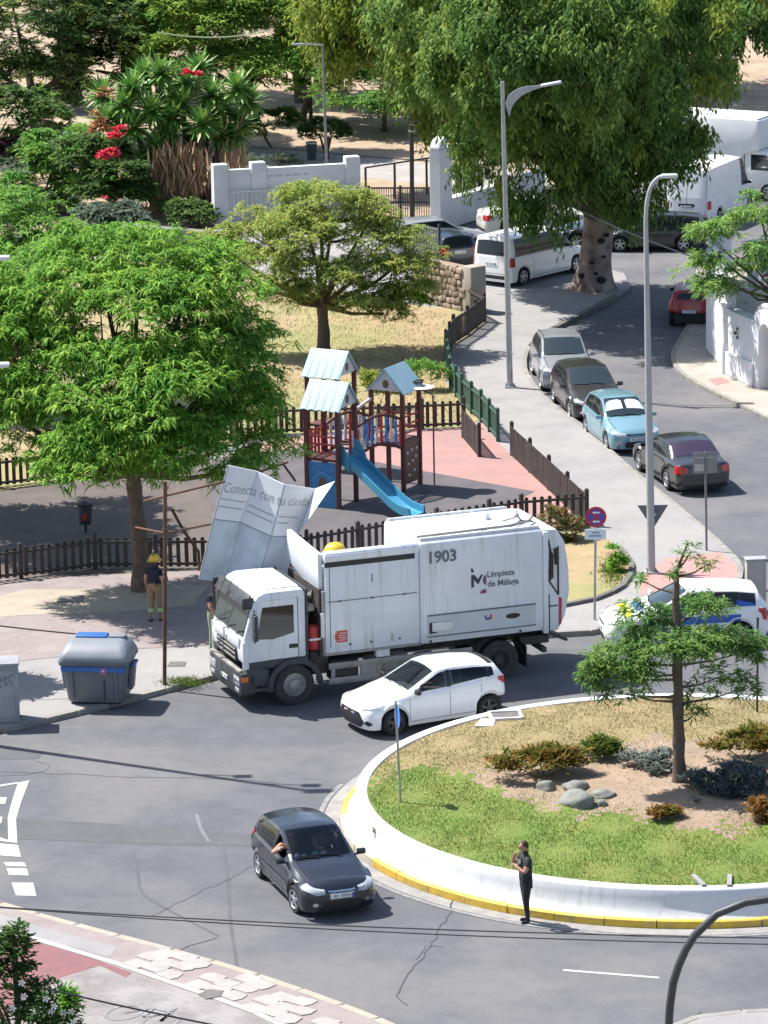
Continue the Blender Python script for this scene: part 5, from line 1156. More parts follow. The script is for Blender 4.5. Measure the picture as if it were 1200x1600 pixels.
def gable_roof(C, zE, zR, ridge):
    """C near,left,far,right corners; ridge 'nl-fr': ridge runs from the middle of left side edge to the middle of the opposite one"""
    n, l, f, r = C
    if ridge == 0: a0, a1, b0, b1 = n, l, r, f     # eaves: near-left edge and right-far edge; ridge parallel to n->l
    else: a0, a1, b0, b1 = n, r, l, f
    c = (n+l+f+r)/4; ex = 1.24
    a0, a1, b0, b1 = [c+(p-c)*ex for p in (a0, a1, b0, b1)]
    m0, m1 = (a0+b0)/2, (a1+b1)/2
    for e0, e1 in ((a0, a1), (b0, b1)):
        mb = MB(); K = 20; up = []; lo = []
        for k in range(K+1):
            t = k/K; wv = .035*abs(math.sin(t*math.pi*5)); e = e0.lerp(e1, t); m_ = m0.lerp(m1, t)
            up.append(Vector((m_.x, m_.y, zR))); lo.append(Vector((e.x, e.y, zE-.04+wv)))
        nn = (lo[-1]-lo[0]).cross(up[0]-lo[0]).normalized(); nn = nn if nn.z > 0 else -nn
        A = [p+nn*.02 for p in lo]; B = [p+nn*.02 for p in up]; A2 = [p-nn*.02 for p in lo]; B2 = [p-nn*.02 for p in up]
        mb.grid([A, B]); mb.grid([A2, B2]); mb.grid([A, A2]); mb.grid([B, B2]); mb.grid([[A[0], A2[0]], [B[0], B2[0]]]); mb.grid([[A[-1], A2[-1]], [B[-1], B2[-1]]])
        obj("roof_board", mb, M_ROOF, pg)
    for e0, e1, m_ in ((a0, b0, m0), (a1, b1, m1)):
        q0, q1 = m_.lerp(e0, .86), m_.lerp(e1, .86); ins = (c-m_); ins.z = 0; ins = ins*.12
        tri = [Vector((q0.x, q0.y, zE+.04)), Vector((q1.x, q1.y, zE+.04)), Vector((m_.x, m_.y, zR-.06))]
        mb = MB().add([p+ins for p in tri]+[p+ins*1.3 for p in tri], [(0, 1, 2), (5, 4, 3), (0, 1, 4, 3), (1, 2, 5, 4), (2, 0, 3, 5)]); g = obj("gable_board", mb, M_GABLE, pg)
        cc_ = (tri[0]+tri[1]+tri[2])/3+ins*.98; dd = (tri[1]-tri[0]).normalized()
        w_ = MB(); w_.add([cc_+dd*.11*math.cos(a)+Vector((0, 0, .13*math.sin(a))) for a in np.linspace(0, 2*math.pi, 13)[:-1]], [tuple(range(12))]); 
        obj("gable_opening", w_, M_CLIMB, g)
gable_roof(NL, 2.95, 3.68, 0)
gable_roof(FL, 2.95, 3.68, 0)
gable_roof(RT, 3.0, 3.70, 1)
# blue play panel under the near-left deck, with an arched hole
a, b = NL[1], NL[0]; u = (b-a).normalized(); nrm_ = Vector((u.y, -u.x, 0))
q = MB(); wv = (b-a).length; arch = [(wv*.5+.13*math.cos(t), .72+.2*math.sin(t)) for t in np.linspace(0, math.pi, 9)] + [(wv*.5-.13, .6), (wv*.5+.13, .6)]
outer = [(0.03, .0), (wv-.03, .0), (wv-.03, 1.36), (.03, 1.36)]
o = obj("blue_panel", MB().prism(outer, -.02, .02), M_PBLU, pg, loc=a); o.rotation_euler = (0, 0, math.atan2(u.y, u.x))
o2 = obj("panel_opening", MB().prism(arch, -.024, .024), M_CLIMB, o); 
M_SWIRL = mat("panel_swirl", (.12, .36, .62), rough=.4)
mb = MB(); mb.tube([(wv*.5+.3*math.cos(t), -.022, .74+.3*math.sin(t)) for t in np.linspace(.3, 5.6, 20)], .025, 5); mb.tube([(.15+.1*k, -.022, .15+.12*(k % 2)) for k in range(8)], .02, 5); obj("panel_swirl", mb, M_SWIRL, o)
# red rails and panels round the near-left deck
def rails(p, q, zs, m=M_PRED, r=.03): 
    for z in zs: obj("rail", MB().tube([dpath(p, z), dpath(q, z)], r, 6), m, pg, smooth=40)
n, l, f, r = NL
rails(l, n, (HD+.2, HD+.45, HD+.68)); rails(l, f, (HD+.25, HD+.65))
for k in range(5): p = l.lerp(f, .1+.2*k); obj("picket", MB().box((p.x, p.y, HD+.4), (.09, .03, .75), ch=.01, rz=.7), M_PRED, pg)
for k in range(3): p = n.lerp(r, .72+.12*k); obj("picket", MB().box((p.x, p.y, HD+.36), (.085, .03, .7), ch=.01, rz=.6), (M_PRED, M_PLGT, M_PRED)[k], pg)
# bridge with alternating boards, arched
bl0, bl1 = NL[3].copy(), RT[0].copy(); bf0, bf1 = NL[2].copy(), RT[1].copy()
for (p0, p1, front) in ((bl0, bl1, True), (bf0, bf1, False)):
    path = [dpath(p0.lerp(p1, t), HD-.12+.28*math.sin(math.pi*t)) for t in np.linspace(0, 1, 12)]
    obj("bridge_beam", MB().tube(path, .06, 8), M_POST, pg, smooth=40)
    path2 = [p+Vector((0, 0, .86)) for p in path]; obj("bridge_handrail", MB().tube(path2, .045, 8), M_POST, pg, smooth=40)
    d = (p1-p0); yaw = math.atan2(d.y, d.x); cols = [M_PRED, M_PLGT, M_PBLU, M_PBLU, M_PLGT, M_PRED, M_PBLU, M_PLGT, M_PBLU, M_PRED]
    for k in range(10):
        t = (k+.5)/10; p = dpath(p0.lerp(p1, t), HD-.12+.28*math.sin(math.pi*t)); mb = MB(); w2 = .05
        prof = [(-w2, .05), (w2, .05), (w2*1.0, .3), (w2*.6, .45), (w2, .6), (w2*.9, .78), (0, .84), (-w2*.9, .78), (-w2, .6), (-w2*.6, .45), (-w2, .3)]
        obj("bridge_board", mb.prism(prof, -.015, .015), cols[k], pg, loc=p, rz=yaw)
for k in range(8):
    t = (k+.5)/8; a, b = bl0.lerp(bl1, t), bf0.lerp(bf1, t); z = HD-.1+.28*math.sin(math.pi*t); mb = MB(); d = b-a; c = (a+b)/2
    obj("bridge_plank", mb.box((c.x, c.y, z), (d.length, .18, .04), rz=math.atan2(d.y, d.x)), M_CLIMB, pg)
# slide
s0, s1 = NL[0].lerp(NL[3], .45)+E1*.05, L_(632, 812, 0); s0.z = HD+.02; s1.z = .28
cr = []; dxy = Vector((s1.x-s0.x, s1.y-s0.y, 0)); sd = dxy.normalized(); sn = Vector((-sd.y, sd.x, 0))
s2 = s1+sd*.55; s2.z = .24
cl = [s0-sd*.25, s0, s0.lerp(s1, .12)+Vector((0, 0, .04)), s0.lerp(s1, .5), s0.lerp(s1, .9)+Vector((0, 0, -.02)), s1+sd*.08, s2]
cl = smooth_line(cl, .18); W_ = .27
prof = [(-W_-.04, .22), (-W_, .22), (-W_+.02, .03), (0, 0), (W_-.02, .03), (W_, .22), (W_+.04, .22), (W_+.03, -.04), (0, -.06), (-W_-.03, -.04), (-W_-.04, .22)]
rows = [[p+sn*a+Vector((0, 0, b)) for a, b in prof] for p in cl]; obj("slide_chute", MB().grid(rows), M_SLIDE, pg, smooth=45)
hd = MB(); 
for sg in (1, -1):
    p = s0+sn*sg*.33; hd.prism([(0, -.1), (.45, -.32), (.45, .05), (.2, .42), (-.05, .5), (-.05, -.1)], -.02, .02)
    o = obj("slide_side_board", hd, M_SLIDE, pg, loc=p, rz=math.atan2(sd.y, sd.x)); hd = MB()
obj("slide_foot", MB().box((s2.x-sd.x*.1, s2.y-sd.y*.1, .1), (.3, .5, .2), ch=.03, rz=math.atan2(sd.y, sd.x)), M_SLIDE, pg)
# climbing wall with pale holds on the right tower
a, b = RT[0], RT[3]; u = (b-a).normalized(); wv = (b-a).length
cw = obj("climbing_board", MB().box((wv/2, 0, .85), (wv-.12, .04, 1.3), ch=.01), M_CLIMB, pg, loc=a, rz=math.atan2(u.y, u.x))
for hx, hz in ((.2, 1.15), (.45, 1.2), (.7, .95), (.25, .8), (.6, .55), (.3, .45), (.75, 1.2), (.5, .85)):
    obj("climbing_hold", MB().ball((hx*wv, -.03, hz), (.065, .035, .05), n=8, k=5), M_PLGT, cw, smooth=50)
rails(a, b, (HD+.3, HD+.55, HD+.8), M_PRED); rails(RT[1], RT[2], (HD+.3, HD+.7), M_PRED); rails(RT[2], RT[3], (HD+.3, HD+.7), M_PRED)
tp_ = RT[3]; obj("fire_pole", MB().tube([dpath(tp_+Vector((.42, -.1, 0)), 0), dpath(tp_+Vector((.42, -.1, 0)), 2.75), dpath(tp_+Vector((.1, 0, 0)), 2.9)], .025, 6), M_POST, pg)
rails(NL[3], RT[1], (2.75,), M_PLGT, .05)
# things caught on the right-hand roof edge
c = tp_+O+Vector((.05, -.15, 3.02)); tl = thing("platter_spinner", "pale round disc with dark rags caught at the edge of the right playground roof", "play disc", tuple(c))
obj("disc", MB().lathe([(.001, .03), (.3, .03), (.42, .0), (.3, -.03), (.001, -.03)], n=22), M_PLGT, tl, smooth=40)
rr = random.Random(4); mb = MB()
for k in range(12): mb.box((rr.uniform(-.45, .05), rr.uniform(-.1, .2), .1+rr.uniform(0, .1)), (.16, .12, .06), rz=rr.uniform(0, 3), ch=.02)
obj("rags", mb, M_BLACK, tl)
# ------------------------------------------------------------------ vegetation
def nrmz(a): return a/np.maximum(np.linalg.norm(a, axis=1, keepdims=True), 1e-9)
def fronds(name, base, dirs, length, width, droop, m, rng=RNG):
    """drooping three-segment leaves: base (n,3), dirs (n,3), length (n,), width (n,)"""
    n = len(base); d = nrmz(dirs); s = nrmz(np.cross(d, np.array([0, 0, 1.])+rng.normal(0, .35, (n, 3))))
    L = length[:, None]; w = width[:, None]/2; g = np.array([0, 0, -1.])*(droop[:, None] if np.ndim(droop) else droop)*L
    p1 = base+d*L*.35+g*.10; p2 = base+d*L*.7+g*.42; p3 = base+d*L+g*.95
    v = np.stack([base, p1+s*w, p1-s*w, p2+s*w*.85, p2-s*w*.85, p3], 1).reshape(-1, 3)
    k = (np.arange(n)*6)[:, None]
    tri = np.concatenate([k+[[0, 1, 2]], k+[[1, 3, 4]], k+[[1, 4, 2]], k+[[3, 5, 4]]], 0)
    return fast_mesh(name, v, tri, m)
def leaves(name, pos, nor, size, m, rng=RNG, aspect=.55):
    """small folded leaf quads"""
    n = len(pos); a = rng.normal(size=(n, 3)); t = nrmz(a-nor*np.sum(a*nor, 1, keepdims=True)); b = np.cross(nor, t); s = size[:, None]
    v = np.stack([pos-t*s*.5, pos+b*s*aspect*.5+nor*s*.08, pos+t*s*.5, pos-b*s*aspect*.5+nor*s*.08], 1).reshape(-1, 3)
    k = (np.arange(n)*4)[:, None]; tri = np.concatenate([k+[[0, 1, 2]], k+[[0, 2, 3]]], 0)
    return fast_mesh(name, v, tri, m)
def blob_points(blobs, n, rng=RNG, shell=.55, low=-.6):
    """points spread through ellipsoids (cx,cy,cz,rx,ry,rz), dense near the outside, lumpy edge; returns points and outward directions"""
    B = np.array(blobs, float); vol = (B[:, 3]*B[:, 4]*B[:, 5])**(2/3); idx = rng.choice(len(B), n*2, p=vol/vol.sum())
    u = nrmz(rng.normal(size=(n*2, 3))); u[:, 2] = np.where(u[:, 2] < low, -u[:, 2], u[:, 2])
    r = shell+(1.04-shell)*rng.random(n*2)**.6
    ph = np.sin(u[:, 0]*5+idx*1.7)*np.sin(u[:, 1]*6+idx)*np.sin(u[:, 2]*5+idx*.6); r = r*(1+.16*ph)
    p = B[idx, :3]+u*B[idx, 3:6]*r[:, None]
    keep = np.ones(n*2, bool)
    for k in range(len(B)):
        q = (p-B[k, :3])/B[k, 3:6]; keep &= ~((np.sum(q*q, 1) < (shell*.92)**2) & (idx != k))
    p, u = p[keep][:n], u[keep][:n]
    return p, u
def tufts(name, blobs, n, per, L, Wd, droop, m, rng=RNG, shell=.55, up=.55, low=-.6, spread=.35, gaps=.35, clump=2.6):
    p, u = blob_points(blobs, n, rng, shell, low)
    if gaps:
        q = p*clump; v_ = np.sin(q[:, 0]+1.3*np.sin(q[:, 1]))*np.sin(q[:, 1]*1.1+1.2*np.sin(q[:, 2]))*np.sin(q[:, 2]*1.2+q[:, 0]*.4)
        kp = v_ > -gaps*rng.random(len(p)); p, u = p[kp], u[kp]
    k = len(p)
    base = np.repeat(p, per, 0); a = rng.uniform(0, 2*np.pi, k*per); el = rng.uniform(-.15, .75, k*per)
    d = np.stack([np.cos(a)*np.cos(el), np.sin(a)*np.cos(el), np.sin(el)], 1)+np.repeat(u, per, 0)*spread+np.array([0, 0, up*.3])
    base = base+rng.normal(0, .03, base.shape)
    return fronds(name, base, d, rng.uniform(*L, k*per), rng.uniform(*Wd, k*per), droop, m, rng)
def limb_mesh(paths, n=8):
    mb = MB()
    for pts, r0, r1 in paths:
        k = len(pts); mb.tube(pts, [r0+(r1-r0)*(i/(k-1))**.8 for i in range(k)], n)
    return mb
def trunk(t, pts, r0, r1, m, name="trunk", flare=1.35):
    k = len(pts); pts = smooth_line(pts, .35); k = len(pts); rs = []
    for i in range(k):
        f = i/(k-1); rs.append((r0+(r1-r0)*f)*(1+(flare-1)*math.exp(-f*14))*(1+.05*math.sin(i*1.9)))
    mb = MB().tube(pts, rs, 14); mb.v = [(x+.018*math.sin(7*z+9*x), y+.018*math.sin(8*z+5*y), z) for x, y, z in mb.v]
    return obj(name, mb, m, t, smooth=50)
def branches(t, start, blobs, r0, m, rng, per=3, name="branch"):
    for b in blobs:
        c = Vector(b[:3]); mid = (Vector(start)+c)/2+Vector((rng.uniform(-.2, .2), rng.uniform(-.2, .2), -.15)); paths = [([Vector(start), mid, c], r0, r0*.4)]
        for _ in range(per):
            e = c+Vector((rng.uniform(-1, 1)*b[3], rng.uniform(-1, 1)*b[4], rng.uniform(-.2, .9)*b[5]))*.8; paths.append(([mid.lerp(c, .6), (mid+e)/2+Vector((0, 0, .2)), e], r0*.45, r0*.12))
        obj(name, limb_mesh(paths, 6), m, t, smooth=50)
M_BARK = mat("grey_brown_bark", (0.16, 0.115, 0.085), rough=.95, col2=(.10, .072, .055), scale=6, bump=.8, bscale=18, var=.1)
M_BARKD = mat("dark_bark", (0.085, 0.065, 0.052), rough=.95, col2=(.13, .10, .08), scale=7, bump=.8, bscale=22)
M_BARKP = mat("patchy_pale_bark", (0.25, 0.185, 0.15), rough=.9, col2=(.12, .08, .068), scale=2.2, col3=(.34, .28, .24), scale3=1.0, fac=(.5, .62), bump=.6, bscale=9)
def leafmat(name, c, c2, scale=.8, isl=.3, tr=.38): return mat(name, c, rough=.65, col2=c2, scale=scale, island=isl, transl=tr, spec=.12, fac=(.35, .65))
LF_BRIGHT = leafmat("leaf_bright_green", (0.145, 0.32, 0.045), (0.25, 0.40, 0.06), .8, .42)
LF_MID = leafmat("leaf_mid_green", (0.13, 0.30, 0.055), (0.21, 0.36, 0.065), .6)
LF_OLIVE = leafmat("leaf_olive", (0.25, 0.34, 0.075), (0.38, 0.40, 0.095), .9)
LF_DARK = leafmat("leaf_dark_green", (0.07, 0.13, 0.038), (0.11, 0.18, 0.045), .5)
LF_PEP = leafmat("leaf_pepper", (0.105, 0.205, 0.05), (0.20, 0.285, 0.065), .45, .4)
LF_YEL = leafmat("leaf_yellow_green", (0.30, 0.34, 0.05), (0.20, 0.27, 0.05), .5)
LF_GREY = leafmat("leaf_grey_green", (0.15, 0.19, 0.13), (0.11, 0.15, 0.10), .9)
LF_TUP = leafmat("leaf_light_green", (0.25, 0.38, 0.085), (0.17, 0.31, 0.085), .8)
LF_TWIG = leafmat("leaf_brownish", (0.22, 0.19, 0.085), (0.16, 0.18, 0.06), .9)
LF_TAM = leafmat("leaf_feathery", (0.12, 0.29, 0.07), (0.20, 0.33, 0.07), .9)
def lumps(blobs, n, rad, flat=.55, shell=.72, low=-.45, rng=RNG):
    p, u = blob_points(blobs, n, rng, shell, low); q = rng.uniform(.7, 1.25, len(p)); return [(a[0], a[1], a[2], rad*k, rad*k, rad*k*flat) for a, k in zip(p, q)]
def tree(label, base, name="tree", group=None): return thing(name, label, "tree", tuple(base), 0, group)
def rel(base, px, py, dy=0.0): return PD(px, py, base.y+dy)-base
def sc_(base): return FPX/(base.y*math.cos(PITCH)+(CAM_H)*math.sin(PITCH))
# 1 big leafy tree on the left --------------------------------------------------------
def crown(base, items):
    """items: (px, py, rpx_x, rpx_z, depth offset m) -> ellipsoids relative to base"""
    out = []
    for px, py, rx, rz, dy in items:
        c = rel(base, px, py, dy); s = S(base+c); out.append((c.x, c.y, c.z, rx/s, rx/s*.9, rz/s))
    return out
rr = random.Random(21)
b1 = P(222, 922, ZS+.004); t = tree("big bright green leafy tree overhanging the picket fence and the container", b1)
B1 = crown(b1, [(230, 640, 150, 75, -1.5), (120, 620, 120, 80, 0), (310, 620, 105, 85, 0), (350, 700, 70, 60, -.5), (230, 520, 150, 85, .8), (110, 500, 110, 70, 1.5), (310, 500, 90, 70, 1.5), (215, 430, 120, 55, 2.5), (60, 690, 80, 50, -.8), (180, 720, 110, 45, -2.2), (310, 725, 90, 42, -2), (20, 560, 80, 70, .5), (355, 610, 60, 60, .5), (300, 430, 60, 40, 2.2), (-10, 640, 70, 60, 0), (150, 390, 60, 30, 3), (370, 560, 45, 40, 1), (100, 745, 34, 26, -1.5), (385, 735, 40, 30, -.5), (-30, 480, 70, 60, 1.5)])
tr_top = rel(b1, 208, 740); trunk(t, [Vector((0, 0, -.1)), Vector((-.02, 0, 1.2)), tr_top, rel(b1, 205, 660)], .25, .16, M_BARK)
branches(t, tr_top, B1, .11, M_BARK, rr, 2)
link("crown", tufts("crown", lumps(B1, 350, .80, .62, .72, -.65), 8600, 11, (.20, .42), (.036, .066), .8, LF_BRIGHT, shell=.45, low=-.25, gaps=5), t)
b1b = P(40, 640, ZS); t = tree("green tree at the left edge behind the big leafy one", b1b)
B1b = crown(b1b, [(60, 440, 90, 60, 0), (-10, 420, 90, 70, 0), (120, 410, 70, 35, 1), (20, 365, 80, 45, 1.5), (-60, 500, 90, 70, 0)])
trunk(t, [Vector((0, 0, -.1)), Vector((.1, 0, 2)), rel(b1b, 30, 480)], .2, .12, M_BARK); branches(t, rel(b1b, 30, 500), B1b, .1, M_BARK, rr, 1)
link("crown", tufts("crown", lumps(B1b, 90, .8), 2900, 10, (.24, .48), (.036, .07), .7, LF_MID, shell=.6), t)
for (px, py), its, lab in [((-85, 806), [(-90, 440, 130, 80, .5), (-20, 500, 90, 70, -1), (-150, 500, 110, 90, 1), (-70, 560, 130, 60, -2), (-30, 440, 90, 50, 2.5), (-100, 470, 120, 60, -3)], "leafy tree standing just outside the left edge above the shaded fence"), ((-260, 1050), [(-240, 760, 90, 80, 0), (-170, 800, 80, 70, -.3), (-220, 850, 100, 50, -.6)], "leafy street tree outside the left edge whose shade falls beside the concrete cabinet")]:
    bo = P(px, py, ZS); t = tree(lab, bo); Bo = crown(bo, its); trunk(t, [Vector((0, 0, -.1)), Vector((.1, 0, 2)), Vector((.2, 0, 3.6))], .22, .14, M_BARK); branches(t, Vector((.2, 0, 3.6)), Bo, .1, M_BARK, rr, 1); link("crown", tufts("crown", Bo, 3000, 11, (.28, .55), (.06, .10), .7, LF_BRIGHT, shell=.4, gaps=.3), t)
# 2 olive tree on the dry lawn --------------------------------------------------------
b2 = P(505, 553, ZS+.016); t = tree("spreading olive-green tree with a short trunk on the dry lawn", b2)
B2 = crown(b2, [(430, 400, 75, 55, -.4), (520, 350, 90, 50, .6), (590, 400, 70, 50, 0), (470, 330, 70, 35, 1.2), (370, 420, 52, 32, 0), (630, 440, 48, 38, -.3), (520, 440, 60, 30, -1), (400, 350, 50, 35, .8), (580, 340, 50, 30, 1), (355, 395, 40, 30, .3), (640, 400, 40, 40, .3), (560, 470, 50, 28, -.8), (450, 455, 50, 26, -.6), (600, 490, 40, 24, -.5), (500, 310, 70, 22, 1.5)])
tt = rel(b2, 503, 478); trunk(t, [Vector((0, 0, -.1)), rel(b2, 506, 520), tt], .24, .18, M_BARK); branches(t, tt, B2, .10, M_BARK, rr, 4)
link("crown", tufts("crown", lumps(B2, 200, .6, .6, .45, -.8), 4300, 10, (.16, .34), (.03, .055), .7, LF_OLIVE, shell=.3, low=-.4, gaps=5), t)
for k, (bx, by, cl) in enumerate([(640, 462, 40), (350, 395, 30)]): link("crown_spray", tufts("crown_spray", crown(b2, [(bx, by, cl, 26, 0)]), 120, 8, (.25, .45), (.06, .1), .8, LF_BRIGHT, shell=.2), t)
# 3 the huge pepper tree over the road -------------------------------------------------
def strands(name, blobs, n, m, rng=RNG, len_=(.8, 2.4), per=14, size=(.10, .17), shell=.45, low=-.9):
    """hanging strings of small leaves"""
    g = max(12, n//30); pc, uc = blob_points(blobs, g, rng, shell, low); ci = rng.integers(0, len(pc), n)
    p = pc[ci]+rng.normal(0, .30, (n, 3))*np.array([1, 1, 1.1]); u = uc[ci]; k = len(p); L = rng.uniform(*len_, k)*rng.uniform(.5, 1.1, len(pc))[ci]; f = np.tile(np.linspace(0, 1, per), k)
    q = np.repeat(p, per, 0); hz = np.repeat(u[:, :2]*rng.uniform(.05, .4, (k, 1)), per, 0)
    q[:, :2] += hz*np.sqrt(f)[:, None]+rng.normal(0, .09, (k*per, 2)); q[:, 2] -= np.repeat(L, per)*f
    d = np.stack([rng.normal(0, .8, k*per), rng.normal(0, .8, k*per), -rng.uniform(.0, 1.1, k*per)], 1)
    return fronds(name, q, d, rng.uniform(*size, k*per)*1.6, rng.uniform(*size, k*per)*.62, .5, m, rng)
b3 = P(925, 452, ZS); t = tree("huge drooping pepper tree with a thick pale trunk at the road edge", b3)
mb = MB(); nn = 18
H3 = rel(b3, 930, 330).z
prof = []
for i, f in enumerate(np.linspace(0, 1, 16)):
    r = .62*(1+.55*math.exp(-f*7))*(1-.12*f); row = []
    for j in range(nn+1):
        a = 2*math.pi*j/nn; rj = r*(1+.10*math.sin(3*a+2.2*f)+.06*math.sin(5*a-f*4)+.18*math.exp(-f*8)*math.cos(4*a)); row.append((rj*math.cos(a)+.25*f, rj*math.sin(a)*.9, f*H3-.15))
    prof.append(row)
obj("trunk", mb.grid(prof), M_BARKP, t, smooth=60)
M_KNOT = mat("bark_hollow", (.03, .022, .02), rough=.95)
for a, z, s_ in ((-1.3, 1.9, .16), (-1.75, 1.1, .13), (-1.2, .45, .2), (-.9, 2.1, .12), (-1.5, .7, .1), (-2.3, .6, .15), (-1.0, 1.3, .08)):
    f = z/H3; r = .62*(1+.55*math.exp(-f*7))*(1-.12*f)*.99; obj("bark_hollow", MB().ball((r*math.cos(a)+.25*f, r*math.sin(a)*.9, z), (s_, .09, s_*.7), n=9, k=5), M_KNOT, t, smooth=50)
B3 = crown(b3, [(880, 60, 150, 110, 0), (760, 90, 130, 110, 1), (1010, 80, 150, 110, 0), (870, 180, 120, 90, -2.5), (770, 215, 75, 70, -1), (960, 210, 95, 85, -2), (900, 280, 80, 60, -2.2), (1050, 170, 50, 50, -1), (700, 30, 110, 90, 2), (830, -40, 200, 90, 1), (1010, -30, 180, 90, 1), (850, 300, 55, 40, -2.5), (760, 60, 110, 90, -5), (850, 90, 110, 90, -5.5), (930, 150, 90, 80, -5), (680, 10, 70, 70, -5), (900, 0, 120, 90, -5), (800, 180, 70, 60, -4.5), (1000, 150, 80, 70, -4), (820, 40, 120, 90, -8), (900, 80, 100, 80, -8.5), (960, 60, 90, 90, -7.5), (740, 110, 70, 70, -7.5), (1045, 225, 48, 48, -2), (1000, 290, 42, 46, -2.5), (955, 325, 36, 32, -2.5), (720, 170, 45, 60, -3)])
ft = Vector((.25, 0, H3-.3)); mbp = []
for k, bb in enumerate(B3):
    c = Vector(bb[:3]); obj("branch", limb_mesh([([ft, ft.lerp(c, .5)+Vector((0, 0, .5)), c], .30, .08)], 8), M_BARKD, t, smooth=50)
link("crown", strands("crown", B3, 16500, LF_PEP, shell=.45, len_=(.25, .9), per=10), t)
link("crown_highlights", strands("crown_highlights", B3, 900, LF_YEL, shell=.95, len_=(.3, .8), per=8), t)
# second pepper tree, its trunk behind the box lorry
b4 = P(1094, 250, .1); t = tree("second drooping tree whose grey trunk rises behind the box lorry", b4)
trunk(t, [Vector((0, 0, -.1)), rel(b4, 1096, 190), rel(b4, 1100, 90), rel(b4, 1090, -20)], .72, .5, M_BARKP, flare=1.3)
B4 = crown(b4, [(1080, 20, 110, 90, -1), (1180, 10, 100, 60, 0), (1030, 90, 60, 60, -3), (1090, -70, 200, 80, 0), (1240, -30, 90, 80, 0), (1150, -10, 120, 70, 4), (1230, 40, 70, 50, 3), (1000, -60, 150, 80, 5)])
for bb in B4: obj("branch", limb_mesh([([rel(b4, 1096, 60), rel(b4, 1096, 60).lerp(Vector(bb[:3]), .5), Vector(bb[:3])], .3, .1)], 7), M_BARKD, t, smooth=50)
link("crown", strands("crown", B4, 5200, LF_PEP, shell=.4, len_=(.3, 1.0), per=10), t)
bx = P(1015, 140, .1); t = tree("tall dark tree hidden behind the huge pepper tree, shading the slope beyond", bx)
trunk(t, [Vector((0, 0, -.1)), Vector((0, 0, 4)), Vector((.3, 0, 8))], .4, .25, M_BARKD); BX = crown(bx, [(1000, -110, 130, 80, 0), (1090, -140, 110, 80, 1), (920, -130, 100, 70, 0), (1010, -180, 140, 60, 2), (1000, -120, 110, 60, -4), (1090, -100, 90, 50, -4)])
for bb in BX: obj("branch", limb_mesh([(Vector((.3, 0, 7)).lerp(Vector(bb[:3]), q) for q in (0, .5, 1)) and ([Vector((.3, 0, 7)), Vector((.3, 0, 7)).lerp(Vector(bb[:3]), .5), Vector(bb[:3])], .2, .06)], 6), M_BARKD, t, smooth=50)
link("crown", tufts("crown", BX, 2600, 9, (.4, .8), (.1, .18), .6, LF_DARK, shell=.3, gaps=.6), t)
# third: yellow-green hanging foliage, top centre
b5 = P(735, 292, .1); t = tree("yellowish drooping tree behind the white gate pillar", b5)
trunk(t, [Vector((0, 0, -.1)), rel(b5, 730, 200), rel(b5, 725, 80), rel(b5, 720, -20)], .45, .28, M_BARKD)
B5 = crown(b5, [(560, 20, 70, 60, -1), (640, 50, 80, 80, -1.5), (700, 110, 60, 80, -1), (600, -40, 130, 60, 0), (720, 10, 100, 80, -1), (520, -20, 40, 40, 0), (650, 130, 35, 50, -1)])
for bb in B5: obj("branch", limb_mesh([([rel(b5, 726, 60), rel(b5, 726, 60).lerp(Vector(bb[:3]), .5)+Vector((0, 0, .6)), Vector(bb[:3])], .2, .06)], 6), M_BARKD, t, smooth=50)
link("crown", strands("crown", B5, 2600, leafmat("leaf_pepper_light", (.22, .27, .05), (.13, .18, .045), .4, .4), shell=.45, len_=(.8, 2.6)), t)
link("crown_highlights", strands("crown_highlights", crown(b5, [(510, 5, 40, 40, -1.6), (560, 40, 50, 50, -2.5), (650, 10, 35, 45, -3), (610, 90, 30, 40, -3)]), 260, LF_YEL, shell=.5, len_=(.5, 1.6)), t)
# 4 light green tree over the white wall
b6 = P(1235, 580, ZS); t = tree("feathery light green tree leaning over the white house wall at the right edge", b6)
B6 = crown(b6, [(1130, 390, 55, 45, -1), (1190, 340, 60, 42, 0), (1180, 420, 70, 45, -1), (1240, 370, 70, 60, 0), (1110, 430, 38, 28, -.6), (1160, 450, 60, 28, -1.2), (1250, 440, 60, 50, 0), (1095, 375, 28, 18, -1)])
trunk(t, [Vector((0, 0, -.1)), rel(b6, 1232, 520), rel(b6, 1222, 470)], .16, .11, M_BARKD); branches(t, rel(b6, 1222, 470), B6, .07, M_BARKD, rr, 2)
link("crown", tufts("crown", lumps(B6, 70, .5, .5, .5, -.8), 1500, 11, (.2, .4), (.032, .06), .7, LF_TUP, shell=.45, low=-.8), t)
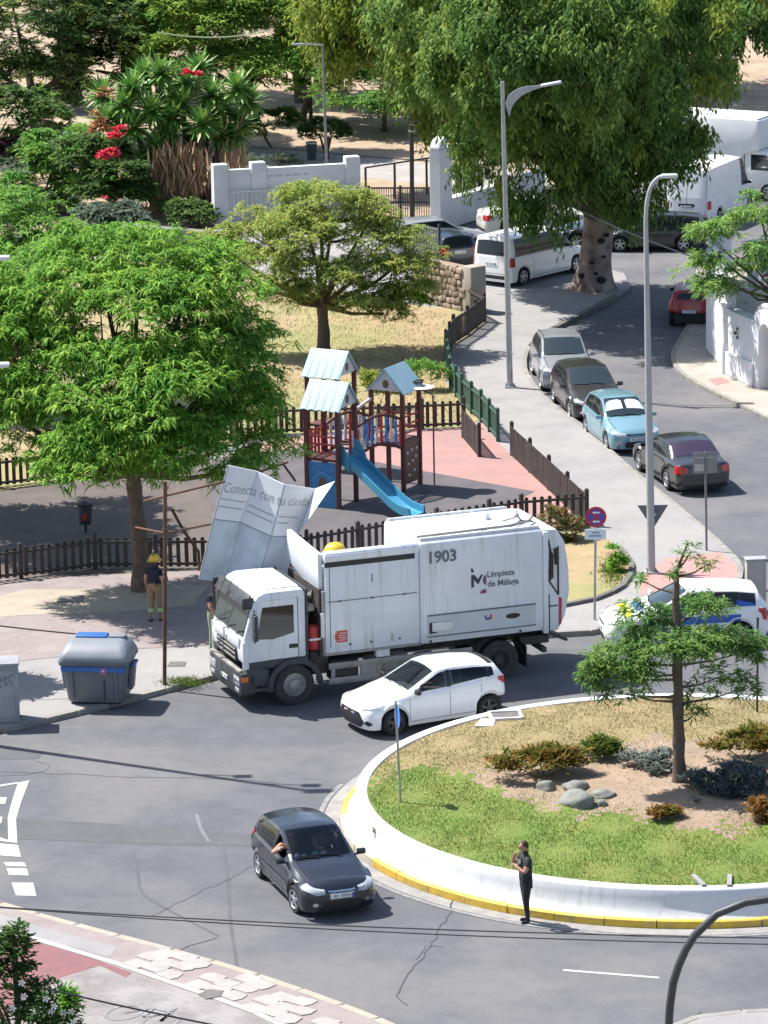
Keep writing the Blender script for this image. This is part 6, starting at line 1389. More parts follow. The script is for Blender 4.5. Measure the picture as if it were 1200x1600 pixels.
# 5 slender tree on the island --------------------------------------------------------
b7 = PI_(1062, 1221); b7.z -= .02; t = tree("slender young tree with layered feathery branches on the roundabout island", b7, group=None)
tp = [Vector((0, 0, -.1)), rel(b7, 1060, 1130), rel(b7, 1058, 1000), rel(b7, 1056, 935), rel(b7, 1058, 890), rel(b7, 1075, 848)]
trunk(t, tp[:4], .15, .085, M_BARKD, flare=1.15); obj("leader", limb_mesh([(tp[3:], .085, .015)]), M_BARKD, t, smooth=50)
layers = [(1000, 955, 50, 16, .3, .45), (965, 1030, 55, 26, -.3, 1), (930, 1055, 28, 20, -.4, .9), (1000, 1050, 40, 22, -.6, .8), (1100, 1000, 60, 22, -.4, .9), (1060, 1010, 60, 22, -.8, .6), (1150, 1000, 45, 18, .2, .6), (1175, 1015, 30, 22, .3, .8), (1040, 960, 40, 18, .6, .5), (1100, 945, 55, 14, .7, .8), (1020, 985, 55, 18, .5, .7), (1130, 1055, 50, 22, .1, .35), (1080, 1085, 40, 18, .3, .3), (1165, 1075, 28, 18, .3, .35), (1090, 1112, 14, 8, 0, .8), (1080, 860, 22, 14, 0, .25), (1045, 890, 24, 10, .1, .3), (1110, 880, 22, 10, .2, .25), (1000, 905, 20, 9, .3, .3), (985, 1085, 40, 10, -.2, .3), (945, 1080, 26, 10, -.3, .5)]
for (px, py, rx, rz, dy, dens) in layers:
    bb = crown(b7, [(px, py, rx, rz, dy)])
    zz = min(max(bb[0][2]-.25, .9), tp[4].z); k = np.interp(zz, [p.z for p in tp], range(len(tp))); i = int(min(k, len(tp)-2)); st = tp[i].lerp(tp[i+1], k-i); c = Vector(bb[0][:3])
    obj("branch", limb_mesh([([st, st.lerp(c, .5)+Vector((0, 0, -.06)), c], .035, .01)], 6), M_BARKD, t, smooth=50)
    link("foliage_layer", tufts("foliage_layer", bb, max(10, int(rx*rz*dens/7.5)), 10, (.14, .30), (.024, .044), .5, leafmat("leaf_island", (.115, .235, .06), (.185, .29, .07), .9), shell=.15, low=-1, gaps=5), t)
# 6 white-flowered oleander, bottom left corner
b8 = P(30, 1640, ZS); t = thing("oleander_bush", "dark leafy bush with white blossoms in the bottom left corner", "bush", tuple(b8))
B8 = crown(b8, [(0, 1560, 75, 60, 0), (60, 1580, 55, 45, -.3), (-40, 1500, 70, 60, 0), (20, 1500, 38, 42, .2), (90, 1590, 36, 30, 0), (25, 1468, 22, 24, .2)])
obj("stem", limb_mesh([([Vector((0, 0, -.1)), Vector(bb[:3])*.5, Vector(bb[:3])], .05, .02) for bb in B8], 6), M_BARKD, t, smooth=50)
link("foliage", tufts("foliage", B8, 900, 8, (.12, .24), (.035, .06), .35, leafmat("leaf_oleander", (.05, .105, .03), (.085, .15, .035), 2.0), shell=.4), t)
p, u = blob_points(crown(b8, [(90, 1565, 40, 40, -.6), (20, 1480, 30, 30, 0)]), 80, RNG, .7); link("bright_shoots", tufts("bright_shoots", crown(b8, [(108, 1568, 20, 22, -.5)]), 50, 8, (.14, .24), (.04, .06), .3, LF_BRIGHT, shell=.3), t)
M_BLOS = mat("white_blossom", (.75, .74, .7), rough=.6)
for px, py in ((72, 1560), (85, 1572), (38, 1556), (100, 1582), (112, 1580), (52, 1604), (80, 1580), (34, 1535), (115, 1596), (20, 1575)):
    c = rel(b8, px, py, -.75); mb = MB()
    for k in range(5): a = k*1.2566; mb.add([c, c+Vector((.06*math.cos(a-.4), -.02, .06*math.sin(a-.4))), c+Vector((.075*math.cos(a), -.035, .075*math.sin(a))), c+Vector((.06*math.cos(a+.4), -.02, .06*math.sin(a+.4)))], [(0, 1, 2, 3)])
    obj("blossom", mb, M_BLOS, t)
# ---- low plants on the island --------------------------------------------------------
def shrub(label, base, items, n, m, L=(.14, .3), W=(.03, .05), droop=.2, name="low_shrub", group="low shrubs on the island", m2=None, up=1.0, cat="shrub", shell=.3):
    t = thing(name, label, cat, tuple(base), 0, group); B = crown(base, items)
    obj("stem", limb_mesh([([Vector((0, 0, -.05)), Vector((b[0]*.6, b[1]*.6, max(.05, b[2]*.5))), Vector(b[:3])], .02, .008) for b in B], 5), M_BARKD, t)
    link("foliage", tufts("foliage", B, n, 9, L, W, droop, m, shell=shell, up=up, low=-.2), t)
    if m2: link("dry_foliage", tufts("dry_foliage", B, n//3, 8, L, W, droop, m2, shell=shell, up=up, low=-.2), t)
    return t
LF_SEDG = leafmat("leaf_shrub_olive", (.14, .16, .03), (.18, .15, .03), 1.4); LF_RUST = leafmat("leaf_rusty", (.30, .13, .03), (.22, .13, .04), 1.8)
LF_BLUE = leafmat("leaf_blue_grey", (.10, .13, .125), (.15, .175, .16), 2.0)
shrub("wide low green shrub with orange lower leaves left of the island tree", PI_(845, 1215), [(805, 1195, 40, 20, 0), (855, 1192, 45, 20, .2), (900, 1190, 30, 16, .3)], 420, LF_SEDG, m2=LF_RUST)
shrub("small round green shrub beside the wide one on the island", PI_(942, 1183), [(942, 1172, 30, 14, 0)], 150, leafmat("leaf_shrub_green", (.10, .16, .03), (.13, .16, .03), 1.4))
shrub("broad yellow-green shrub at the right edge of the island", PI_(1165, 1186), [(1130, 1165, 35, 18, 0), (1180, 1160, 40, 20, 0), (1215, 1170, 35, 22, -.3)], 380, LF_SEDG, m2=LF_RUST)
shrub("pale grey-green spreading plant just left of the island tree trunk", PI_(1015, 1200), [(990, 1186, 22, 7, .2), (1020, 1192, 28, 10, 0), (1040, 1182, 18, 8, .2), (1030, 1203, 24, 6, -.3)], 260, leafmat("leaf_pale_grey", (.25, .28, .24), (.18, .2, .18), 2), L=(.1, .22))
shrub("blue-grey spiky plants in the shade right of the island tree", PI_(1130, 1235), [(1095, 1220, 30, 10, .3), (1130, 1240, 34, 12, -.2), (1105, 1255, 26, 8, -.5), (1165, 1222, 40, 18, 0), (1180, 1245, 34, 14, -.4), (1150, 1205, 24, 9, .5)], 620, LF_BLUE, L=(.12, .26))
shrub("small rusty-leaved plant at the front of the bare island soil", PI_(1038, 1279), [(1030, 1272, 16, 6, 0), (1048, 1270, 14, 6, .1)], 90, LF_RUST, L=(.1, .2), m2=LF_SEDG)
shrub("orange-leaved plant at the right edge in front of the blue-grey ones", PI_(1190, 1280), [(1180, 1262, 18, 12, 0), (1200, 1275, 22, 12, 0), (1192, 1295, 14, 6, -.2)], 150, LF_RUST, L=(.12, .24))
shrub("thin dry stalk growing at the foot of the yellow kerb near the dark car", Vector((*P(586, 1338).xy, 0.0)), [(586, 1302, 3, 7, 0)], 6, LF_SEDG, L=(.06, .14), W=(.015, .03))
M_ROCK = mat("grey_green_rock", (.15, .16, .14), rough=.9, col2=(.24, .24, .21), scale=3, bump=.5, bscale=9)
def rock(px, py, w, h, label, seed, cat="rock"):
    b = PI_(px, py); s = S(b); rg = random.Random(seed); bm = bmesh.new(); bmesh.ops.create_icosphere(bm, subdivisions=3, radius=1)
    o = [rg.uniform(0, 6) for _ in range(6)]
    for v in bm.verts:
        k = 1+.14*math.sin(3*v.co.x+o[0])*math.sin(2.7*v.co.y+o[1])+.09*math.sin(6*v.co.z+o[2]+3*v.co.x); v.co = Vector((v.co.x*k*w/s/2, v.co.y*k*w/s/2*.8, max(-.25, v.co.z*k)*h/s*.95))
    me = bpy.data.meshes.new("rock"); bm.to_mesh(me); bm.free(); me.materials.append(M_ROCK); me.shade_smooth(); tag(link("rock", me, None, b, rg.uniform(0, 3)), label, cat, "rocks on the island")
rock(853, 1231, 32, 15, "small rounded rock directly below the wide low shrub", 1)
rock(902, 1256, 62, 24, "largest grey-green rock lying on the bare island soil", 2)
rock(900, 1232, 40, 14, "flat middle rock behind the largest one", 3); rock(942, 1243, 40, 10, "thin flat rock right of the largest one", 4); rock(940, 1257, 20, 9, "smallest rock at the right foot of the largest one", 5)
# planting beside the truck's tail
shrub("straggly grey-brown bush between the picket fence corner and the truck roof", P(872, 840, ZS), [(862, 815, 32, 20, 0), (890, 830, 26, 18, -.3), (850, 840, 26, 12, -.4), (880, 852, 22, 10, -.5)], 260, leafmat("leaf_straggly", (.13, .14, .05), (.2, .17, .08), 2), group=None, m2=LF_RUST, name="bush", cat="bush")
shrub("bright green low hedge plant along the curved planting kerb", P(966, 892, ZS+.016), [(950, 862, 20, 8, 0), (966, 882, 16, 16, 0), (958, 900, 18, 12, -.1), (934, 905, 18, 8, -.2)], 260, LF_BRIGHT, L=(.1, .2), group=None, name="bush", cat="bush")
shrub("bright yellow-green round bush behind the right playground roof", P(590, 640, ZS), [(575, 605, 28, 22, 0), (600, 612, 22, 20, .2)], 300, LF_YEL, group=None, name="bush", cat="bush", L=(.16, .3))
shrub("green bushy plants in the tree shade behind the curving green fence", P(650, 610, ZS), [(660, 580, 30, 14, 0), (690, 590, 16, 18, 0), (630, 595, 30, 10, 0)], 170, LF_MID, group=None, name="bush", cat="bush")
# ------------------------------------------------------------------ background park
def bgtree(label, base, items, n, m, tr=.2, name="tree", kind_="tuft", L=(.26, .52), W=(.06, .11), shell=.5, barkm=M_BARKD, group="trees in the park beyond the wall", per=9, droop=.5, low=-.6, m2=None):
    t = tree(label, base, name, group); B = crown(base, [(a, b_, rx*1.3, rz*1.25, dd) for a, b_, rx, rz, dd in items]); n = int(n*2.1); c = Vector(np.mean(np.array(B)[:, :3], 0)); zlo = min(b[2]-b[5]*.3 for b in B)
    trunk(t, [Vector((0, 0, -.1)), Vector((c.x*.3, c.y*.3, zlo*.6)), Vector((c.x*.6, c.y*.6, max(zlo, .8)))], tr, tr*.6, barkm); st = Vector((c.x*.6, c.y*.6, max(zlo, .8)))
    for b in B: obj("branch", limb_mesh([([st, st.lerp(Vector(b[:3]), .5), Vector(b[:3])], tr*.5, tr*.15)], 6), barkm, t, smooth=50)
    link("crown", tufts("crown", lumps(B, max(12, int(sum(b[3]*b[5] for b in B)*5)), .75, .6, .65), n, per, L, W, droop, m, shell=.4, low=-.3, gaps=5) if kind_ == "tuft" else strands("crown", B, n, m, shell=shell), t)
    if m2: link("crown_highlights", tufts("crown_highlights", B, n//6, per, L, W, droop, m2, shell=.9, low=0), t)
    return t
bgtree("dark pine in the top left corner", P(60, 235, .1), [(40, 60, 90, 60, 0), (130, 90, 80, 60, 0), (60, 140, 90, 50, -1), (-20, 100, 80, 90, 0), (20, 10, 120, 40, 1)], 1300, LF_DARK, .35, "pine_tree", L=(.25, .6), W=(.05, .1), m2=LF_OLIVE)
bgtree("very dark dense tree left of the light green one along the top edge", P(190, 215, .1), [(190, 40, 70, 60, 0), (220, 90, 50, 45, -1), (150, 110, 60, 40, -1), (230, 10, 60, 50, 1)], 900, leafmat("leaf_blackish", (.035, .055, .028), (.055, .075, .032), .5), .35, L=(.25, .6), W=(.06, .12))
bgtree("pale yellow-green bush under the dark pine", P(85, 172, .1), [(85, 140, 32, 30, 0), (75, 160, 28, 20, -.5)], 260, leafmat("leaf_pale_yellow", (.2, .22, .09), (.14, .17, .06), .8), .08)
bgtree("tall fresh light green tree at the top left of centre", P(370, 240, .1), [(340, 40, 60, 45, 0), (400, 60, 60, 50, 0), (310, 90, 50, 45, 0), (430, 110, 50, 45, -1), (380, 130, 60, 45, -1), (330, 10, 70, 40, 1), (450, 60, 40, 50, 1)], 1400, leafmat("leaf_fresh", (.26, .36, .06), (.18, .30, .05), .5), .25, L=(.3, .6))
bgtree("brownish green tree at the top between the light green and the yellowish ones", P(470, 160, .1), [(440, 20, 60, 40, 0), (480, 50, 45, 35, 0), (400, 10, 50, 25, 1)], 600, LF_TWIG, .25)
bgtree("mid green tree behind the park lamp", P(470, 190, .1), [(450, 110, 55, 40, 0), (500, 90, 50, 40, 0), (520, 130, 45, 30, -1), (545, 60, 50, 50, 2)], 800, LF_MID, .2, m2=LF_BRIGHT)
bgtree("feathery tamarisk-like tree with several leaning stems in the park", P(600, 205, .1), [(560, 130, 50, 35, 0), (610, 150, 60, 35, -.5), (650, 160, 45, 30, -.5), (570, 160, 45, 22, -1), (620, 110, 50, 40, .5)], 1000, LF_TAM, .14, L=(.25, .55), W=(.04, .08))
bgtree("low dark green tree under the hanging branches left of the lamp post", P(700, 200, .1), [(690, 160, 40, 40, 0), (730, 190, 40, 35, -1), (700, 190, 40, 25, -1), (745, 140, 40, 50, 0)], 700, LF_MID, .14)
bgtree("dark green shrub mass between the yucca and the left edge", P(60, 330, .1), [(50, 290, 50, 30, 0), (110, 260, 50, 40, .5), (20, 320, 60, 30, -.5), (120, 310, 40, 22, -.5), (90, 230, 40, 20, 1)], 800, LF_MID, .1, name="large_bush", m2=LF_GREY)
bgtree("grey-green bush above the grey retaining wall", P(175, 385, .1), [(170, 355, 35, 20, 0), (140, 350, 30, 18, 0), (195, 360, 22, 14, 0)], 300, LF_GREY, .06, name="bush", L=(.2, .4))
bgtree("dark bougainvillea mass at the foot of the yucca's left side", P(185, 345, .1), [(180, 290, 28, 24, 0), (205, 320, 30, 22, 0), (145, 300, 32, 24, 0), (125, 250, 30, 22, 1)], 420, LF_DARK, .1, name="large_bush", m2=LF_MID)
bgtree("low dark shrub in the shadow right under the brown yucca skirt", P(300, 350, .1), [(290, 338, 34, 9, 0), (325, 338, 18, 8, 0)], 120, LF_DARK, .05, name="bush", L=(.2, .4))
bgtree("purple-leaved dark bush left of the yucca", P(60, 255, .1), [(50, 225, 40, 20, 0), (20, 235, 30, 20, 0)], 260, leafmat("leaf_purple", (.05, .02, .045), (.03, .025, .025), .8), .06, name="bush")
bgtree("dark evergreen far behind the pine at the top left edge", P(-40, 300, .1), [(-40, 250, 60, 50, 0), (10, 190, 70, 40, 1), (-60, 330, 60, 40, 0)], 600, LF_DARK, .2, m2=LF_MID)
for i, (px, py, w_, m_) in enumerate([(120, -30, 150, LF_DARK), (300, -40, 120, LF_MID), (470, -40, 120, LF_OLIVE), (250, 30, 60, LF_MID), (620, -60, 140, LF_PEP)]):
    lab = ["dark tree rising past the top edge behind the pine", "mid green tree behind the fresh light green one", "olive tree at the top edge behind the brownish one", "dark leafy tree filling the gap left of the fresh green one", "hanging dark green tree at the top edge behind the yellowish one"][i]
    bgtree(lab, P(px, py+190, .1), [(px, py, w_*.6, 60, 0), (px-w_*.4, py+20, w_*.5, 50, 1), (px+w_*.4, py+25, w_*.5, 50, -1), (px, py+70, w_*.5, 40, -1)], 800, m_, .3)
# clipped garden shapes
def clipped(label, px, py, items, n, m, stems=4, name="clipped_bush"):
    b = P(px, py, .1); t = thing(name, label, "clipped bush", tuple(b), 0, "clipped bushes in the park"); B = crown(b, items); rg = random.Random(px)
    for k in range(stems):
        bb = B[k % len(B)]; e = Vector((bb[0]+rg.uniform(-.6, .6)*bb[3], bb[1]+rg.uniform(-.4, .4), bb[2]-bb[5]*.4)); obj("stem", limb_mesh([([Vector((rg.uniform(-.15, .15), 0, -.05)), e*.5, e], .07, .05)], 6), M_BARKD, t, smooth=50)
    link("foliage", tufts("foliage", B, n, 9, (.1, .22), (.04, .08), .1, m, shell=.78, low=-.35), t); return t
clipped("mushroom-shaped clipped bush on dark stems in front of the sandy park slope", 510, 248, [(505, 206, 36, 18, 0), (520, 208, 28, 16, 0), (490, 210, 24, 14, 0)], 900, leafmat("leaf_clipped", (.06, .12, .035), (.09, .15, .04), 1.2))
clipped("flat-topped clipped green tree right of the yucca", 423, 232, [(415, 195, 30, 22, 0), (445, 190, 26, 20, 0), (400, 205, 22, 16, 0)], 900, leafmat("leaf_clipped_bright", (.11, .20, .035), (.08, .16, .03), 1.2), 1)
shrub("grey-green ground plants behind the long white park wall", P(430, 262, .1), [(410, 250, 26, 9, 0), (440, 250, 26, 8, 0), (455, 256, 20, 7, 0), (395, 258, 18, 8, 0)], 260, LF_GREY, group=None, name="low_shrub")
shrub("shrubs inside the white portal opening", P(735, 300, .1), [(730, 275, 24, 22, 0), (755, 280, 22, 18, 0), (715, 280, 16, 18, .3), (770, 265, 16, 25, .4)], 330, LF_DARK, group=None, name="low_shrub", m2=LF_OLIVE)
# ---- yucca clump ---------------------------------------------------------------------
by_ = P(290, 322, .1); t = thing("yucca", "large clump of yuccas with spiky green heads and brown hanging dead leaves", "yucca", tuple(by_))
M_YUC = mat("yucca_leaf", (.13, .27, .055), rough=.4, col2=(.19, .33, .065), scale=.6, island=.3, transl=.15); M_YUD = mat("yucca_dead_leaf", (.30, .175, .10), rough=.9, col2=(.38, .24, .14), scale=1.5, island=.3)
M_YTR = mat("yucca_trunk", (.11, .085, .065), rough=.95, col2=(.06, .05, .04), scale=5)
heads = [(160, 150), (205, 140), (250, 115), (290, 130), (330, 150), (235, 175), (285, 165), (350, 170), (210, 200), (260, 205), (315, 195), (375, 195), (190, 230), (245, 230), (225, 255), (300, 225), (345, 215), (165, 190), (270, 150), (370, 140), (225, 120), (310, 110), (390, 160), (270, 185), (330, 180), (195, 165), (235, 265), (365, 215)]
yl = mesh_from("leaf", [(0, -.06, 0), (0, .06, 0), (.45, -.11, .01), (.45, .11, .01), (1.0, 0, -.09), (.45, 0, -.03)], [(0, 5, 2), (0, 1, 5), (1, 3, 5), (2, 5, 4), (5, 3, 4)], M_YUC)
rgy = random.Random(9)
for k, (px, py) in enumerate(heads):
    dy = rgy.uniform(-1.6, 1.2)-(py-180)/60.; c = rel(by_, px, py, dy); 
    n = 58; ph = [rgy.uniform(-.2, .2)+i*2.399 for i in range(n)]
    mats_ = []
    for i in range(n):
        el = math.radians(80-125*(i/n)**.8); ln_ = rgy.uniform(.85, 1.2); az = ph[i]
        R = Matrix.Translation(c) @ Matrix.Rotation(az, 4, 'Z') @ Matrix.Rotation(-el, 4, 'Y') @ Matrix.Scale(ln_, 4); mats_.append(R)
    if k in (8, 9, 12, 13, 14):
        hd = bpy.data.objects.new("leaf_head", None); COL.objects.link(hd); hd.parent = t; hd.location = c
        for R in mats_:
            o = link("leaf", yl, hd); M_ = Matrix.Translation(-c) @ R; o.location = M_.to_translation(); o.rotation_euler = M_.to_euler(); o.scale = M_.to_scale()
    else:
        mb = MB(); vv = [v.co for v in yl.vertices]; ff = [tuple(p.vertices) for p in yl.polygons]
        for R in mats_: mb.add([R @ v for v in vv], ff)
        obj("leaf_head", mb, M_YUC, t)
    if k % 2 == 0 or py > 190:
        g0 = Vector((c.x*.35+rgy.uniform(-.3, .3), c.y*.35, 0)); obj("trunk", limb_mesh([([g0, g0.lerp(c, .5)+Vector((0, 0, .1)), c], .16, .11)], 7), M_YTR, t, smooth=50)
base_, dir_ = [], []
for px, py, n in ((285, 245, 480), (300, 272, 300), (315, 240, 260), (270, 292, 150), (385, 240, 110), (330, 258, 160)):
    for _ in range(n):
        p = rel(by_, px-22+rgy.gauss(0, 13), py+rgy.gauss(0, 12), rgy.uniform(-2.8, -1.0)); base_.append(tuple(p)); dir_.append((rgy.gauss(0, .3), rgy.gauss(0, .3), -1))
nb = len(base_); link("dead_leaf_skirt", fronds("dead_leaf_skirt", np.array(base_), np.array(dir_), RNG.uniform(.5, .95, nb), RNG.uniform(.05, .09, nb), .1, M_YUD), t)
# bougainvillea beside it
M_BOU = mat("red_bract", (.62, .03, .08), rough=.6, island=.3, transl=.3)
for lab, px, py, its, n, mm in [("red flowering bougainvillea hanging left of the yucca", 175, 300, [(180, 215, 12, 10, -10), (172, 245, 17, 11, -10), (162, 250, 12, 9, -10), (190, 203, 10, 7, -10), (168, 308, 7, 6, -10)], 75, M_BOU), ("red flower spray at the top right of the yucca", 300, 300, [(293, 117, 10, 7, -5), (310, 118, 7, 5, -5)], 26, M_BOU),
        ("orange-brown dry flower stalks at the left side of the yucca", 150, 300, [(155, 205, 18, 18, -8), (165, 150, 14, 14, -8), (150, 185, 10, 12, -8)], 70, mat("dry_orange_leaf", (.42, .2, .08), rough=.7, island=.3, transl=.2))]:
    shrub(lab, P(px, py, .1), its, n, mm, L=(.12, .24), W=(.07, .12), group=None, name="flowering_bush", cat="flowering bush")
# ------------------------------------------------------------------ people
def skin_mesh(V, E, R, root=0, sub=2):
    me = bpy.data.meshes.new("skel"); me.from_pydata([tuple(v) for v in V], E, []); o = bpy.data.objects.new("skel_tmp", me); COL.objects.link(o)
    o.modifiers.new("s", 'SKIN'); sl = me.skin_vertices[0].data
    for i, r in enumerate(R): sl[i].radius = (r if isinstance(r, tuple) else (r, r))
    sl[root].use_root = True
    sm = o.modifiers.new("u", 'SUBSURF'); sm.levels = sub; sm.render_levels = sub
    dg = bpy.context.evaluated_depsgraph_get(); out = bpy.data.meshes.new_from_object(o.evaluated_get(dg)); bpy.data.objects.remove(o); bpy.data.meshes.remove(me); return out
M_SKIN = mat("skin", (.42, .22, .15), rough=.6); M_HAIRB = mat("brown_hair", (.05, .03, .02), rough=.7); M_HAIRD = mat("dark_hair", (.02, .015, .012), rough=.7)
def person(label, loc, yaw, J, cols, hair=None, name="person", ssc=1.0):
    """J: joint name -> (x,y,z) facing +X; left is +Y. cols: dict body zone -> material"""
    t = thing(name, label, "person", tuple(loc), yaw); names, V, R = [], [], []
    def a(n, p, r): names.append(n); V.append(Vector(p)); R.append(r)
    a('pelvis', J['pelvis'], (.17, .14)); a('waist', J['waist'], (.165, .135)); a('chest', J['chest'], (.20, .155)); a('neckbase', J['neckbase'], (.075, .07)); a('neck', J['neck'], .055); a('headbase', J['headbase'], .06)
    E = [(0, 1), (1, 2), (2, 3), (3, 4), (4, 5)]; ix = lambda n: names.index(n)
    for s in ('l', 'r'):
        for n, r in (('sho', .08), ('elb', .052), ('wri', .034), ('hand', (.04, .022)), ('hip', .115), ('knee', .074), ('ank', .045), ('heel', .042), ('toe', (.045, .03))): a(n+s, J[n+s], r)
        E += [(ix('chest'), ix('sho'+s)), (ix('sho'+s), ix('elb'+s)), (ix('elb'+s), ix('wri'+s)), (ix('wri'+s), ix('hand'+s)), (0, ix('hip'+s)), (ix('hip'+s), ix('knee'+s)), (ix('knee'+s), ix('ank'+s)), (ix('ank'+s), ix('heel'+s)), (ix('heel'+s), ix('toe'+s))]
    me = skin_mesh(V, E, R); bm = bmesh.new(); bm.from_mesh(me); bpy.data.meshes.remove(me)
    order = ['skin', 'top', 'legs', 'shoe']; ms = [M_SKIN, cols['top'], cols['legs'], cols['shoe']]
    sleeve = cols.get('sleeve', .55)
    def dist(p, A, B):
        ab = B-A; t_ = max(0, min(1, (p-A).dot(ab)/max(ab.length_squared, 1e-9))); return (p-(A+ab*t_)).length, t_
    segs = []
    rad = lambda q: max(q) if isinstance(q, tuple) else q
    for A, B in E:
        na, nb = names[A], names[B]; segs.append((V[A], V[B], na, nb, (rad(R[A])+rad(R[B]))/2))
    for f in bm.faces:
        c = f.calc_center_median(); d = min(((dist(c, A, B), na, nb, rr_) for A, B, na, nb, rr_ in segs), key=lambda q: q[0][0]/q[3]); (dd, tt), na, nb, _r = d; f.smooth = True
        if nb.startswith('hand') or na.startswith('wri'): k = 0
        elif nb.startswith('wri'): k = 1 if sleeve > 1+tt else 0
        elif nb.startswith('elb'): k = 1 if tt < sleeve else 0
        elif nb in ('neck', 'headbase'): k = 0
        elif nb.startswith('sho') or nb in ('waist', 'chest', 'neckbase'): k = 1 if c.z > J['waist'][2]-.06 else 2
        elif nb.startswith('heel') or nb.startswith('toe'): k = 3
        else: k = 2
        f.material_index = k
    hb = Vector(J['headbase']); hc = hb+Vector(J.get('headdir', (.02, 0, .075))); fd = Vector(J.get('face', (1, 0, 0))).normalized(); sd = Vector((-fd.y, fd.x, 0)).normalized(); ud = fd.cross(sd)
    def addb(mb, mi):
        vs = [bm.verts.new(v) for v in mb.v]
        for f in mb.f:
            try: q = bm.faces.new([vs[i] for i in f]); q.material_index = mi; q.smooth = True
            except ValueError: pass
    def hp(a, b, c): return hc+fd*a+sd*b+ud*c
    mb = MB(); K, N = 12, 16; rows = []
    for i in range(K+1):
        th = math.pi*i/K; row = []
        for j in range(N+1):
            ph = 2*math.pi*j/N; x, y, z = .097*math.sin(th)*math.cos(ph), .076*math.sin(th)*math.sin(ph), .118*math.cos(th)
            if z < -.03 and x < 0: x *= .75
            if z < -.05: y *= .8
            row.append(hp(x, y, z))
        rows.append(row)
    addb(mb.grid(rows), 0)
    addb(MB().tube([hp(.088, 0, .015), hp(.118, 0, -.028), hp(.09, 0, -.034)], [.010, .017, .012], 6), 0)
    for s in (1, -1): addb(MB().ball(hp(0, s*.077, -.01), (.022, .012, .03), n=8, k=5), 0)
    # hands: palm is part of the skin; five fingers and a thumb as short bent chains
    for s in ('l', 'r'):
        w_, h_ = Vector(J['wri'+s]), Vector(J['hand'+s]); d = (h_-w_).normalized(); side = d.cross(Vector((0, 0, 1))); side = side.normalized() if side.length > .1 else Vector((0, 1, 0)); nn_ = side.cross(d)
        for k, (off, ln_) in enumerate(((-.028, .062), (-.010, .072), (.010, .068), (.027, .055))):
            p0 = h_+side*off; curl = J.get('curl', .45); p1 = p0+d*ln_*.45-nn_*ln_*curl*.2; p2 = p1+(d*.7-nn_*curl).normalized()*ln_*.35; p3 = p2+(d*.4-nn_*curl*1.4).normalized()*ln_*.28; addb(MB().tube([p0, p1, p2, p3], [.010, .0095, .009, .006], 6), 0)
        q0 = w_.lerp(h_, .55)+side*.028*(-1 if s == 'l' else 1); q1 = q0+(side*(-1 if s == 'l' else 1)*.7+d*.7).normalized()*.035; q2 = q1+d*.032-nn_*.008; addb(MB().tube([q0, q1, q2], [.013, .0115, .007], 6), 0)
    bm.normal_update(); out = bpy.data.meshes.new("body"); bm.to_mesh(out); bm.free()
    for m in ms: out.materials.append(m)
    link("body", out, t)
    for s in (1, -1): obj("eye", MB().ball(hp(.083, s*.032, .012), (.012, .012, .008), n=8, k=5), M_BLACK, t, smooth=50)
    obj("mouth", MB().tube([hp(.088, -.022, -.065), hp(.094, 0, -.067), hp(.088, .022, -.065)], .005, 5), mat("lip", (.3, .1, .08), rough=.5), t)
    if hair:
        rows = []; 
        for i in range(8):
            th = math.radians(2+88*i/7); row = []
            for j in range(N+1):
                ph = 2*math.pi*j/N; cf = math.cos(ph); lim = th if cf < .25 else th*(1-.50*min(1, (cf-.25)/.5)); 
                if cf < -.2: lim = th*1.22
                row.append(hp(.106*math.sin(lim)*math.cos(ph)-.004, .085*math.sin(lim)*math.sin(ph), .126*math.cos(lim)+.002))
            rows.append(row)
        obj("hair", MB().grid(rows), hair, t, smooth=60)
    return t, hp
STAND = dict(pelvis=(0, 0, .96), waist=(.01, 0, 1.10), chest=(0, 0, 1.32), neckbase=(-.01, 0, 1.47), neck=(.0, 0, 1.53), headbase=(.015, 0, 1.58),
    shol=(0, .185, 1.40), elbl=(-.03, .25, 1.12), wril=(.06, .26, .88), handl=(.08, .255, .79), shor=(0, -.185, 1.40), elbr=(-.03, -.25, 1.12), wrir=(.06, -.26, .88), handr=(.08, -.255, .79),
    hipl=(0, .09, .90), kneel=(.02, .10, .50), ankl=(-.02, .11, .09), heell=(-.04, .11, .04), toel=(.14, .13, .03), hipr=(0, -.09, .90), kneer=(.02, -.10, .50), ankr=(-.02, -.11, .09), heelr=(-.04, -.11, .04), toer=(.14, -.13, .03))
M_UNI = mat("dark_uniform", (.018, .018, .021), rough=.85, col2=(.028, .026, .028), scale=6); M_BOOT = mat("black_boot", (.012, .012, .012), rough=.6)
# police officer on the road in front of the island, facing left, one hand raised to the head
J = dict(STAND); J.update(shol=(-.01, .185, 1.40), elbl=(.12, .27, 1.17), wril=(.24, .12, 1.27), handl=(.27, .05, 1.31), shor=(0, -.185, 1.40), elbr=(.17, -.27, 1.22), wrir=(.22, -.10, 1.42), handr=(.19, -.06, 1.51),
    hipl=(0, .08, .90), kneel=(.03, .085, .50), ankl=(-.01, .09, .09), heell=(-.03, .09, .04), toel=(.15, .11, .03), kneer=(-.02, -.09, .5), ankr=(-.06, -.09, .09), heelr=(-.08, -.09, .04), toer=(.10, -.11, .03), curl=.8)
off_, hp = person("dark-uniformed person standing on the road below the island, hand raised to the face", P(822, 1441), math.radians(198), J, dict(top=M_UNI, legs=M_UNI, shoe=M_BOOT, sleeve=.55), M_HAIRB)
obj("belt", MB().lathe([(.165, -.03), (.175, -.02), (.175, .02), (.165, .03)], n=24, c=(0, 0, 1.0), sx=.80), M_BOOT, off_, smooth=40)
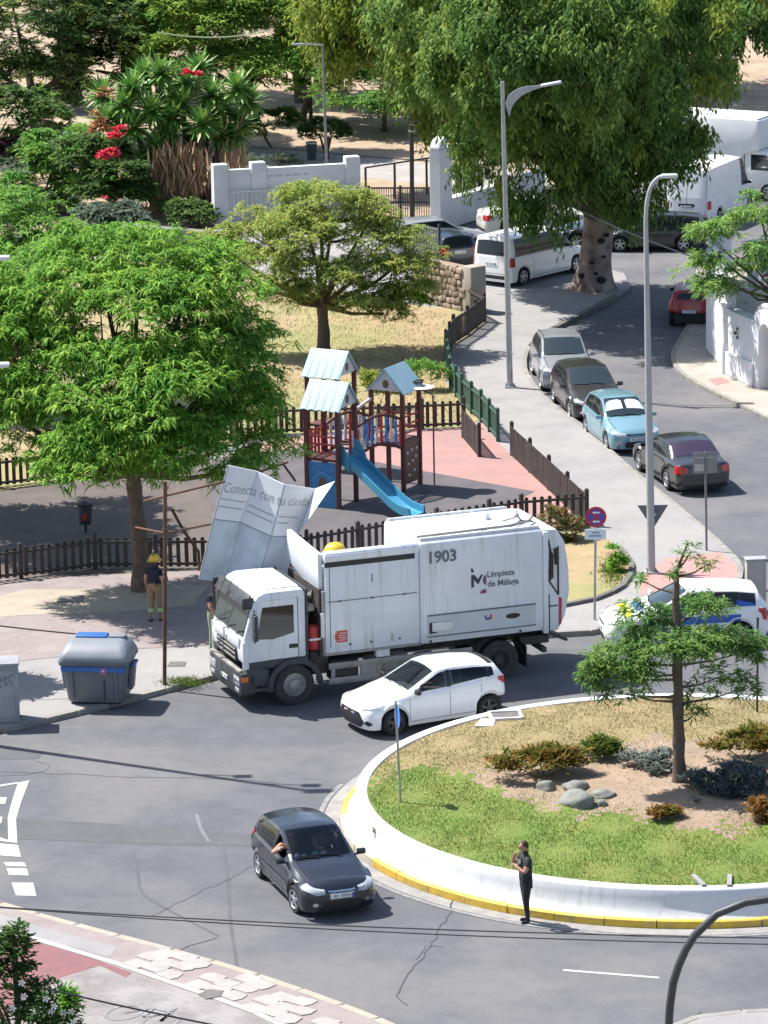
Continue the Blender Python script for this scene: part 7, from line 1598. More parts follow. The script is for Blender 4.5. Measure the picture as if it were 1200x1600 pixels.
obj("holster", MB().box((-.03, .19, .9), (.10, .06, .22), ch=.02), M_BOOT, off_, smooth=40); obj("radio", MB().box((-.11, -.13, 1.0), (.05, .07, .14), ch=.01), M_BOOT, off_)
obj("vest_patch", MB().box((.135, -.02, 1.34), (.012, .16, .07), ch=.004), mat("reflective_grey", (.45, .45, .45), rough=.4), off_)
# firefighter with a yellow helmet behind the rusty post
M_TANF = mat("tan_bunker_cloth", (.30, .20, .11), rough=.85, col2=(.24, .155, .085), scale=6); M_NAVY = mat("navy_shirt", (.014, .015, .03), rough=.85); M_HIV = mat("hi_vis_green", (.42, .55, .22), rough=.6)
J = dict(STAND); J.update(elbr=(.02, -.24, 1.14), wrir=(.16, -.22, 1.0), handr=(.23, -.2, .96), kneer=(.08, -.10, .5), ankr=(.06, -.11, .09), heelr=(.04, -.11, .04), toer=(.22, -.12, .03), ankl=(-.10, .11, .09), heell=(-.12, .11, .04), toel=(.06, .12, .03), face=(1, -.2, -.15))
ff, hp = person("firefighter in a yellow helmet, navy shirt and tan trousers standing beside the tree trunk", P(243, 971, ZS), math.radians(62), J, dict(top=M_NAVY, legs=M_TANF, shoe=M_BOOT, sleeve=.5), M_HAIRD)
hm = MB().lathe([(.001, .165), (.06, .158), (.105, .12), (.128, .06), (.134, .01), (.19, -.005), (.19, -.02), (.13, -.01)], n=22, sx=1.12); c = hp(0, 0, .02); obj("helmet", hm, M_HY, ff, smooth=40, loc=c)
obj("helmet_crest", MB().tube([(c.x-.12, c.y, c.z+.1), (c.x-.06, c.y, c.z+.16), (c.x+.06, c.y, c.z+.16), (c.x+.12, c.y, c.z+.1)], .014, 6), M_BLACK, ff); obj("neck_guard", MB().box((c.x-.12, c.y, c.z-.08), (.02, .2, .16), ch=.008), M_BLACK, ff)
for s, nm in (('l', 1), ('r', -1)):
    k_, a_ = Vector(J['knee'+s]), Vector(J['ank'+s]); p = k_.lerp(a_, .45); obj("reflective_band", MB().lathe([(.075, -.05), (.079, -.04), (.079, .04), (.075, .05)], n=16, c=p), M_HIV, ff, smooth=40)
obj("cargo_pocket", MB().box((.03, .175, .72), (.14, .04, .18), ch=.015), M_TANF, ff)
# second firefighter mostly hidden by the cab
J = dict(STAND); J.update(elbr=(.10, -.27, 1.15), wrir=(.22, -.20, .96), handr=(.28, -.17, .90), elbl=(.06, .25, 1.13), wril=(.2, .22, .97), handl=(.27, .2, .92), neckbase=(.05, 0, 1.46), neck=(.08, 0, 1.51), headbase=(.11, 0, 1.55), chest=(.03, 0, 1.31))
f2, hp = person("firefighter in a dark shirt half hidden in front of the truck cab", P(334, 1014, ZS), math.radians(-28), J, dict(top=M_NAVY, legs=mat("pale_work_trousers", (.27, .32, .2), rough=.8), shoe=M_BOOT, sleeve=.5), M_HAIRD)
obj("mask_strap", MB().tube([hp(.09, .07, .02), hp(.11, 0, .01), hp(.09, -.07, .02)], .014, 6), M_WHITE, f2)
def seated(label, pos, y0, zb):
    loc, yaw, cc_ = pos; t = thing("person", label, "person", (loc[0], loc[1], 0), yaw); cx = cc_.d['ws'][0]
    V = [Vector((-.30, y0, .80)), Vector((-.36, y0, 1.05)), Vector((-.34, y0, 1.17)), Vector((-.33, y0+.19, 1.08)), Vector((-.10, y0+.24, .92)), Vector((cx-.56, y0+.15, .97)), Vector((-.33, y0-.19, 1.08)), Vector((-.10, y0-.24, .92)), Vector((cx-.56, y0-.15, .97)), Vector((-.32, y0, 1.24))]
    me = skin_mesh(V, [(0, 1), (1, 2), (1, 3), (3, 4), (4, 5), (1, 6), (6, 7), (7, 8), (2, 9)], [(.16, .12), (.17, .12), .06, .07, .05, .04, .07, .05, .04, .05], 0, 2); bm = bmesh.new(); bm.from_mesh(me)
    for f in bm.faces:
        c = f.calc_center_median(); f.smooth = True; f.material_index = 0 if (c.x > -.12 or c.z > 1.2) else 1
    mb = MB().ball((-.30, y0, 1.30), (.095, .075, .115)); mb.tube([(-.205, y0, 1.31), (-.18, y0, 1.275), (-.205, y0, 1.265)], [.01, .016, .01], 6)
    for e in (V[5], V[8]):
        for k in range(4): mb.tube([e, e+Vector((.03, 0, .03-.018*k)), e+Vector((.02, -.03 if e.y > y0 else .03, .03-.018*k))], .010, 5)
    vs = [bm.verts.new(v) for v in mb.v]
    for f in mb.f: q = bm.faces.new([vs[i] for i in f]); q.smooth = True; q.material_index = 0
    bm.to_mesh(me); bm.free(); me.materials.clear(); me.materials.append(M_SKIN); me.materials.append(mat("dark_blue_top", (.04, .06, .12), rough=.9)); link("body", me, t)
    obj("hair", MB().ball((-.315, y0, 1.325), (.098, .082, .105)), M_HAIRD, t, smooth=60); return t
seated("driver with both hands on the wheel inside the dark hatchback", BLACK_POS, .37, 0); seated("driver dimly visible behind the white hatchback's windscreen", WHITE_POS, .37, 0)
# passenger's arm out of the black hatchback
loc, yaw, cc = BLACK_POS
pas = thing("person", "person inside the dark hatchback resting a bare arm on the open window", "person", (loc[0], loc[1], 0), yaw)
ys = -1; zb = cc.zbelt(.1)+.02
V = [Vector((-.22, -.38, .86)), Vector((-.20, -.40, 1.08)), Vector((-.15, -.56, 1.08)), Vector((.12, -.90, zb+.05)), Vector((.30, -.76, zb+.20)), Vector((.36, -.72, zb+.24)), Vector((-.2, -.38, 1.18))]
me = skin_mesh(V, [(0, 1), (1, 2), (2, 3), (3, 4), (4, 5), (1, 6)], [.14, .15, .075, .05, .036, .034, .055], 0, 2); bm = bmesh.new(); bm.from_mesh(me)
for f in bm.faces:
    c = f.calc_center_median(); f.smooth = True; f.material_index = 0 if (c.y < -.62 or c.z > 1.27) else 1
def addp(mb, mi):
    vs = [bm.verts.new(v) for v in mb.v]
    for f in mb.f: q = bm.faces.new([vs[i] for i in f]); q.smooth = True; q.material_index = mi
addp(MB().ball((-.17, -.38, 1.30), (.10, .08, .12)), 0); addp(MB().tube([(-.08, -.38, 1.31), (-.05, -.38, 1.27), (-.08, -.38, 1.26)], [.01, .016, .01], 6), 0)
h0 = V[5]; hd_ = (V[5]-V[4]).normalized()
for k, (dz, l_) in enumerate(((.03, .07), (.01, .08), (-.01, .075), (-.028, .06))): addp(MB().tube([h0+Vector((0, 0, dz)), h0+Vector((0, 0, dz))+hd_*l_*.5, h0+Vector((0, .012, dz-.006))+hd_*l_*.85, h0+Vector((-.005, .03, dz-.012))+hd_*l_], [.011, .0105, .0095, .007], 6), 0)
addp(MB().tube([h0-hd_*.03+Vector((0, 0, .03)), h0+Vector((.0, -.01, .06)), h0+hd_*.035+Vector((0, -.01, .07))], [.013, .012, .008], 6), 0)
bm.to_mesh(me); bm.free(); me.materials.clear(); me.materials.append(M_SKIN); me.materials.append(mat("grey_tshirt", (.2, .2, .21), rough=.9)); link("body", me, pas)
obj("hair", MB().ball((-.185, -.38, 1.325), (.105, .088, .11)), M_HAIRD, pas, smooth=60)
obj("wristband", MB().tube([V[4]+(V[3]-V[4])*.08, V[4]+(V[3]-V[4])*.16], .043, 10), M_WHITE, pas)
# ------------------------------------------------------------------ street furniture, walls, wires
# grey rubbish container with blue lid flap
cb = P(156, 1092, ZS); ct = thing("waste_container", "large grey waste container with blue lid trim on the pavement", "waste container", tuple(cb), math.radians(-8))
M_CG = mat("container_grey", (.12, .13, .145), rough=.5, col2=(.15, .16, .175), scale=2); M_CGL = mat("container_lid_grey", (.22, .24, .265), rough=.45, col2=(.18, .20, .225), scale=2); M_CB = mat("container_blue", (.035, .13, .36), rough=.4)
def rrect(w, d, z, r=.16, n=5, oy=0.0):
    out = []
    for cx, cy, a0 in ((w/2-r, d/2-r, 0), (-w/2+r, d/2-r, 90), (-w/2+r, -d/2+r, 180), (w/2-r, -d/2+r, 270)):
        for k in range(n+1): a = math.radians(a0+90*k/n); out.append((cx+r*math.cos(a), cy+r*math.sin(a)+oy, z))
    out.append(out[0]); return out
def loft(secs, cap=True):
    mb = MB(); mb.grid(secs)
    if cap: mb.add(secs[-1][:-1], [tuple(range(len(secs[-1])-1))]); mb.add(secs[0][:-1], [tuple(range(len(secs[0])-2, -1, -1))])
    return mb
obj("tub", loft([rrect(1.36, 1.02, .06), rrect(1.42, 1.06, .12), rrect(1.62, 1.22, .92), rrect(1.72, 1.32, 1.06), rrect(1.74, 1.34, 1.10)]), M_CG, ct, smooth=45, merge=True)
obj("lid", loft([rrect(1.76, 1.36, 1.10), rrect(1.76, 1.36, 1.17), rrect(1.70, 1.30, 1.26), rrect(1.50, 1.02, 1.44, oy=.08), rrect(1.30, .72, 1.53, oy=.14), rrect(1.1, .5, 1.55, oy=.16)]), M_CGL, ct, smooth=45, merge=True)
obj("lid_rim", loft([rrect(1.78, 1.38, 1.075), rrect(1.79, 1.39, 1.10), rrect(1.78, 1.38, 1.125)]), M_CG, ct, smooth=45, merge=True)
obj("lid_flap", MB().box((-.18, .20, 1.575), (.78, .36, .05), ch=.02, rx=.05), M_CB, ct, smooth=40); obj("lid_flap", MB().box((.45, .22, 1.57), (.4, .3, .04), ch=.02), M_CGL, ct, smooth=40)
obj("front_blue_band", MB().prism([(-.82, .99), (.82, .99), (.80, .86), (-.80, .86)], -.665, -.60, ch=.012), M_CB, ct)
for sx in (-1, 1):
    obj("side_arm_bracket", MB().prism([(sx*.80, .95), (sx*.92, .98), (sx*.92, .86), (sx*.86, .30), (sx*.76, .30)], -.18, .18, ch=.02), M_CG, ct, smooth=40); obj("side_bracket_cap", MB().box((sx*.9, 0, .94), (.1, .5, .08), ch=.02), M_CB, ct)
obj("pedal_bar", MB().box((.25, -.60, .42), (.03, .03, .62), rx=-.12), M_BLACK, ct); obj("logo_disc", MB().lathe([(.001, -.668), (.085, -.668), (.085, -.655)], n=18, axis='Y', c=(.25, 0, .90)), mat("logo_violet", (.40, .12, .30), rough=.4), ct)
obj("logo_mark", MB().prism([(.215, .86), (.235, .93), (.25, .90), (.265, .93), (.285, .86), (.26, .885), (.24, .885)], -.674, -.669), M_WHITE, ct); obj("base_skid", MB().box((0, 0, .04), (1.2, .9, .08), ch=.02), M_BLACK, ct)
for sx in (-1, 1):
    for sy in (-1, 1): obj("corner_rib", MB().box((sx*.55, sy*.60, .5), (.05, .05, .75), rx=sy*-.11), M_CG, ct)
# concrete cabinet at the left edge
c = P(0, 1130, ZS); cw_ = thing("concrete_cabinet", "pale concrete utility cabinet with faint graffiti at the left edge", "utility cabinet", tuple(c), math.radians(4))
M_CON = mat("pale_concrete", (.34, .345, .36), rough=.85, col2=(.27, .275, .29), scale=1.5, bump=.2, bscale=20)
obj("cabinet_body", MB().box((-.1, .35, .72), (1.15, .7, 1.44), ch=.03), M_CON, cw_, smooth=40); obj("cabinet_top", MB().box((-.1, .35, 1.46), (1.22, .78, .07), ch=.02), M_CON, cw_, smooth=40)
obj("cabinet_door", MB().box((-.1, -.006, .72), (.96, .014, 1.2), ch=.005), M_CON, cw_)
g = MB(); 
for pts in ([(-.3, .95), (-.2, 1.15), (-.12, .95)], [(-.05, 1.12), (.08, 1.15), (-.02, 1.02), (.08, .9), (-.06, .9)], [(.15, 1.18), (.17, .92), (.28, 1.12), (.33, .92)], [(-.35, .85), (.38, 1.22)]): g.tube([(x, -.018, z) for x, z in pts], .012, 4)
obj("graffiti", g, mat("graffiti_grey", (.16, .17, .2), rough=.7), cw_)
# rusty post with two cross bars and braces
b = P(257, 1070, ZS); hz = top_z(b, 752); M_RUST = mat("rusty_steel", (.16, .075, .045), rough=.85, col2=(.09, .05, .035), scale=4, var=.12)
t = thing("rusty_post", "thin rusty steel post with side arms beside the firefighter", "post", tuple(b))
obj("shaft", MB().tube([Vector((0, 0, -.05)), rel(b, 258, 900), rel(b, 258, 752)], .05, 8), M_RUST, t, smooth=40)
for z in (905, 830): p = rel(b, 258, z); obj("collar", MB().cyl(p-Vector((0, 0, .05)), p+Vector((0, 0, .05)), .07, 10), M_RUST, t, smooth=40)
obj("arm", MB().tube([rel(b, 212, 824, 1.0), rel(b, 258, 833)], .028, 6), M_RUST, t); obj("arm", MB().tube([rel(b, 258, 833), rel(b, 330, 819, .4)], .03, 6), M_RUST, t)
obj("arm", MB().tube([rel(b, 225, 783, 1.), rel(b, 258, 775), rel(b, 352, 752, .5)], .03, 6), M_RUST, t)
b = P(312, 892, ZS); t = thing("rusty_post", "bent rusty brace leaning in the shade behind the advertising panel", "post", tuple(b)); obj("shaft", MB().tube([Vector((0, 0, -.05)), rel(b, 310, 862), rel(b, 286, 828), rel(b, 268, 795)], .045, 7), M_RUST, t, smooth=40)
b = P(402, 800, ZS); t = thing("rusty_post", "brown wooden frame post in the shade right of the big tree", "post", tuple(b)); obj("shaft", MB().tube([Vector((0, 0, -.05)), rel(b, 403, 690)], .06, 7), M_RUST, t, smooth=40); obj("arm", MB().tube([rel(b, 402, 738), rel(b, 450, 722, .6)], .035, 6), M_RUST, t); obj("arm", MB().tube([rel(b, 440, 722, .6), rel(b, 462, 752, .6)], .035, 6), M_RUST, t)
# litter bin in the shade
b = P(134, 832, ZS); t = thing("litter_bin", "small dark litter bin with a red mark in the shade behind the fence", "litter bin", tuple(b)); obj("bin", MB().lathe([(.001, .25), (.17, .25), (.21, .78), (.20, .8), (.001, .8)], n=16), M_BLACK, t, smooth=40); obj("hood", MB().lathe([(.24, .8), (.24, .86), (.001, .95)], n=16), M_BLACK, t, smooth=40); obj("leg", MB().cyl((0, 0, 0), (0, 0, .3), .04), M_BLACK, t); obj("sticker", MB().box((0, -.205, .5), (.12, .03, .2)), M_FIRE, t)
b = P(487, 250, .1); t = thing("litter_bin", "dark teal litter bin beside the mushroom-shaped bush", "litter bin", tuple(b)); obj("bin", MB().lathe([(.001, .05), (.2, .05), (.24, .75), (.001, .78)], n=14), mat("bin_teal", (.02, .05, .06), rough=.5), t, smooth=40); obj("rim", MB().lathe([(.22, .75), (.26, .75), (.26, .82), (.22, .82)], n=14), M_GALV, t)
# ---- lamp posts
def lamp(label, base, px_top, arm, head, r0=.10, r1=.06, m=M_GALV, gooseneck=True, name="lamp_post", box=True, headm=None):
    t = thing(name, label, "lamp post", tuple(base)); top = rel(base, *px_top)
    obj("shaft", MB().tube([Vector((0, 0, -.03)), top*.33, top*.66, top], [r0, r0*.88+r1*.12, (r0+r1)/2, r1], 12), m, t, smooth=40)
    obj("base_plate", MB().box((0, 0, .03), (.36, .36, .06), ch=.01), m, t)
    for sx in (-.12, .12):
        for sy in (-.12, .12): obj("anchor_bolt", MB().cyl((sx, sy, .05), (sx, sy, .11), .02, 6), M_CHAS, t)
    if box: obj("access_door", MB().box((0, -r0*.92, .75), (.09, .03, .4), ch=.008), m, t)
    return t, top
bA = P(797, 605, ZS); t, top = lamp("tall grey lamp post with a curved bracket arm, on the pavement by the green fence", bA, (785, 133), None, None)
a0 = rel(bA, 787, 175); pts = [rel(bA, 789, 172), rel(bA, 797, 155), rel(bA, 815, 142), rel(bA, 838, 136), rel(bA, 852, 133)]; mb = MB(); rows = []
for p, h in zip(smooth_line(pts, .12), np.linspace(.34, .06, 40)):
    pass
sl = smooth_line(pts, .12); 
for i, p in enumerate(sl):
    h = .40*(1-i/(len(sl)-1))**1.2+.06; rows.append([p+Vector((0, -.03, h/2)), p+Vector((0, .03, h/2)), p+Vector((.3*h, .03, -h/2)), p+Vector((.3*h, -.03, -h/2)), p+Vector((0, -.03, h/2))])
obj("bracket_arm", MB().grid(rows), M_GALV, t, smooth=30); e0, e1 = rel(bA, 845, 134), rel(bA, 877, 128); d = e1-e0
obj("lamp_head", MB().box((e0+e1)/2, (d.length, .30, .08), ch=.03, ry=-math.atan2(d.z, d.x)), mat("lamp_head_grey", (.55, .56, .57), rough=.4), t, smooth=40); obj("shaft_cap", MB().cyl(top, top+Vector((0, 0, .12)), .065), M_GALV, t)
bB = P(1018, 895, ZS); t, top = lamp("tall pale lamp post with a short bent arm, beside the police car", bB, (1009, 345), None, None, .11, .06, m=mat("lamp_pole_pale", (.40, .40, .40), rough=.5, col2=(.34, .34, .34), scale=4))
arm = smooth_line([top, rel(bB, 1011, 315), rel(bB, 1018, 290), rel(bB, 1030, 277), rel(bB, 1042, 275)], .1); obj("bent_arm", MB().tube(arm, .055, 10), MATS["lamp_pole_pale"], t, smooth=40)
e0, e1 = rel(bB, 1030, 276), rel(bB, 1056, 274); obj("lamp_head", MB().box((e0+e1)/2+Vector((.05, 0, 0)), ((e1-e0).length, .26, .10), ch=.035), mat("lamp_head_grey", (.55, .56, .57)), t, smooth=40)
# give-way sign seen from behind on that post
p = rel(bB, 1020, 812, -.14); s_ = .42
obj("sign_back", MB().prism([(-s_, s_*.8), (s_, s_*.8), (0, -s_*.8)], -.012, .012, ch=.0), mat("sign_back_grey", (.12, .14, .17), rough=.5, metal=.4), t, loc=(p.x+.02, p.y+.30, p.z)); obj("sign_clamp", MB().box((p.x, p.y+.2, p.z+.1), (.2, .16, .06)), M_GALV, t)
# near gooseneck lamp at bottom right
bC = P(1052, 2130, ZS); t = thing("lamp_post", "dark gooseneck lamp post arching out of the bottom right corner", "lamp post", tuple(bC)); M_DKP = mat("dark_pole", (.05, .055, .06), rough=.5, metal=.3)
arc = smooth_line([Vector((0, 0, -.03)), rel(bC, 1045, 1700), rel(bC, 1047, 1570), rel(bC, 1060, 1510), rel(bC, 1085, 1462), rel(bC, 1120, 1428), rel(bC, 1165, 1410), rel(bC, 1215, 1403)], .25)
obj("gooseneck", MB().tube(arc, .065, 12), M_DKP, t, smooth=40); e = rel(bC, 1230, 1402); obj("lamp_head", MB().box(e+Vector((.15, 0, -.02)), (.7, .3, .14), ch=.05), M_DKP, t, smooth=40); obj("base_plate", MB().box((0, 0, .03), (.4, .4, .06)), M_DKP, t)
# park lamps
bD = P(513, 330, .1); t = thing("lamp_post", "thin lamp post behind the white park wall", "lamp post", tuple(bD)); tp = rel(bD, 504, 70)
obj("shaft", MB().tube([Vector((0, 0, 0)), tp], [.07, .045], 8), mat("pole_olive", (.2, .21, .19), rough=.5), t, smooth=40); obj("arm", MB().tube([tp, tp+Vector((-.85, 0, .05))], .035, 6), M_GALV, t); obj("lamp_head", MB().box(tp+Vector((-1.0, 0, .04)), (.5, .2, .08), ch=.02), M_GALV, t)
bE = P(486, 190, .1); t = thing("lamp_post", "black park lantern with a pale glass lamp among the green trees", "lamp post", tuple(bE)); tp = rel(bE, 477, 100)
obj("shaft", MB().tube([Vector((0, 0, 0)), Vector((0, 0, tp.z))], [.10, .05], 8), M_BLACK, t, smooth=40); obj("lantern", MB().lathe([(.08, 0), (.2, .35), (.19, .36), (.001, .37)], n=6, c=(0, 0, tp.z)), mat("lantern_glass", (.6, .65, .68), rough=.2), t); obj("lantern_cap", MB().lathe([(.23, .36), (.001, .6)], n=6, c=(0, 0, tp.z)), M_BLACK, t)
bF = P(644, 372, ZS); t = thing("utility_pole", "dark brown wooden pole standing before the park gate", "pole", tuple(bF)); obj("shaft", MB().tube([Vector((0, 0, 0)), rel(bF, 643, 195)], .09, 9), M_WOODD, t, smooth=40); obj("guy_clamp", MB().box(rel(bF, 643, 205), (.25, .25, .06)), M_GALV, t)
# tall mast left of the frame whose shadow crosses the road
bG = P(-45, 1152, ZS); t = thing("light_mast", "tall light mast just outside the left edge whose shadow crosses the road", "lamp post", tuple(bG)); obj("shaft", MB().tube([Vector((0, 0, 0)), Vector((0, 0, 13.6))], [.12, .07], 10), M_GALV, t, smooth=40); obj("lamp_head", MB().box((.15, 0, 13.65), (.65, .32, .14), ch=.04), M_GALV, t); obj("base_plate", MB().box((0, 0, .03), (.4, .4, .06)), M_GALV, t)
for py_ in (570, 403):
    e = rel(bG, 1, py_, -.2); obj("lamp_head", MB().box(e, (.42, .26, .10), ch=.035), mat("lamp_head_white", (.7, .7, .7), rough=.4), t, smooth=40); obj("arm", MB().tube([e, Vector((0, 0, e.z-.15))], .035, 6), M_GALV, t)
# ---- signs
def sign_post(b, px_top, r=.03, m=M_GALV): return None
bs = P(929, 968, ZS); t = thing("traffic_sign", "round blue and red no-stopping sign over a small white plate, behind the truck's tail", "traffic sign", tuple(bs)); zc = rel(bs, 931, 807); zp = rel(bs, 930, 833); SY = math.radians(-4)
obj("shaft", MB().tube([Vector((0, 0, -.03)), rel(bs, 931, 795)], .033, 8), M_GALV, t, smooth=40)
def disc(nm, r, y, m, z=zc, n=28): return obj(nm, MB().lathe([(.001, 0), (r, 0), (r, -.008), (.001, -.008)], n=n, axis='Y', c=(z.x, -.045+y, z.z)), m, t)
M_SR = mat("sign_red", (.42, .02, .05), rough=.4); M_SB = mat("sign_blue", (.06, .06, .36), rough=.4); M_SW = mat("sign_white", (.62, .68, .72), rough=.45)
disc("sign_rim", .275, 0, M_SR); disc("sign_face", .205, -.010, M_SB)
for dz in (.12, -.12): obj("sign_arrow", MB().prism([(-.10, 0), (-.03, .045), (-.03, .02), (.10, .02), (.10, -.02), (-.03, -.02), (-.03, -.045)], -.004, .004), M_WHITE, t, loc=(zc.x, -.068, zc.z+dz))
obj("sign_bar", MB().box((zc.x, -.066, zc.z), (.05, .004, .40), ry=math.radians(-42)), M_SR, t); obj("sign_bar", MB().box((zc.x, -.067, zc.z), (.05, .004, .40), ry=math.radians(42)), M_SR, t)
pl_ = obj("supplement_plate", MB().box((zp.x, -.05, zp.z-.02), (.55, .02, .28), ch=.008), M_SW, t)
for dz, wd in ((.05, .2), (-.04, .32)): obj("plate_line", MB().box((zp.x, -.062, zp.z-.02+dz), (wd, .004, .045)), mat("plate_text_grey", (.22, .30, .38), rough=.5), t)
bs = PI_(626, 1254); t = thing("traffic_sign", "blue sign seen edge-on on a thin pole planted in the island grass", "traffic sign", tuple(bs)); tp = rel(bs, 618, 1095)
obj("shaft", MB().tube([Vector((0, 0, -.03)), tp], .026, 8), M_GALV, t, smooth=40); mb = MB().lathe([(.001, 0), (.25, 0), (.25, .012), (.001, .012)], n=26, axis='X', c=(0, 0, 0)); c_ = rel(bs, 618, 1119)
so = obj("sign_face", mb, mat("sign_sky_blue", (.05, .22, .62), rough=.4), t, loc=(c_.x+.035, c_.y-.02, c_.z)); so.rotation_euler = (0, 0, math.radians(-72+90-5)); sb = obj("sign_arrow", MB().prism([(-.12, -.02), (.04, -.02), (.04, -.07), (.14, .0), (.04, .07), (.04, .02), (-.12, .02)], .014, .018, axis='X'), M_WHITE, so)
bs = P(1104, 860, ZS); t = thing("traffic_sign", "grey back of a rectangular sign on a thin pole at the right road's mouth", "traffic sign", tuple(bs)); tp = rel(bs, 1102, 706)
obj("shaft", MB().tube([Vector((0, 0, -.03)), tp], .032, 8), mat("pole_dull", (.16, .165, .17), rough=.5), t, smooth=40); c_ = rel(bs, 1102, 723); obj("sign_back", MB().box((c_.x, .03, c_.z), (.66, .015, .60), ch=.03), mat("sign_back_plate", (.23, .235, .24), rough=.5, metal=.3), t, smooth=40); obj("sign_stiffener", MB().box((c_.x, .012, c_.z+.15), (.6, .02, .04)), M_GALV, t); obj("rear_sticker", MB().box((c_.x-.16, .018, c_.z-.14), (.26, .006, .2), ch=.003), mat("sticker_pale", (.42, .42, .42), rough=.5), t)
bs = PI_(1183, 1112); t = thing("traffic_sign", "slim dark bare pole at the island's far rim near the right edge", "traffic sign", tuple(bs)); tp = rel(bs, 1184, 968); obj("shaft", MB().tube([Vector((0, 0, -.03)), tp], .028, 8), M_DKP, t, smooth=40); obj("pole_cap", MB().cyl(tp, tp+Vector((0, 0, .05)), .034, 8), M_DKP, t)
# white utility pillar at the right edge behind the police car
b = P(1182, 958, ZS-.13); t = thing("utility_pillar", "cream concrete pillar at the right edge behind the police car roof", "utility pillar", tuple(b), math.radians(6)); h = top_z(b, 876); obj("pillar_body", MB().box((0, .15, h/2), (.52, .3, h), ch=.015), mat("cream_concrete", (.46, .42, .36), rough=.8, col2=(.4, .37, .32), scale=3), t); obj("pillar_cap", MB().box((0, .15, h+.02), (.58, .36, .05), ch=.01), M_CON, t); obj("pillar_door", MB().box((0, -.004, h*.5), (.4, .012, h*.7)), mat("cream_concrete", (.46, .42, .36)), t)
# island rim slabs and hatch
def slab(nm, pts, z0, dz, m, lab): return tag(poly_slab(nm, [PI_(x, y) for x, y in pts], z0, z0+dz, m, None, None), lab, "slab")
c = PI_(760, 1132); slab("cover_slab", [(742, 1137), (752, 1127), (774, 1128), (770, 1136)], c.z-.02, .07, M_WHITE, "white square cover slab on the island beside the wheel of the white car")
c = PI_(790, 1121); t = thing("meter_pit", "open meter pit with a pale frame beside the white slab on the island", "meter pit", tuple(c), .1); obj("pit_frame", MB().box((-.36, 0, .04), (.06, .62, .09)).box((.36, 0, .04), (.06, .62, .09)).box((0, .3, .04), (.66, .06, .09)).box((0, -.3, .04), (.66, .06, .09)), M_WHITE, t); obj("pit_lid", MB().box((0, 0, .035), (.64, .52, .03)), M_IRON, t)
for px, lab in ((1092, "left of two pale strips set in the island's front rim"), (1140, "right of two pale strips set in the island's front rim")): c = PI_(px, 1380); o = obj("rim_strip", MB().box((0, 0, .05), (.1, .7, .08), ch=.01), M_PAVE, None, loc=c, rz=.25 if px < 1100 else -.1); tag(o, lab, "strip")
# ---- walls in the background
M_RENDER = mat("white_render", (.66, .66, .66), rough=.8, col2=(.56, .565, .57), scale=.6, col3=(.5, .5, .51), scale3=.3, bump=.1, bscale=10)
def wall(label, pts, z0, z1, th, m, name="wall", cat="wall", coping=None, group=None):
    a, b = pts; d = b-a; L = d.length; yaw = math.atan2(d.y, d.x); t = thing(name, label, cat, tuple(a), yaw, group); obj("wall_body", MB().prism([(0, z0-a.z), (L, z0-a.z), (L, z1[1]-a.z), (0, z1[0]-a.z)], -th/2, th/2, ch=.02), m, t)
    if coping: 
        n = max(1, round(L/1.2))
        for k in range(n):
            za = z1[0]+(z1[1]-z1[0])*(k+.5)/n; obj("coping_stone", MB().box(((k+.5)*L/n, 0, za-a.z+.035), (L/n-.012, th+.08, .07), ch=.012, ry=-math.atan2(z1[1]-z1[0], L)), coping, t)
    return t, L
# long white park wall with piers and railing
a, b = P(345, 352, .1), P(562, 338, .1); hz = top_z(a, 262), top_z(b, 250)
t, L = wall("long white rendered park wall with square end piers above the olive tree", (a, b), 0, (hz[0], hz[1]), .3, M_RENDER)
for x in (0, 1.6, L-.3): obj("pier", MB().box((x, 0, (hz[0]+.15)/2), (.6, .5, hz[0]+.15), ch=.02), M_RENDER, t)
M_BARW = mat("white_bar", (.6, .6, .6), rough=.5); 
for k in range(26): x = .5+k*(L-1)/26; obj("railing_bar", MB().box((x, -.32, .8), (.035, .03, 1.15)), M_BARW, t)
obj("railing_rail", MB().box((L/2, -.33, 1.38), (L-.8, .03, .05)), M_BARW, t); obj("railing_rail", MB().box((L/2, -.33, .3), (L-.8, .03, .05)), M_BARW, t)
ins = MB(); 
for k, (dx_, w_) in enumerate(((2.1, .2), (2.45, .3), (2.85, .25), (3.2, .3), (3.6, .2))): ins.box((dx_, -.156, hz[0]-.45), (w_, .006, .09))
obj("faded_lettering", ins, mat("faded_letter", (.45, .46, .48), rough=.7), t)
# park gate
a, b = P(577, 352, .1), P(676, 352, .1); d = b-a; L = d.length; hg = top_z(a, 292); t = thing("park_gate", "dark iron bar gate between the white wall and the white portal", "gate", tuple(a), math.atan2(d.y, d.x))
for x in (0, L/2, L): obj("gate_post", MB().box((x, 0, hg/2), (.1, .1, hg+.1)), M_BLACK, t)
for z in (.15, hg-.05, hg*.6): obj("gate_rail", MB().box((L/2, 0, z), (L, .05, .06)), M_BLACK, t)
for k in range(27): obj("gate_bar", MB().box((.1*.5+k*(L-.1)/26, 0, hg/2), (.03, .03, hg)), M_BLACK, t)
a, b = P(572, 318, .1), P(672, 302, .1); d = b-a; L = d.length; hg2 = top_z(a, 262); t = thing("railing", "thin handrail frame on the ramp behind the park gate", "railing", tuple(a), math.atan2(d.y, d.x))
for x in (0, L*.45, L*.95): obj("post", MB().box((x, 0, hg2/2), (.07, .07, hg2)), M_BLACK, t)
obj("rail", MB().box((L/2, 0, hg2), (L, .06, .06)), M_BLACK, t)
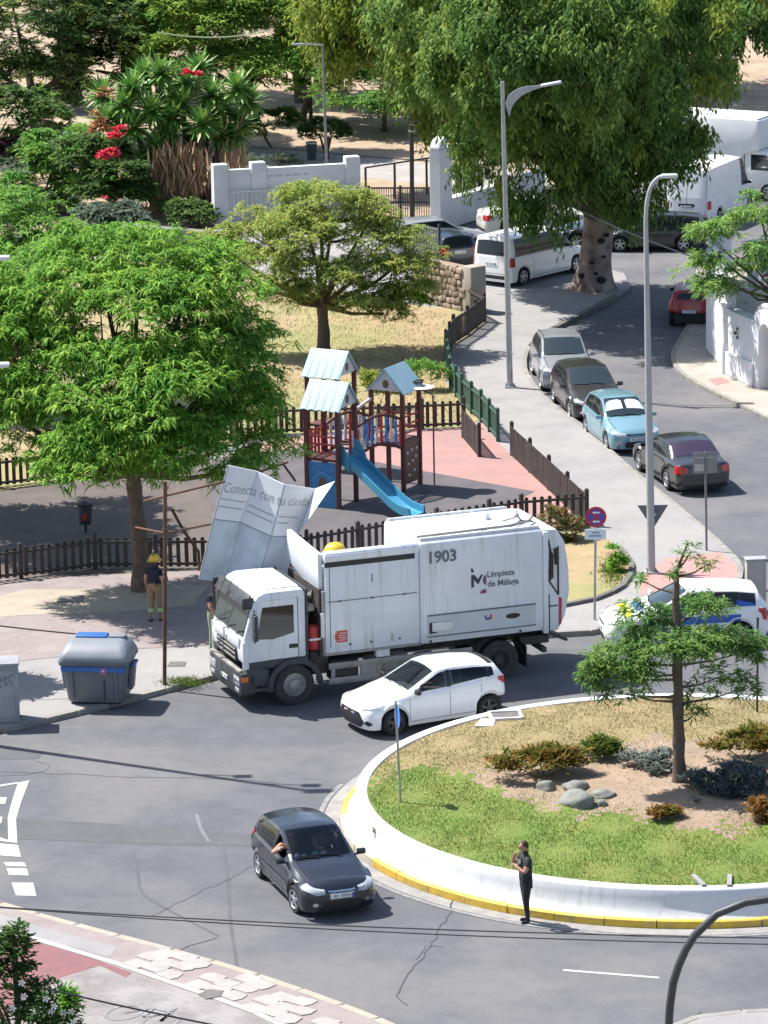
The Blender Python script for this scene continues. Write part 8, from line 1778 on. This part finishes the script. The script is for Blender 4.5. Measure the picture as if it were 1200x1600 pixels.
# white portal with pillar, lintel and window opening
a = P(690, 356, .1); b = P(800, 322, .1); d = b-a; L = d.length; yaw = math.atan2(d.y, d.x); t = thing("white_portal", "white rendered portal with a tall pillar and a wide opening, behind the white van", "portal", tuple(a), yaw); hp_ = top_z(a, 232); 
obj("pillar", MB().box((0, 0, hp_/2), (.95, .5, hp_), ch=.02), M_RENDER, t); obj("pillar_cap", MB().prism([(-.5, hp_), (.2, hp_), (.2, hp_+.42), (-.02, hp_+.5), (-.3, hp_+.36), (-.5, hp_+.1)], -.22, .22, ch=.03), M_RENDER, t)
obj("lintel", MB().box((.475+(L-.475)/2, 0, hp_-.28), (L-.475, .4, .5), ch=.02), M_RENDER, t); obj("parapet", MB().box((.475+(L+2)/2, 0, .55), (L+2, .45, 1.2), ch=.02), M_RENDER, t)
for k in range(9): obj("opening_bar", MB().box((.7+k*(L-.5)/9, .08, 1.15+(hp_-1.7)/2), (.03, .03, hp_-1.7)), M_BARW, t)
# grey retaining wall and stone wall
a, b = P(196, 408, .1), P(338, 416, .1); wall("plain grey retaining wall below the yucca", (a, b), -.1, (top_z(a, 350)+.1, top_z(b, 362)+.1), .5, mat("grey_render", (.17, .155, .15), rough=.9, col2=(.22, .2, .19), scale=.8), "retaining_wall")
a, b = P(648, 470, ZS), P(722, 487, ZS); d = b-a; L = d.length; yaw = math.atan2(d.y, d.x); hw = top_z(b, 418); t = thing("stone_wall", "rough tan stone wall with a smooth rendered end beside the bent dark fence", "wall", tuple(a), yaw)
obj("wall_core", MB().box((L/2, .3, hw/2-.05), (L, .5, hw)), mat("wall_mortar", (.26, .2, .15), rough=.95), t); rg = random.Random(8); M_STN = [mat("tan_stone_%s" % k, c, rough=.9, col2=tuple(q*.75 for q in c), scale=4, bump=.4, bscale=14) for k, c in (("light", (.40, .32, .24)), ("warm", (.34, .265, .19)), ("dark", (.27, .21, .155)))]
for r_ in range(7):
    x = rg.uniform(-.1, .05)
    while x < L-.1:
        w_ = rg.uniform(.18, .38); h_ = hw/7*rg.uniform(.85, 1.15); mb = MB().box((0, 0, 0), (w_-.03, .12, h_-.03), ch=.03, ry=rg.uniform(-.4, .4)); obj("stone", mb, rg.choice(M_STN), t, smooth=40, loc=(x+w_/2, .03+rg.uniform(-.03, .02), hw/7*(r_+.5)+rg.uniform(-.04, .04))); x += w_
obj("rendered_end", MB().box((L+.28, .35, hw/2+.02), (.55, .7, hw+.1), ch=.05), mat("sand_render", (.36, .32, .27), rough=.85, col2=(.3, .265, .225), scale=1.5), t, smooth=40)
a2 = P(655, 462, ZS); zt_ = hw+ZS; t2 = thing("railing", "pale bar railing on top of the stone wall before the silver car", "railing", (a2.x, a2.y+.4, zt_), yaw); 
for k in range(11): obj("bar", MB().box((-.3+k*.15, 0, .5), (.03, .03, 1.0)), M_GALV, t2)
for z in (.1, .95): obj("rail", MB().box((.45, 0, z), (1.6, .03, .04)), M_GALV, t2)
obj("post", MB().box((1.28, 0, .55), (.08, .08, 1.2)), M_DKP, t2)
# white house on the right with arched doorway
M_HW = mat("house_white", (.70, .70, .71), rough=.8, col2=(.62, .625, .64), scale=1.2, bump=.15, bscale=14); A = P(1103, 545, ZS); Bp = P(1134, 583, ZS); C = P(1178, 604, ZS); D = P(1330, 676, ZS)
hs = thing("white_house", "white rendered house wall with an arched doorway at the right edge", "house", tuple(A)); h1 = top_z(A, 390)
def wseg(nm, p, q, z1, th=.35, m=M_HW, z0=0.0, off=0.0, par=None):
    d = q-p; L = d.length; yw = math.atan2(d.y, d.x); c = p-A; return obj(nm, MB().box((L/2, th/2+off, (z0+z1)/2), (L, th, z1-z0), ch=.03), m, par or hs, loc=c, rz=yw)
far = P(1112, 420, ZS); d_far = (far-A)
mb = MB(); ext = Vector((12, 4, 0)); 
b2_ = A+Vector((1.0, 5.5, 0)); wseg("side_wall", b2_, A, h1, th=.35); wseg("side_wall", A, Bp, h1*.92); wseg("buttress", A+Vector((.02, -.08, 0)), A.lerp(Bp, .12)+Vector((.02, -.08, 0)), h1*.9, th=.25)
wseg("front_wall", Bp, C, 2.15); wseg("front_wall_base", Bp, C, .8, th=.1, off=-.10); wseg("wall_coping", Bp, C, 2.22, th=.45, z0=2.15, off=-.05)
# pilaster with moulded edge
obj("pilaster", MB().lathe([(.20, 0), (.20, .9), (.14, 1.1), (.12, 2.2), (.2, 2.4), (.001, 2.42)], n=14, c=tuple(Bp-A)), M_HW, hs, smooth=40)
for dx_, dz_ in ((.0, .12), (.1, 0), (-.1, 0), (0, -.12)): p = Bp.lerp(C, .42)-A; obj("wall_hole", MB().box((p.x+dx_*.8, p.y-.02-dx_*.4, 1.55+dz_*1.2), (.07, .1, .1), rz=-.45), M_CLIMB, hs)
# arch
d = D-C; L = d.length; yw = math.atan2(d.y, d.x); ap_ = MB(); aw = 1.0; x0 = .35; out = [(0, 0), (x0, 0), (x0, 1.75)] + [(x0+aw/2-aw/2*math.cos(t_), 1.75+aw/2*math.sin(t_)) for t_ in np.linspace(0, math.pi, 11)] + [(x0+aw, 1.75), (x0+aw, 0), (x0+aw+.35, 0), (x0+aw+.35, 2.45)] + [(x0+aw/2+(.85)*math.cos(t_), 2.35+.35*math.sin(t_)) for t_ in np.linspace(.15, math.pi-.15, 9)] + [(0, 2.45)]
obj("arch", ap_.prism(out, 0, .4), M_HW, hs, loc=C-A, rz=yw); obj("arch_coping", MB().tube([(x0+aw/2+(.92)*math.cos(t_), .2, 2.42+.38*math.sin(t_)) for t_ in np.linspace(0, math.pi, 13)], .09, 8), M_HW, hs, smooth=40, loc=C-A, rz=yw)
obj("porch_wall", MB().box((x0+aw/2, 1.0, 1.1), (2.2, .2, 2.2)), mat("porch_cream", (.5, .47, .42), rough=.8), hs, loc=C-A, rz=yw); obj("door_leaf", MB().box((x0+aw*.75, .25, 1.0), (.45, .05, 2.0)), M_WHITE, hs, loc=C-A, rz=yw)
wseg("front_wall", C+d/L*1.75, D, 2.3); wseg("house_back", A+Vector((1.6, 2.2, 0)), D+Vector((2.0, 4.2, 0)), 3.4, th=2.5)
# roadside railing by the box lorry
a, b = P(1135, 232, .1), P(1320, 246, .1); d = b-a; L = d.length; t = thing("railing", "railing of pale and dark bars behind the box lorry at the right edge", "railing", tuple(a), math.atan2(d.y, d.x)); hr = top_z(a, 195)
for k in range(30): obj("bar", MB().box((k*L/30, 0, hr/2), (.06, .05, hr)), M_WOODD if k % 3 else mat("bar_tan", (.38, .28, .18), rough=.8), t)
obj("rail", MB().box((L/2, 0, hr), (L, .07, .07)), M_WOODD, t)
# ---- overhead wires
def wire(label, pts, r, m, sag=.0):
    a, b = pts; n = 24; q = [a.lerp(b, i/n)-Vector((0, 0, sag*4*(i/n)*(1-i/n))) for i in range(n+1)]; mb = MB().tube([p-a for p in q], r, 6); o = obj("overhead_wire", mb, m, None, smooth=40, loc=a); tag(o, label, "wire")
M_WIRE = mat("wire_black", (.02, .02, .022), rough=.6); M_WIREG = mat("wire_grey", (.3, .3, .29), rough=.6)
wire("upper of the two black wires crossing the whole road near the bottom", (PD(-120, 1409, 70), PD(1320, 1467, 66)), .012, M_WIRE, .13)
wire("lower of the two black wires, fading apart from the other towards the right edge", (PD(-120, 1408, 69.5), PD(1320, 1477, 67)), .011, M_WIRE, .16)
wire("black wire over the cycle lane at the bottom left", (PD(60, 1542, 66), PD(520, 1635, 66)), .016, M_WIRE, .05)
wire("pale wire slanting from the big tree down to the right tree", (PD(880, 316, 150), PD(1085, 402, 146)), .028, M_WIREG, .1)
wire("thin pale wire among the trees at the top left", (PD(245, 50, 172), PD(420, 48, 172)), .03, mat("wire_pale_green", (.35, .42, .25), rough=.6), .25)
wire("thin dark wire behind the grey container", (PD(-60, 970, 99.2), PD(125, 991, 99.2)), .018, M_WIRE, .02)
